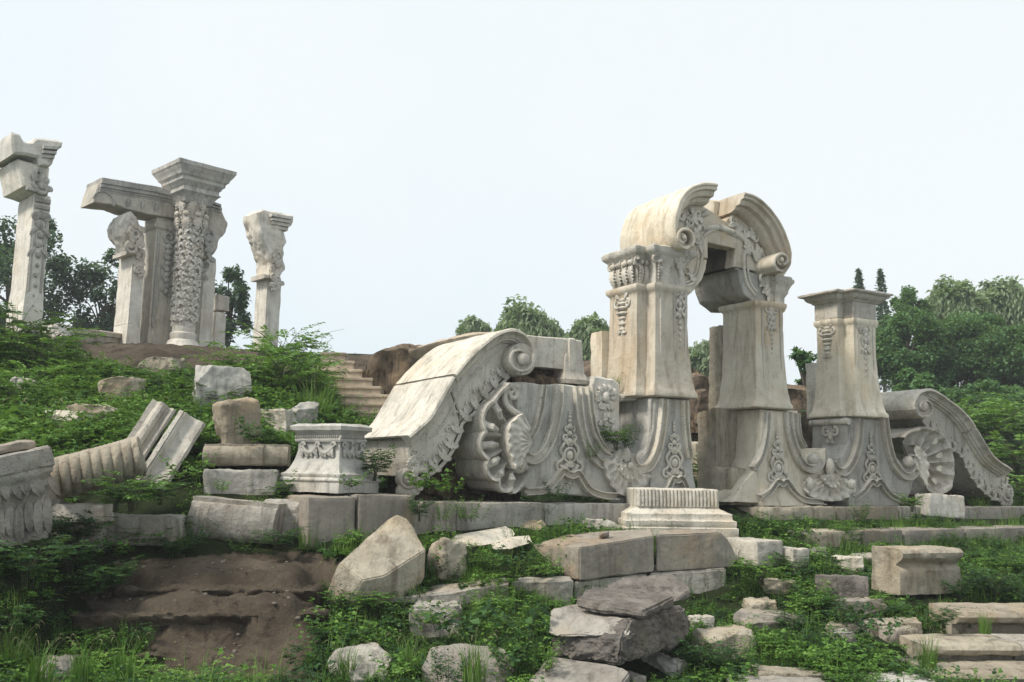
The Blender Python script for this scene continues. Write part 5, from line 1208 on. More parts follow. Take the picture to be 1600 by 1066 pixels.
# ---- middle
def traced(name, label, cat, pts, mat, amp=.01, bev=.02, L=.05, ground=True, seed=0, fr=2.5, kr=.5):
    A = np.array(pts, float); P = at(A[:, 0], A[:, 1], A[:, 2])
    if ground: B = P[P[:, 2] < P[:, 2].max() + 9].copy(); B[:, 2] = P[:, 2].min() - .12; P = np.vstack([P, B])
    V, F, c = hull_mesh(P, amp, bev, L, seed, fr); o = MB().add(V, F).build(name, mat, None, None, None, 30, None); o.location = c; tag(o, label, cat); keep(c[0], c[1], kr); return o
traced('angular_boulder', 'large pointed pale boulder standing beside the earth pit', 'boulder', [(619, 806, 11.5), (606, 812, 11.45), (636, 813, 11.6), (651, 832, 11.55), (665, 859, 11.3), (566, 907, 10.75), (600, 900, 10.85), (529, 881, 10.9), (503, 950, 11.0), (520, 985, 10.95), (575, 985, 10.95), (630, 960, 11.1), (662, 905, 11.35), (622, 808, 11.9), (536, 890, 11.8), (656, 868, 11.9)], TAN, .022, .012, .04, False, 3, 3.0, .4)
traced('stone_block', 'big brown slab block with a dark rough left end, left of the pair', 'stone block', [(905.5, 856, 12.0), (1022, 837, 12.55), (1022, 894, 12.55), (905.5, 908, 12.0), (831, 852, 12.45), (856, 884, 12.4), (892, 905, 12.1), (880, 836, 12.9), (934, 831, 13.1), (1018, 826, 13.2), (1018, 870, 13.2)], BROWN, .012, .015, .05, False, 4)
traced('stone_block', 'big brown slab block with a chipped right corner, right of the pair', 'stone block', [(1025, 836, 12.58), (1025, 894.5, 12.58), (1124, 832, 13.0), (1140, 846, 13.08), (1152, 874, 13.15), (1143, 887, 13.1), (1030, 828, 13.1), (1120, 826, 13.4), (1146, 862, 13.5)], BROWN, .012, .018, .05, False, 5)
traced('stone_slab', 'thick weathered slab on top of the foreground stack, at its front', 'stone slab', [(898, 931, 9.9), (898, 950, 9.9), (1006, 955, 9.5), (1006, 967, 9.5), (921, 918, 10.4), (1020, 921, 10.5), (1054, 931, 10.1), (1054, 951, 10.1), (930, 955, 9.75), (960, 962, 9.7)], SLATE, .022, .02, .04, False, 6, 3.5)
traced('stone_slab', 'weathered slab on top of the foreground stack, at its back', 'stone slab', [(947, 915, 10.5), (971, 902, 10.75), (1051, 897, 10.9), (1066, 907, 10.7), (1080, 920, 10.55), (1078, 934, 10.5), (1052, 942, 10.3), (960, 935, 10.3)], SLATE, .022, .02, .04, False, 7, 3.5)
traced('stone_slab', 'layered pale slab sticking out left under the top slabs of the stack', 'stone slab', [(861, 953, 10.0), (855, 988, 9.7), (980, 968, 9.6), (988, 982, 9.5), (984, 995, 9.45), (870, 996, 9.6), (900, 943, 10.3), (990, 955, 10.1)], BLOCK, .03, .02, .04, False, 8, 4)
traced('stone_block', 'rough pecked block carrying the foreground stack', 'stone block', [(858, 997, 9.75), (861, 1026, 9.75), (971, 1001, 9.4), (967, 1041, 9.4), (1072, 948, 10.15), (1079, 986, 10.15), (1060, 1010, 10.0), (1050, 945, 10.6), (900, 975, 10.2), (985, 968, 9.55), (1060, 985, 10.6)], SLATE, .05, .02, .03, False, 9, 6)
traced('stone_slab', 'large pale slab cut by the bottom edge, before the foreground stack', 'stone slab', [(815, 1075, 8.95), (858, 1024, 9.5), (970, 1041, 9.25), (985, 1050, 9.2), (960, 1085, 8.9), (815, 1100, 8.95)], BLOCK, .012, .015, .045, True, 10)
S('fluted_fragment', 'short tan fluted stump against the pointed boulder', 'carved fragment', 660, 726, 838, 896, 30, .4, TAN, 11.6, .05, .035, .03, 332, (-8, 10))
traced('moulded_fragment', 'long pale moulded fragment lying in the weeds by the tan stump', 'carved fragment', [(703, 842, 12.4), (704, 852, 12.3), (722, 858, 12.2), (800, 826, 13.0), (806, 834, 12.9), (800, 846, 12.7), (712, 836, 12.6), (790, 822, 13.15)], MARBLE, .012, .03, .04, False, 21, 4, .35)
traced('moulded_fragment', 'pale wedge-shaped fragment in front of the long moulded fragment', 'carved fragment', [(764, 848, 12.3), (770, 860, 12.2), (800, 838, 12.6), (828, 836, 12.8), (833, 848, 12.6), (800, 858, 12.25)], MARBLE, .012, .02, .04, False, 22, 4, .3)
S('rock', 'small pale rounded rock in the grass above the long moulded fragment', 'rock', 795, 856, 806, 828, 10, .35, TAN, None, .1, .06, .1, 333)
S('rock', 'low pale rock in the grass above the left end of the big brown slab', 'rock', 908, 972, 808, 830, -6, .35, MARBLE, None, .08, .05, .1, 334)
keep(*at(np.array(1000.), np.array(900.), np.array(12.6))[:2], .9)
S('stone_chip', 'tiny dark stone chip lying on the left brown slab block', 'stone chip', 937, 954, 828, 840, 10, .1, BROWN, 12.5, .02, .02, .1, 339, sink=.0)
S('stone_slab', 'stepped white slab with incised lines right of the moulded base', 'stone slab', 1146, 1230, 836, 872, 28, .7, MARBLE, 13.2, .02, .012, .01, 340)
S('stone_slab', 'thin broken white slab end beside the stepped white slab', 'stone slab', 1222, 1270, 850, 886, 28, .35, MARBLE, 13.3, .02, .02, .04, 341)
traced('stone_slab', 'long flat whitish slab in the weeds below the pointed boulder', 'stone slab', [(590, 938, 10.95), (590, 962, 10.95), (700, 928, 11.1), (705, 952, 11.1), (796, 912, 11.35), (796, 930, 11.35), (606, 924, 11.35), (700, 914, 11.5), (790, 902, 11.7)], BLOCK, .02, .02, .045, True, 12, 3.5, .35)
traced('stone_slab', 'flat whitish slab half under the broad leaves, below the left brown block', 'stone slab', [(800, 911, 11.55), (800, 932, 11.55), (895, 909, 11.75), (895, 930, 11.75), (812, 902, 11.85), (890, 901, 12.0)], BLOCK, .02, .02, .045, True, 13, 3.5, .3)
traced('stone_block', 'pale block sunk in the broad leaves in front of the long whitish slab', 'stone block', [(640, 950, 10.4), (640, 985, 10.4), (722, 948, 10.4), (722, 985, 10.4), (650, 938, 10.75), (716, 936, 10.75)], BLOCK, .03, .03, .045, True, 16, 3.5, .3)
traced('rock', 'pitted grey rock at the bottom, left of the broad leaves', 'rock', [(514, 1046, 9.4), (522, 1016, 9.5), (548, 1008, 9.6), (596, 1014, 9.6), (612, 1030, 9.55), (606, 1058, 9.3), (556, 1066, 9.2), (540, 1030, 9.35), (585, 1004, 9.8)], BLOCK, .05, .012, .04, True, 14, 4, .3)
traced('rock', 'smooth grey rock at the bottom under the broad leaves', 'rock', [(660, 1040, 9.3), (672, 1012, 9.45), (720, 1004, 9.6), (790, 1012, 9.6), (806, 1040, 9.4), (790, 1070, 9.1), (690, 1072, 9.1), (730, 1022, 9.3)], BLOCK, .03, .012, .04, True, 15, 3, .35)
traced('stone_block', 'pale course block under the left brown slab block', 'stone block', [(898, 910, 12.02), (898, 950, 12.0), (1010, 897, 12.5), (1010, 938, 12.5), (905, 890, 12.9), (1010, 880, 13.1)], BLOCK, .016, .018, .05, True, 31, 3, .3)
traced('stone_block', 'pale mossy course block under the right brown slab block', 'stone block', [(1014, 897, 12.52), (1014, 938, 12.5), (1134, 889, 13.0), (1134, 930, 12.95), (1020, 882, 13.1), (1130, 876, 13.4)], BLOCK, .016, .018, .05, True, 32, 3, .3)
traced('stone_slab', 'long low flat slab in the weeds between the stack and the leafy bush', 'stone slab', [(1146, 958, 11.75), (1146, 974, 11.7), (1262, 966, 11.75), (1262, 984, 11.7), (1156, 950, 12.1), (1252, 956, 12.1)], BLOCK, .02, .018, .045, True, 33, 3, .35)
traced('stone_slab', 'long low flat slab just above the brownish block by the stair slabs', 'stone slab', [(1290, 978, 11.3), (1290, 998, 11.3), (1440, 974, 11.5), (1440, 992, 11.5), (1300, 968, 11.7), (1432, 964, 11.9)], TAN, .02, .018, .045, True, 34, 3, .35)
# ---- stack in the right foreground
S('stone_block', 'narrow pale block at the bottom of the foreground stack', 'stone block', 968, 1012, 1032, 1085, 30, .3, BLOCK, 9.5, .03, .02, .02, 355)
S('stone_block', 'grey block at the lower right of the foreground stack', 'stone block', 1008, 1082, 1006, 1085, 38, .5, GREY, 9.9, .05, .04, .03, 356)
S('rock', 'pale rock in the grass at the bottom left corner', 'rock', 46, 102, 1014, 1050, 10, .35, BLOCK, 9.3, .08, .06, .1, 360)
# ---- right foreground
def moulded(label, x0, x1, yt, yb, D, yaw, mat):
    p = at(np.array((x0 + x1) / 2.), np.array(float(yb)), np.array(D)); L = (x1 - x0) / FPX * D * .93; h = (yb - yt) / FPX * D
    pr_ = [(.55, 0), (.03, 0), (.02, h * .52), (.04, h * .56), (.09, h * .62), (.08, h * .66), (.02, h * .72), (-.03, h * .80), (-.04, h * .9), (.0, h * .98), (.05, h), (.5, h)]
    n_ = len(pr_); ns = 18; V = []
    for i in range(ns + 1): V += [(-L / 2 + L * i / ns, y, z) for y, z in pr_]
    F = [(i * n_ + j, i * n_ + (j + 1) % n_, (i + 1) * n_ + (j + 1) % n_, (i + 1) * n_ + j) for i in range(ns) for j in range(n_)] + [tuple(range(n_)), tuple(range(ns * n_, (ns + 1) * n_))]
    o = MB().add(np.array(V), F, rotm(0, 0, yaw, p + [0, .2, 0])).build('moulded_block', mat, None, None, (.05, .026, 4), 40, tuple(p)); tag(o, label, 'moulded block'); keep(p[0], p[1] + .3, .6); return o
moulded('thick block with a round top moulding and rough end, right foreground', 1402, 1535, 862, 932, 12.6, 22, TAN)
S('stone_slab', 'pale slab carrying the block with the round top moulding', 'stone slab', 1366, 1535, 927, 957, 18, .6, BLOCK, 12.5, .03, .02, .01, 361)
S('rock', 'dark brown faceted rock left of the moulded block', 'rock', 1284, 1372, 890, 933, -18, .4, SLATE, 12.4, .04, .035, .12, 362)
for a in (
 ('pale yellowish rock in the weeds right of the brown blocks', 1192, 1256, 905, 932, 15, .35, TAN),
 ('white rock in the grass above the dark faceted rock', 1294, 1356, 873, 896, -10, .35, MARBLE),
 ('small pale rock poking out left of the yellowish rock', 1168, 1216, 936, 958, 10, .3, TAN),
 ('flat white stone beside the top of the foreground stack', 1074, 1124, 960, 984, 15, .35, MARBLE),
 ('thin dark slab in the weeds right of the stack', 1160, 1252, 964, 988, 10, .35, BROWN),
 ('broken tan block right of the stack', 1092, 1188, 976, 1034, 18, .4, TAN),
 ('pale sliver of stone between the two leafy bushes', 1294, 1346, 980, 1008, 12, .35, BLOCK),
 ('grey slab corner showing left of the moulded block slab', 1304, 1400, 934, 966, 16, .4, BROWN),
 ('small grey rock at the end of the thin broken white slab', 1266, 1292, 860, 876, 0, .25, GREY),
 ('low flat stone hidden in grass above the white rock', 1330, 1396, 868, 880, 8, .3, BLOCK),
):
    S('rock', a[0], 'rock', a[1], a[2], a[3] - 10, a[4] + 2, a[5], a[6], a[7], None, .05, .035, .06, sink=.04)
def nosed(label, x0, x1, yt, yb, D, yaw, mat, seed):
    """stair slab with a rounded overhanging nosing"""
    p = at(np.array((x0 + x1) / 2.), np.array(float(yb)), np.array(D)); L = (x1 - x0) / FPX * D * 1.02; h = (yb - yt) / FPX * D
    pr_ = [(.6, -.25), (.13, -.25), (.12, h * .50), (.02, h * .56), (-.03, h * .64), (-.05, h * .78), (-.02, h * .92), (.05, h * .98), (.6, h)]
    n_ = len(pr_); ns = 16; V = []
    for i in range(ns + 1): V += [(-L / 2 + L * i / ns, y, z) for y, z in pr_]
    F = [(i * n_ + j, i * n_ + (j + 1) % n_, (i + 1) * n_ + (j + 1) % n_, (i + 1) * n_ + j) for i in range(ns) for j in range(n_)] + [tuple(range(n_)), tuple(range(ns * n_, (ns + 1) * n_))]
    o = MB().add(np.array(V) + 0, F, rotm(0, 0, yaw, p)).build('stair_slab', mat, None, None, (.06, .024, 3 + seed * .1), 40, tuple(p)); tag(o, label, 'stair slab', 'rounded stair slabs at the lower right'); keep(p[0], p[1] + .4, .8); return o
nosed('upper rounded stair slab at the right edge', 1496, 1680, 956, 1004, 11.6, 6, TAN, 1)
nosed('middle rounded stair slab with a chipped right end', 1442, 1594, 1008, 1052, 10.8, 5, TAN, 2)
nosed('stair slab cut by the right edge beside the chipped middle slab', 1597, 1720, 1008, 1050, 10.9, 5, BLOCK, 3)
nosed('lowest stair slab at the bottom right corner', 1462, 1720, 1052, 1100, 10.3, 4, TAN, 4)
S('stone_block', 'brownish block left of the middle stair slab', 'stone block', 1358, 1446, 1004, 1054, 20, .5, BLOCK, 10.7, .04, .03, .02, 371)
S('stone_block', 'mossy block above the brownish block by the stair slabs', 'stone block', 1372, 1448, 962, 1006, 20, .5, BLOCK, 11.2, .04, .03, .02, 372)
S('stone_slab', 'pale slab with a pointed top at the bottom right of centre', 'stone slab', 1176, 1306, 1031, 1068, 10, .4, TAN, 9.6, .03, .02, .02, 373, (0, 4))
S('stone_slab', 'long low slab lying along the bottom edge under the pointed-top slab', 'stone slab', 1150, 1302, 1056, 1085, 3, .4, BLOCK, 9.2, .03, .02, .01, 374)
S('stone_slab', 'flat grey slab at the bottom edge before the stair slabs', 'stone slab', 1366, 1484, 1052, 1085, 8, .6, GREY, 9.5, .03, .02, .02, 375)

# ---- cut earth ledges of the pit
SOIL = ground_mat('bare_soil', 1.0)
for k, (px, py, D, w_, d_, h_, yaw, sd_) in enumerate(((335, 928, 10.75, 2.35, .95, .34, 3, 401), (310, 962, 10.45, 2.5, .9, .5, 2, 402), (330, 1030, 10.05, 2.3, .8, .5, -1, 403))):
    p = at(np.array(float(px)), np.array(float(py)), np.array(D)); V, F = rough_box((w_, d_, h_), sd_, .08, .07, .032, .03, 3.2, (1.0, 1.22))
    top = p[2] + .06; V[:, 1] -= .18 * np.clip(V[:, 2] / h_, 0, 1) ** 2; o = MB().add(V, F, rotm(0, 0, yaw, (p[0], p[1] + d_ / 2 + .1, top - h_))).build('earth_ledge', SOIL, None, None, None, 60, tuple(p)); tag(o, kind='structure')

# ================================================================== vegetation
def mesh_quads(name, V, Q, mat, loc=(0, 0, 0), parent=None):
    me = bpy.data.meshes.new(name); V = np.ascontiguousarray(V, np.float32); Q = np.ascontiguousarray(Q, np.int32); n = len(Q)
    me.vertices.add(len(V)); me.vertices.foreach_set('co', V.ravel()); me.loops.add(n * 4); me.loops.foreach_set('vertex_index', Q.ravel())
    me.polygons.add(n); me.polygons.foreach_set('loop_start', np.arange(0, n * 4, 4, dtype=np.int32)); me.polygons.foreach_set('loop_total', np.full(n, 4, np.int32))
    me.update(calc_edges=True); me.validate()
    me.materials.append(mat); o = bpy.data.objects.new(name, me); COL.objects.link(o); o.location = loc
    if parent: o.parent = parent
    return o
def leaves(P, A, L, W, rg, droop=.25, fold=.22):
    """two-quad folded leaves: base points P, directions A, lengths L, widths W"""
    n = len(P); A = A / np.maximum(np.linalg.norm(A, axis=1), 1e-6)[:, None]
    up = np.tile([0, 0, 1.0], (n, 1)) + rg.normal(0, .35, (n, 3)); S = np.cross(A, up); S /= np.maximum(np.linalg.norm(S, axis=1), 1e-6)[:, None]; N = np.cross(S, A)
    L = L[:, None]; W = W[:, None]; mid = P + A * L * .45 + N * W * fold * .0
    tip = P + A * L - N * L * droop; l = P + A * L * .42 + S * W + N * W * fold * 1.6; r = P + A * L * .42 - S * W + N * W * fold * 1.6; mid = P + A * L * .5 - N * W * .05
    V = np.stack([P, l, tip, mid, r], 1).reshape(-1, 3); b = np.arange(n)[:, None] * 5
    Q = np.concatenate([b + [0, 3, 2, 1], b + [0, 4, 2, 3]], 1).reshape(-1, 4)
    return V, Q
def stemmed(rg, nst, h, spread, nl, ll, lw, droop=.25, lean=.35, first=.25):
    """template: stems rising and leaning out, leaves along them -> leaf mesh, stem tubes"""
    P, A, L, W = [], [], [], []; st = []
    for i in range(nst):
        a = rg.uniform(0, 2 * math.pi); r0 = spread * math.sqrt(rg.uniform(0, 1)) * .5; hh = h * rg.uniform(.55, 1.05); ln = lean * rg.uniform(.3, 1.4)
        b = np.array([r0 * math.cos(a), r0 * math.sin(a), 0]); d = np.array([math.cos(a) * ln, math.sin(a) * ln, 1.0]); u = np.linspace(0, 1, 6)[:, None]
        C = b + d * hh * u + np.array([math.cos(a), math.sin(a), -.35]) * ln * hh * .5 * u * u; st.append(C)
        for k in range(nl):
            q = first + (1 - first) * (k + rg.uniform(0, .8)) / nl; q = min(q, 1); p = b + d * hh * q + np.array([math.cos(a), math.sin(a), -.35]) * ln * hh * .5 * q * q
            th = k * 2.4 + rg.uniform(-.5, .5); P.append(p); A.append((math.cos(th), math.sin(th), rg.uniform(-.15, .55))); s = rg.uniform(.6, 1.15) * (1.1 - .45 * q); L.append(ll * s); W.append(lw * s)
    return leaves(np.array(P), np.array(A), np.array(L), np.array(W), rg, droop), st
def frond(rg, nst, h, npair, ll, lw, lean=.8):
    """template: arching stems with paired leaflets"""
    P, A, L, W = [], [], [], []; st = []
    for i in range(nst):
        a = rg.uniform(0, 2 * math.pi); hh = h * rg.uniform(.6, 1.1); ln = lean * rg.uniform(.4, 1.3); u = np.linspace(0, 1, 8)[:, None]; o = np.array([math.cos(a), math.sin(a), 0])
        C = o * ln * hh * (.25 * u + .75 * u * u) + np.array([0, 0, 1.0]) * hh * (u * 1.15 - .4 * u * u); C = C + rg.normal(0, .03 * h, 3) * [1, 1, 0]; st.append(C)
        nb = rg.integers(2, 5)
        for bi in range(nb):
            q0 = rg.uniform(.35, .95); p0 = C[int(q0 * 7)]; th = a + rg.uniform(-1.3, 1.3); bl = hh * rg.uniform(.3, .5); bd = np.array([math.cos(th), math.sin(th), rg.uniform(-.1, .45)]); sd_ = np.array([-math.sin(th), math.cos(th), 0])
            for k in range(npair):
                p = p0 + bd * bl * (k + 1) / npair - np.array([0, 0, .12]) * bl * ((k + 1) / npair) ** 2
                for sg in (-1, 1): P.append(p); A.append(bd * .6 + sg * sd_ + [0, 0, rg.uniform(-.25, .2)]); s = rg.uniform(.75, 1.1); L.append(ll * s); W.append(lw * s)
    return leaves(np.array(P), np.array(A), np.array(L), np.array(W), rg, .15), st
def blades(rg, n, h, spread, w_=.008, lean=.5, ns=3):
    a = rg.uniform(0, 2 * math.pi, n); r = spread * np.sqrt(rg.uniform(0, 1, n)); b = np.stack([r * np.cos(a), r * np.sin(a), np.zeros(n)], 1); th = a + rg.normal(0, .9, n)
    o = np.stack([np.cos(th), np.sin(th), np.zeros(n)], 1); s = np.stack([-np.sin(th), np.cos(th), np.zeros(n)], 1); hh = h * rg.uniform(.45, 1.1, n); ln = lean * rg.uniform(.2, 1.5, n); V = []
    for k in range(ns + 1):
        u = k / ns; c = b + o * (ln * hh * u * u)[:, None] + np.array([0, 0, 1]) * (hh * (u - .35 * ln * u * u * u))[:, None]; ww = w_ * (1 - u * .92) * rg.uniform(.8, 1.2, n); V += [c - s * ww[:, None], c + s * ww[:, None]]
    V = np.stack(V, 1).reshape(-1, 3); m = 2 * (ns + 1); q = np.arange(n)[:, None] * m; Q = np.concatenate([q + [2 * k, 2 * k + 1, 2 * k + 3, 2 * k + 2] for k in range(ns)], 1).reshape(-1, 4)
    return V, Q
def merge(parts):
    V, Q, n = [], [], 0
    for v, q in parts: V.append(v); Q.append(q + n); n += len(v)
    return np.vstack(V), np.vstack(Q)
def scatter(tmpl, pos, rz, sc, tilt=None):
    """numpy copies of one template"""
    v, q = tmpl; n, m = len(pos), len(v); c, s = np.cos(rz)[:, None], np.sin(rz)[:, None]
    X = (v[None, :, 0] * c - v[None, :, 1] * s); Y = (v[None, :, 0] * s + v[None, :, 1] * c); Z = np.repeat(v[None, :, 2], n, 0)
    V = np.stack([X, Y, Z], -1) * sc[:, None, None] + pos[:, None, :]
    return V.reshape(-1, 3), (q[None] + (np.arange(n) * m)[:, None, None]).reshape(-1, 4)
vr = np.random.default_rng(21)
KA = np.array([(a, b, c) for a, b, c in KEEP])
def clear(xy, m=1.0):
    ok = np.ones(len(xy), bool)
    for x, y, r_ in KA: ok &= np.hypot((xy[:, 0] - x) / (r_ * 1.1), (xy[:, 1] - y + .28) / (r_ + .32)) > m
    d = xy - FC.o[:2]; s_ = d @ FC.S[:2]; t_ = d @ FC.T[:2]
    ok &= ~((t_ > -.75) & (t_ < 2.1) & (s_ > -1.6) & (s_ < 12.2))
    d = xy - F2.o[:2]; s2 = d @ F2.S[:2]; t2 = d @ F2.T[:2]; ok &= ~((t2 > -1.5) & (t2 < 3) & (s2 > -8) & (s2 < 5))
    return ok
def field(n, y0, y1, u0, u1, power=1.0):
    Y = y0 + (y1 - y0) * vr.uniform(0, 1, n) ** power; X = vr.uniform(u0, u1, n) * Y; xy = np.column_stack([X, Y]); z = gz(xy); P = np.column_stack([xy, z])
    b = bare_at(P) > .5; return P[clear(xy) & ~b]
# ground cover: weeds
tw = [stemmed(vr, 6, .24, .30, 7, .095, .034, .25)[0], stemmed(vr, 5, .32, .26, 8, .075, .028, .3)[0], frond(vr, 6, .30, 6, .042, .012)[0], stemmed(vr, 7, .20, .34, 6, .13, .05, .3)[0], frond(vr, 5, .42, 7, .045, .013)[0]]
def cover(name, tm, pts, smin, smax, mat):
    parts = []; k = vr.integers(0, len(tm), len(pts)); dens = fbm(pts * [1, 1, 0], .55, 3)
    for i, t_ in enumerate(tm):
        p = pts[(k == i)]; 
        if len(p) == 0: continue
        s = vr.uniform(smin, smax, len(p)) * (1 + .5 * np.clip(dens[k == i], -.6, .8)); parts.append(scatter(t_, p - [0, 0, .02], vr.uniform(0, 6.28, len(p)), s))
    V, Q = merge(parts); return tag(mesh_quads(name, V, Q, mat), kind='stuff')
pw = np.vstack([field(3000, 8.6, 15.5, -.62, .62), field(2600, 14, 25.2, -.66, -.10), field(1000, 14.5, 20, .15, .68), field(900, 20, 34, .2, .75)])
nzv = fbm(pw * [1, 1, 0], .8, 3)
hill = (pw[:, 0] < -.12 * pw[:, 1]) & (pw[:, 1] > 13)
near = pw[(nzv > -.25) & ~hill]; dk = fbm(near * [1, 1, 0] + 31, .7, 3) + vr.normal(0, .15, len(near)) > -.02
cover('dark_weeds', tw, near[dk], .55, 1.15, LEAFD)
cover('weeds', tw, near[~dk], .5, .95, LEAF)
ph = pw[hill]; cover('slope_weeds', tw, ph[(ph[:, 1] < 22.6) | (ph[:, 0] < -13.2) | (ph[:, 0] > -6.2)], 1.0, 1.7, LEAF)
cover('slope_broad_weeds', [tw[0], tw[3]], ph[(fbm(ph * [1, 1, 0], .5, 2) > .05) & (ph[:, 1] < 22.6)], 1.3, 2.0, LEAFL)
cover('bright_weeds', tw[1:3], np.vstack([field(1100, 9, 15, -.6, .62), field(1500, 14, 25.2, -.66, -.10)]), .6, 1.3, LEAFL)
tg = [blades(vr, 22, .26, .16, .005, .5, 3), blades(vr, 18, .40, .14, .006, .6, 3), blades(vr, 30, .16, .2, .005, .5, 2)]
pg = np.vstack([field(2800, 8.6, 15.5, -.62, .64), field(1600, 14, 25, -.66, -.10), field(1200, 14, 21, .1, .68)])
cover('grass', tg, pg, .6, 1.15, GRASS)
# the narrow strip on the plinth and around the foot of the facade
sq = np.array([FC.w([(s, t, 0)])[0][:2] for s, t in zip(vr.uniform(-1.2, 11.8, 420), vr.uniform(-2.2, -.8, 420))]); cover('grass', tg, np.column_stack([sq, gz(sq)]), .5, 1.0, GRASS)
def fringe(n, y0, y1, u0, u1):
    Y = vr.uniform(y0, y1, n); X = vr.uniform(u0, u1, n) * Y; xy = np.column_stack([X, Y]); ok = np.ones(n, bool)
    for x, y, r_ in KA: ok &= np.hypot(xy[:, 0] - x, xy[:, 1] - y) > r_ * .7
    ok &= ~clear(xy); d = xy - FC.o[:2]; t_ = d @ FC.T[:2]; ok &= ~((t_ > -.45) & (t_ < 2.3)); P = np.column_stack([xy, gz(xy)]); return P[ok & (bare_at(P) < .5)]
cover('grass', tg, fringe(7000, 8.6, 17.5, -.62, .66), .3, .6, GRASS)
cover('dark_weeds', tw[:4], fringe(2600, 8.6, 17.5, -.62, .66), .3, .65, LEAFD)
cover('weeds', tw[:4], fringe(3400, 8.6, 17.5, -.62, .66), .3, .6, LEAF)
# behind the facade
sq = np.array([FC.w([(s, t, 0)])[0][:2] for s, t in zip(vr.uniform(-2, 13, 500), vr.uniform(2.1, 4.5, 500))]); cover('weeds', tw, np.column_stack([sq, gz(sq)]), .9, 1.5, LEAFD)
# ---- loose bits in the earth pit and on the bank
pp = []; n = 0
c_ = at(vr.uniform(150, 520, 900), vr.uniform(875, 1066, 900), np.full(900, 10.5)); xy = np.column_stack([vr.uniform(-4.8, -2.0, 900), vr.uniform(9.0, 11.8, 900)])
o_ = [hull_rock((1, .8, .6), 900 + k, .05, 9) for k in range(4)]; m = MB()
for i, q in enumerate(np.column_stack([xy, gz(xy)])[:260]):
    s_ = .007 + .03 * vr.uniform(0, 1) ** 5; v, f = ball((0, 0, 0), (1, .8, .6), 7, 5, .35, i % 9); m.add(v, f, rotm(0, 0, vr.uniform(0, 360), q + [0, 0, .2 * s_], s_))
tag(m.build('pebbles', plain('pebble', (.17, .145, .12)), None), kind='stuff')
P = np.column_stack([xy, gz(xy) + .012])[760:]; L = vr.uniform(.02, .06, len(P)); tag(mesh_quads('litter', *leaves(P, np.column_stack([vr.normal(size=(len(P), 2)), vr.uniform(-.05, .25, len(P))]), L, L * .3, vr), SEED), kind='stuff')
# ---- plants one can point at: three kinds, each with stems and leaves
def proto(name, label, tmpl, st, matl, group, r_=.004, seeds=None):
    o = thing(name, label, 'plant', (0, 0, -80), group); v, q = tmpl; mesh_quads('foliage', v, q, matl, (0, 0, 0), o)
    m = MB()
    for C in st: m.add(*tube(C, r_ * np.linspace(1.3, .5, len(C)), 5))
    if m.V: me = m.build('stems', STEM, None); me.parent = o
    if seeds:
        m = MB()
        for C, b in seeds: m.add(*tube(C, .0025, 4)); m.add(*tube(b, [.004, .011, .012, .009, .003], 6))
        s_ = m.build('seed_heads', SEED, None); s_.parent = o
    return o
def mk(kind, seed):
    g = np.random.default_rng(seed)
    if kind == 'broad': return stemmed(g, 9, 1.0, .8, 9, .26, .095, .3, .5)
    if kind == 'bush': return frond(g, 22, 1.0, 8, .085, .024, .75)
    if kind == 'weed': return stemmed(g, 16, 1.0, .7, 14, .15, .04, .25, .4, .1)
    if kind == 'grass':
        v = blades(g, 90, 1.0, .28, .014, .5, 4); return v, []
protos = {}
def grp(k): return {'broad': 'broad-leaved weeds growing among the ruins', 'bush': 'feathery bushes growing among the ruins', 'weed': 'leafy weeds growing among the ruins', 'grass': 'tall grass tufts growing among the ruins'}[k]
nm = {'broad': 'broadleaf_plant', 'bush': 'leafy_bush', 'weed': 'weed_plant', 'grass': 'grass_tuft'}
def get(kind, mat, label):
    key = (kind, mat.name, vr.integers(0, 2)) if kind != 'grass' else (kind, mat.name, 0)
    if key not in protos:
        t_, s_ = mk(kind, int(key[2]) + 5 * len(protos)); seeds = None
        if kind == 'grass':
            seeds = []
            for i in range(6):
                a = i * 1.05 + .3; C = np.array([(math.cos(a) * .5 * u * u, math.sin(a) * .5 * u * u, 1.15 * u - .2 * u * u) for u in np.linspace(0, 1, 7)]); d = C[-1] - C[-2]; seeds.append((C, np.array([C[-1] + d * k * .22 - [0, 0, .012 * k * k] for k in range(5)]) * 1))
        protos[key] = proto(nm[kind], label, t_, s_, mat, grp(kind), .004, seeds); return protos[key], True
    return protos[key], False
def plant(px, py, kind, h, mat, label, D=None, pos=None, wide=1.0):
    p = pos if pos is not None else (ghit(px, py) if D is None else at(np.array(float(px)), np.array(float(py)), np.array(float(D))))
    o, new = get(kind, mat, label); rz = vr.uniform(0, 6.28)
    if not new: o = dup(o, tuple(p), rz, h, label, grp(kind))
    else: o.location = tuple(p); o.rotation_euler = (0, 0, rz); o.scale = (h,) * 3
    o.scale = (h * wide, h * wide, h); return o
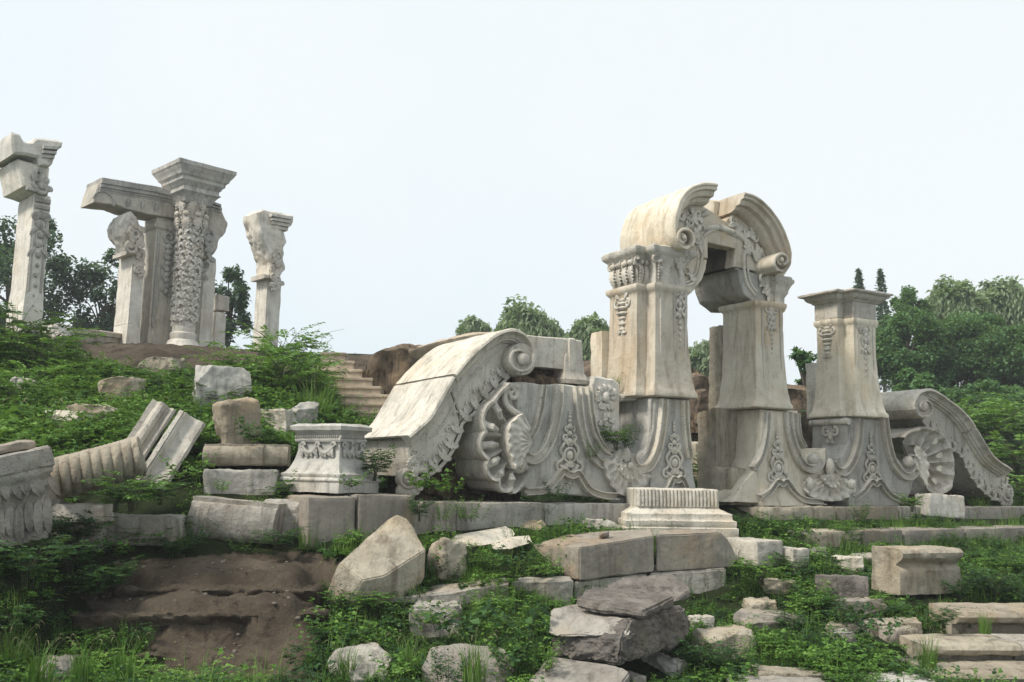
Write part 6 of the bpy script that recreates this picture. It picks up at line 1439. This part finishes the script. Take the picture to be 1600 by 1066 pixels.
for a in (
 (40, 925, 'bush', .75, LEAFD, 'dark bush mass at the left edge, below the cornice corner', None, 1.1), (105, 905, 'bush', .6, LEAFD, 'dark bush left of the earth pit, upper one', None, 1.1), (140, 965, 'bush', .45, LEAFD, 'low dark bush overhanging the left rim of the earth pit', None, 1.2),
 (20, 1000, 'bush', .5, LEAFD, 'dark bush low at the left edge, above the pale rock', None, 1.2), (70, 860, 'broad', .5, LEAFD, 'drooping dark broad leaves under the cornice corner', None, 1.0), (160, 880, 'broad', .4, LEAF, 'broad leaves at the upper left rim of the earth pit', None, 1.1),
 (205, 800, 'bush', .62, LEAF, 'feathery bush in front of the gadrooned fragment', 10.9, 1.1), (250, 790, 'bush', .45, LEAFD, 'dark bush right of the gadrooned fragment', 11.6, 1.1), (290, 750, 'broad', .42, LEAF, 'broad leaves at the foot of the leaning posts', 12.4, 1.0), (150, 830, 'weed', .35, LEAFL, 'bright weed before the ledge slab', None, 1.0),
 (230, 860, 'bush', .4, LEAF, 'green bush on the rim above the earth pit', None, 1.4), (310, 845, 'weed', .3, LEAFD, 'dark weed at the left end of the long moulded block', 11.6, 1.1), (430, 860, 'bush', .38, LEAFD, 'dark bush right of the long moulded block', 11.7, 1.3), (480, 860, 'grass', .35, GRASS, 'grass tuft below the left plinth block', None, 1.0),
 (345, 772, 'broad', .26, LEAFL, 'single bright broadleaf sprig before the grey slab', 12.3, .7), (400, 795, 'weed', .22, LEAFL, 'small bright weed on the short rounded block', 12.2, 1.0),
 (585, 752, 'bush', .62, LEAFD, 'dark bush in the gap between small pedestal and big scroll', 12.9, .8), (548, 766, 'broad', .28, LEAF, 'broad leaves climbing the corner of the small pedestal', 12.2, 1.0), (668, 772, 'broad', .48, LEAF, 'broad leaves around the rosette foot of the big scroll', 12.6, 1.0), (700, 775, 'broad', .36, LEAF, 'broad leaves in the dark hollow under the big scroll', 13.0, 1.0), (655, 815, 'bush', .42, LEAFD, 'vine hanging over the joint of the plinth blocks', 12.4, .7), (735, 815, 'weed', .38, LEAF, 'weed before the long plinth block under the scallop shell', 12.9, 1.1), (690, 815, 'weed', .3, LEAFL, 'bright weed before the pale square plinth block', 12.5, .9),
 (60, 590, 'bush', 1.15, LEAF, 'large bush on the slope below the far-left pier', None, 1.2), (15, 560, 'bush', 1.2, LEAFD, 'dark bush at the top left of the slope', None, 1.2), (110, 610, 'bush', .9, LEAFL, 'bright bush on the slope above the tan boulder', None, 1.2), (20, 650, 'bush', .9, LEAFL, 'yellow-green bush at the left edge beside the white rock', None, 1.0), (190, 610, 'bush', .8, LEAF, 'bush on the slope behind the pale angular rock', None, 1.2), (250, 625, 'bush', .85, LEAFD, 'dark bush in the middle of the slope above the posts', None, 1.2), (300, 615, 'bush', .9, LEAFD, 'dark bush left of the pointed grey slab', None, 1.0), (165, 592, 'bush', .6, LEAFL, 'bright bush just under the terrace bank', None, 1.1),
 (335, 600, 'weed', .6, LEAFL, 'bright weed above the pointed grey slab', None, 1.2), (390, 610, 'bush', 1.0, LEAFL, 'bright bush below the tan rock on the slope', None, 1.2), (440, 590, 'bush', 1.25, LEAFL, 'tall bright bush under the lone right pillar', None, 1.0), (470, 585, 'weed', .95, LEAFL, 'tall wispy weed left of the stone steps', None, .9), (420, 630, 'bush', .9, LEAF, 'green bush above the white flat rock', None, 1.2), (470, 630, 'bush', 1.0, LEAF, 'green bush left of the foot of the steps', None, 1.1), (500, 652, 'grass', .8, GRASS, 'tall grass tuft beside the foot of the steps', None, .9), (490, 665, 'grass', .85, GRASS, 'grass tuft above the small pedestal', None, 1.0), (540, 668, 'weed', .6, LEAFL, 'weed at the bottom of the steps', None, 1.0), (275, 655, 'weed', .5, LEAFL, 'weed behind the leaning posts', None, 1.2), (120, 700, 'grass', .45, GRASS, 'grass tuft under the white rounded rock', None, 1.4), (215, 670, 'grass', .5, GRASS, 'grass tuft above the gadrooned fragment', None, 1.4), (440, 690, 'weed', .3, LEAFL, 'weed on the half-round slab beside the small pedestal', None, 1.2), (385, 690, 'broad', .38, LEAFD, 'dark leaves on the balanced tan block', 13.0, .9), (60, 690, 'grass', .5, GRASS, 'grass tuft behind the cornice corner', None, 1.3),
 (868, 785, 'weed', .42, LEAFD, 'dark weed at the base moulding of the carved wall', 14.0, .8), (840, 815, 'weed', .3, LEAF, 'weed before the long plinth block, right of the shell', None, 1.2), (905, 800, 'grass', .3, GRASS, 'grass tuft at the foot of the carved wall', None, 1.4),
 (1330, 850, 'bush', .5, LEAF, 'bush hanging over the long low step, below the pedestal', 15.2, .8), (1345, 812, 'weed', .38, LEAF, 'weed on the plinth under the lone pedestal', 16.4, 1.0), (1425, 800, 'bush', .45, LEAF, 'bush at the foot of the half shell panel', 16.9, .9), (1470, 805, 'weed', .35, LEAFL, 'weed before the slab under the half shell', None, 1.2), (1490, 868, 'bush', .45, LEAFD, 'dark bush over the middle of the long low step', 15.8, .9), (1530, 800, 'grass', .4, GRASS, 'grass tuft under the smaller scroll', None, 1.5),
 (1190, 915, 'bush', .5, LEAF, 'green bush beside the chipped brown block', 12.6, 1.1), (1235, 900, 'bush', .42, LEAFD, 'dark bush below the stepped white slab', None, 1.1), (1160, 930, 'weed', .35, LEAF, 'weed against the pale mossy course block', None, 1.1), (1375, 1000, 'broad', .5, LEAFD, 'dark broad leaves left of the stair slabs', 10.9, .9), (1320, 985, 'bush', .45, LEAFD, 'dark bush under the dark faceted rock', None, 1.1), (1280, 960, 'bush', .35, LEAF, 'green bush between the yellowish rock and the dark slab', None, 1.2), (1300, 1040, 'broad', .38, LEAFL, 'bright broad leaves at the bottom right of centre', None, 1.1), (1350, 1050, 'broad', .36, LEAF, 'broad leaves before the brownish block', None, 1.0), (1560, 945, 'bush', .68, LEAFD, 'dark bush right of the moulded block', 12.9, 1.1), (1500, 940, 'bush', .4, LEAFD, 'dark bush at the end of the moulded block', 12.7, .9), (1595, 905, 'bush', .5, LEAF, 'bush at the right edge above the stair slabs', None, 1.1), (1475, 985, 'bush', .35, LEAFD, 'dark bush at the end of the upper stair slab', 11.3, .9), (1450, 1045, 'grass', .42, GRASS, 'grass tuft left of the middle stair slab', 10.4, .8), (1540, 990, 'grass', .28, GRASS, 'grass tuft between the upper and middle stair slabs', 11.0, .8),
 (1105, 1060, 'bush', .48, LEAFD, 'dark bush right of the foreground stack', None, 1.1), (1150, 1050, 'weed', .4, LEAF, 'weed at the bottom right of the foreground stack', None, 1.1), (1210, 1020, 'broad', .34, LEAF, 'broad leaves right of the broken tan block', None, 1.1), (1240, 990, 'bush', .32, LEAFD, 'low dark bush around the thin dark slab', None, 1.3),
 (740, 1000, 'broad', .44, LEAFD, 'big dark broad leaves left of the foreground stack', 9.9, 1.2), (690, 985, 'broad', .4, LEAF, 'broad leaves over the long flat whitish slab', 10.2, 1.1), (820, 1000, 'broad', .46, LEAFD, 'dark broad leaves against the layered slab', 9.7, 1.0), (640, 985, 'weed', .35, LEAF, 'weed at the left end of the long flat whitish slab', None, 1.1), (580, 960, 'bush', .36, LEAF, 'bush at the foot of the pointed boulder', None, 1.2), (545, 965, 'weed', .3, LEAFD, 'dark weed at the right rim of the earth pit', None, 1.1), (850, 1050, 'weed', .38, LEAFL, 'tall bright weed before the layered slab', 9.2, .8), (800, 890, 'broad', .36, LEAFD, 'dark leaves left of the left brown block', 11.6, 1.1), (860, 900, 'weed', .34, LEAFL, 'bright weed at the rough end of the left brown block', 11.6, 1.0), (760, 900, 'bush', .36, LEAF, 'bush below the pale wedge-shaped fragment', None, 1.2), (700, 905, 'weed', .34, LEAFD, 'dark weed at the foot of the tan stump', None, 1.2),
 (610, 1062, 'broad', .3, LEAF, 'broad leaves in front of the pitted grey rock', 9.1, 1.0), (700, 1064, 'weed', .36, LEAFD, 'dark weed in front of the smooth grey rock', 9.0, 1.1), (790, 1058, 'broad', .32, LEAFD, 'dark broad leaves at the right end of the smooth grey rock', 9.1, 1.0), (455, 640, 'bush', 1.2, LEAFL, 'big bright bush filling the slope below the lone pillar', 20.0, 1.2), (470, 605, 'bush', .9, LEAF, 'green bush left of the upper steps', 21.5, 1.0), (80, 560, 'bush', 1.0, LEAF, 'green bush on the slope below the round kerb', None, 1.3), (345, 640, 'bush', .6, LEAFD, 'dark bush between the posts and the balanced tan block', None, 1.2), (180, 800, 'bush', .5, LEAFD, 'dark bush under the gadrooned fragment', 11.0, 1.2), (120, 860, 'bush', .55, LEAFD, 'dark bush below the ledge slab', None, 1.2), (165, 925, 'bush', .45, LEAFD, 'dark bush hanging over the left end of the earth ledges', 10.5, 1.2), (280, 872, 'bush', .34, LEAFD, 'low dark bush on the back rim of the earth pit', None, 1.4), (380, 868, 'weed', .26, LEAF, 'weed on the back rim of the earth pit', None, 1.3),
 (640, 1060, 'grass', .42, GRASS, 'grass tuft between the two bottom rocks', None, .9), (740, 1064, 'grass', .45, GRASS, 'grass tuft over the smooth grey rock', 9.1, .9), (540, 1062, 'grass', .35, GRASS, 'grass tuft left of the pitted grey rock', None, 1.0), (60, 1066, 'grass', .4, LEAF, 'grass tuft with seed heads in the bottom left corner', 8.9, 1.0), (130, 1064, 'grass', .4, LEAF, 'grass tuft with seed heads right of the bottom left corner', 9.0, 1.0), (190, 1062, 'grass', .42, LEAF, 'grass tuft with seed heads at the left foot of the pit', 9.1, .9), (20, 1050, 'grass', .45, LEAF, 'grass tuft beside the pale corner rock', None, .9), (960, 862, 'grass', .2, GRASS, 'short grass tuft on the joint of the brown blocks', 13.2, 1.0), (1010, 832, 'grass', .28, GRASS, 'grass tuft before the broad moulded base', None, 1.3), (900, 830, 'weed', .28, LEAFL, 'bright weed above the brown blocks', None, 1.3)):
    px, py, k, h, mt, lb, D, wd = a
    if py < 692 and px < 560: h *= 1.3 if px > 385 or px < 80 else (.8 if py < 632 else 1.1)
    plant(px, py, k, h, mt, lb, D, None, wd)
for (px, py, t, h, k, mt, lb) in ((962, 704, -.08, .55, 'bush', LEAF, 'feathery plant rooted in the hook of the carved wall'), (978, 700, -.1, .4, 'weed', LEAFD, 'dark weed rooted above the small shell by the arch'), (925, 716, -.1, .28, 'weed', LEAF, 'small weed growing on the curling band of the carved wall'), (962, 606, .5, .26, 'grass', GRASS, 'thin grass growing on top of the rosette block')):
    q = FC.P(np.array(float(px)), np.array(float(py)), t); plant(0, 0, k, h, mt, lb, None, FC.w([(q[0], t, q[1])])[0], .9)

# ---- trees
def crown_cloud(g, n, c, r, ll, hollow=.55, nclump=40, cs=.30, flat_bottom=0.0):
    d = g.normal(size=(nclump, 3)); d /= np.linalg.norm(d, axis=1)[:, None]; rr = hollow + (1 - hollow) * g.uniform(0, 1, nclump) ** .6; cc = d * rr[:, None]
    cc[:, 2] = np.where(cc[:, 2] < -flat_bottom, cc[:, 2] * .75, cc[:, 2]); k = g.integers(0, nclump, n); sz = g.uniform(.6, 1.3, nclump) * cs
    dd = g.normal(size=(n, 3)); dd /= np.linalg.norm(dd, axis=1)[:, None]; P = cc[k] + dd * (sz[k] * g.uniform(0, 1, n) ** .5)[:, None] * [1, 1, .75]
    P = P * r + c; A = g.normal(size=(n, 3)) * [1, 1, .6] + [0, 0, -.15]; L = ll * g.uniform(.6, 1.25, n); return leaves(P, A, L, L * .34, g, .2), cc * r + c
def tree(label, px, py, D, rx, rz_, n, ll, mat, seed, kind='round', name='tree', zb=None, cs=.3, ncl=40):
    g = np.random.default_rng(seed); c = at(np.array(float(px)), np.array(float(py)), np.array(float(D))); Rx = rx / FPX * D; Rz = rz_ / FPX * D; zg = gz(c[None, :2])[0] if zb is None else zb
    o = thing(name, label, 'tree', (c[0], c[1], zg)); cl = np.array([0, 0, c[2] - zg]); (V, Q), cc = crown_cloud(g, n, cl, np.array([Rx, Rx * .9, Rz]), ll, .5, ncl, cs)
    if kind == 'willow':
        m = n // 26; parts = [(V[: len(V) // 3 // 5 * 5], Q[: len(V) // 3 // 5 * 2])]
        a = g.uniform(0, 6.28, m); q = np.sqrt(g.uniform(.05, 1, m)); b = np.stack([Rx * q * np.cos(a), Rx * .9 * q * np.sin(a), Rz * np.sqrt(np.maximum(0, 1 - q * q * .9)) * g.uniform(.3, 1, m)], 1) + cl
        ln = Rz * g.uniform(.5, 1.5, m); P = []; A = []
        for k in range(26):
            u = k / 25; P.append(b + np.stack([np.cos(a) * .25 * u * Rx * .4, np.sin(a) * .25 * u * Rx * .4, -ln * u], 1) + g.normal(0, .05, (m, 3))); A.append(np.stack([g.normal(0, .5, m), g.normal(0, .5, m), -np.ones(m)], 1))
        P = np.vstack(P); P[:, 2] = np.maximum(P[:, 2], .15); A = np.vstack(A); L = ll * 1.25 * g.uniform(.7, 1.2, len(P)); parts.append(leaves(P, A, L, L * .16, g, .1)); V, Q = merge(parts)
    mesh_quads('crown', V, Q, mat, (0, 0, 0), o); m = MB(); top = cl[2]
    tr = cr([(0, 0, -.4), (.05 * Rx, 0, top * .35), (-.04 * Rx, .03 * Rx, top * .75), (0, 0, top + Rz * .3)], 14); m.add(*tube(tr, np.linspace(max(.12, Rx * .09), .03, 14), 8))
    for i in range(min(14, len(cc))):
        s_ = tr[g.integers(6, 12)]; m.add(*tube(cr([s_, (s_ + cc[i]) / 2 + [0, 0, .12 * Rz], cc[i]], 8), np.linspace(max(.05, Rx * .03), .012, 8), 5))
    t_ = m.build('trunk', BARK, None); t_.parent = o; return o
tree('dark tree at the left edge behind the far-left pier', 20, 440, 44, 92, 118, 9000, .24, TREEL, 31, cs=.3)
tree('dark tree rising between the far-left pier and the leaf-headed pillar', 165, 480, 46, 62, 92, 6500, .24, TREEL, 32)
tree('dark tree behind the leaf-headed pillar and the panelled pier', 235, 470, 47, 55, 85, 6000, .24, TREEL, 33)
tree('loose dark tree right of the column group', 358, 492, 42, 40, 72, 4200, .22, TREEL, 34, cs=.26)
tree('round drooping willow behind the big scroll', 826, 540, 52, 56, 66, 14000, .34, WILLOW, 35, 'willow', 'willow_tree')
tree('little willow top left of the round willow', 742, 520, 58, 24, 26, 3600, .34, WILLOW, 36, 'willow', 'willow_tree')
tree('willow between the moulded block and the arch', 925, 556, 50, 46, 68, 11000, .34, WILLOW, 37, 'willow', 'willow_tree')
tree('willow showing low through the arch opening', 1102, 578, 55, 36, 54, 7000, .34, WILLOW, 38, 'willow', 'willow_tree')
tree('small leafy tree peeping out left of the lone pedestal', 1263, 574, 24, 28, 36, 700, .16, HEDGE, 39, ncl=14)
for i, (px, py, D, rx, rz_, n, mt, kd, lb) in enumerate((
 (1418, 560, 40, 62, 92, 8000, HEDGE, 'round', 'dense dark tree just right of the lone pedestal'), (1490, 560, 42, 72, 80, 9000, HEDGE, 'round', 'dense dark tree above the ridge of the smaller scroll'), (1560, 570, 41, 66, 80, 9000, HEDGE, 'round', 'dense dark tree behind the far end of the smaller scroll'), (1630, 570, 41, 66, 90, 8000, HEDGE, 'round', 'dense dark tree cut by the right edge'),
 (1500, 690, 37, 90, 50, 7000, HEDGE, 'round', 'low dark tree filling the gap behind the ridge of the smaller scroll'), (1600, 680, 38, 80, 50, 7000, HEDGE, 'round', 'low dark tree cut by the right edge behind the pale shrubs'),
 (1490, 500, 50, 52, 62, 7000, WILLOW, 'willow', 'willow crown over the dark trees, second from the right'), (1570, 495, 52, 52, 60, 7000, WILLOW, 'willow', 'willow crown over the dark trees, rightmost'), (1418, 500, 47, 38, 50, 4000, HEDGE, 'round', 'spiky bright tree top behind the lone pedestal'), (1440, 640, 33, 62, 60, 7000, HEDGE, 'round', 'low dark tree behind the smaller scroll'), (1560, 650, 34, 80, 50, 7500, HEDGE, 'round', 'low dark tree at the foot of the tree bank on the right'))):
    tree(lb, px, py, D, rx, rz_, int(n * 2.2), (.17 if kd == 'round' else .30), mt, 50 + i, kd, 'willow_tree' if kd == 'willow' else 'tree')
for px, lb in ((1342, 'thin pointed cypress tip, left of the pair'), (1377, 'thin pointed cypress tip, right of the pair')):
    g = np.random.default_rng(px); D = 62; c = at(np.array(float(px)), np.array(450.), np.array(float(D))); zg = 1.4; o = thing('cypress_tree', lb, 'tree', (c[0], c[1], zg), 'cypress tips behind the lone pedestal'); n = 1300
    u = g.uniform(0, 1, n); top = at(np.array(float(px)), np.array(424.), np.array(float(D)))[2] - zg; r_ = (.62 * (1 - u) ** .7 + .05) * (1 + .35 * np.sin(u * 31) * (u < .95)); a = g.uniform(0, 6.28, n); rr = r_ * np.sqrt(g.uniform(.2, 1, n))
    P = np.stack([rr * np.cos(a), rr * np.sin(a), top * (.35 + .65 * u)], 1); L = np.full(n, .3); mesh_quads('crown', *leaves(P, g.normal(size=(n, 3)) + [0, 0, .6], L, L * .3, g), TREEL, (0, 0, 0), o)
    t_ = MB().add(*tube([(0, 0, -.3), (0, 0, top * .5), (0, 0, top * .95)], [.18, .1, .03], 7)).build('trunk', BARK, None); t_.parent = o
for i, (px, py, D, h, lb) in enumerate(((1590, 745, 24, 1.5, 'pale green shrub at the right edge beyond the smaller scroll'), (1555, 700, 27, 1.7, 'pale green shrub behind the foot of the smaller scroll'), (1610, 690, 30, 1.9, 'pale green shrub at the right edge under the dark trees'), (1520, 690, 29, 1.7, 'pale green shrub behind the joint of the smaller scroll'), (1480, 700, 27, 1.5, 'pale green shrub in the gap under the smaller scroll'), (1600, 790, 20.5, .9, 'pale green shrub at the end of the long low step'), (1245, 700, 23, 1.2, 'dark shrub between the arch and the pedestal'), (1100, 755, 19.5, .8, 'dark shrub low in the arch opening'))):
    plant(px, py, 'bush', h, LEAFL if i < 6 else LEAFD, lb, D, None, 1.3)

# ================================================================== air
hm = bpy.data.materials.new('haze'); hm.use_nodes = True; t = hm.node_tree; t.nodes.remove(t.nodes['Principled BSDF'])
pv = t.nodes.new('ShaderNodeVolumePrincipled'); pv.inputs['Color'].default_value = (.93, .96, 1, 1); pv.inputs['Density'].default_value = .001
t.links.new(pv.outputs[0], t.nodes['Material Output'].inputs['Volume'])
zl = float(gP[:, 2].min()) - 1.0; zh = 16.0
m = MB(); m.add([(x, y, z) for x in (-9000, 9000) for y in (-200, 3600) for z in (zl, zh)], [(0, 1, 3, 2), (4, 6, 7, 5), (0, 4, 5, 1), (2, 3, 7, 6), (0, 2, 6, 4), (1, 5, 7, 3)])
tag(m.build('haze', hm, None, smooth=False), kind='stuff')
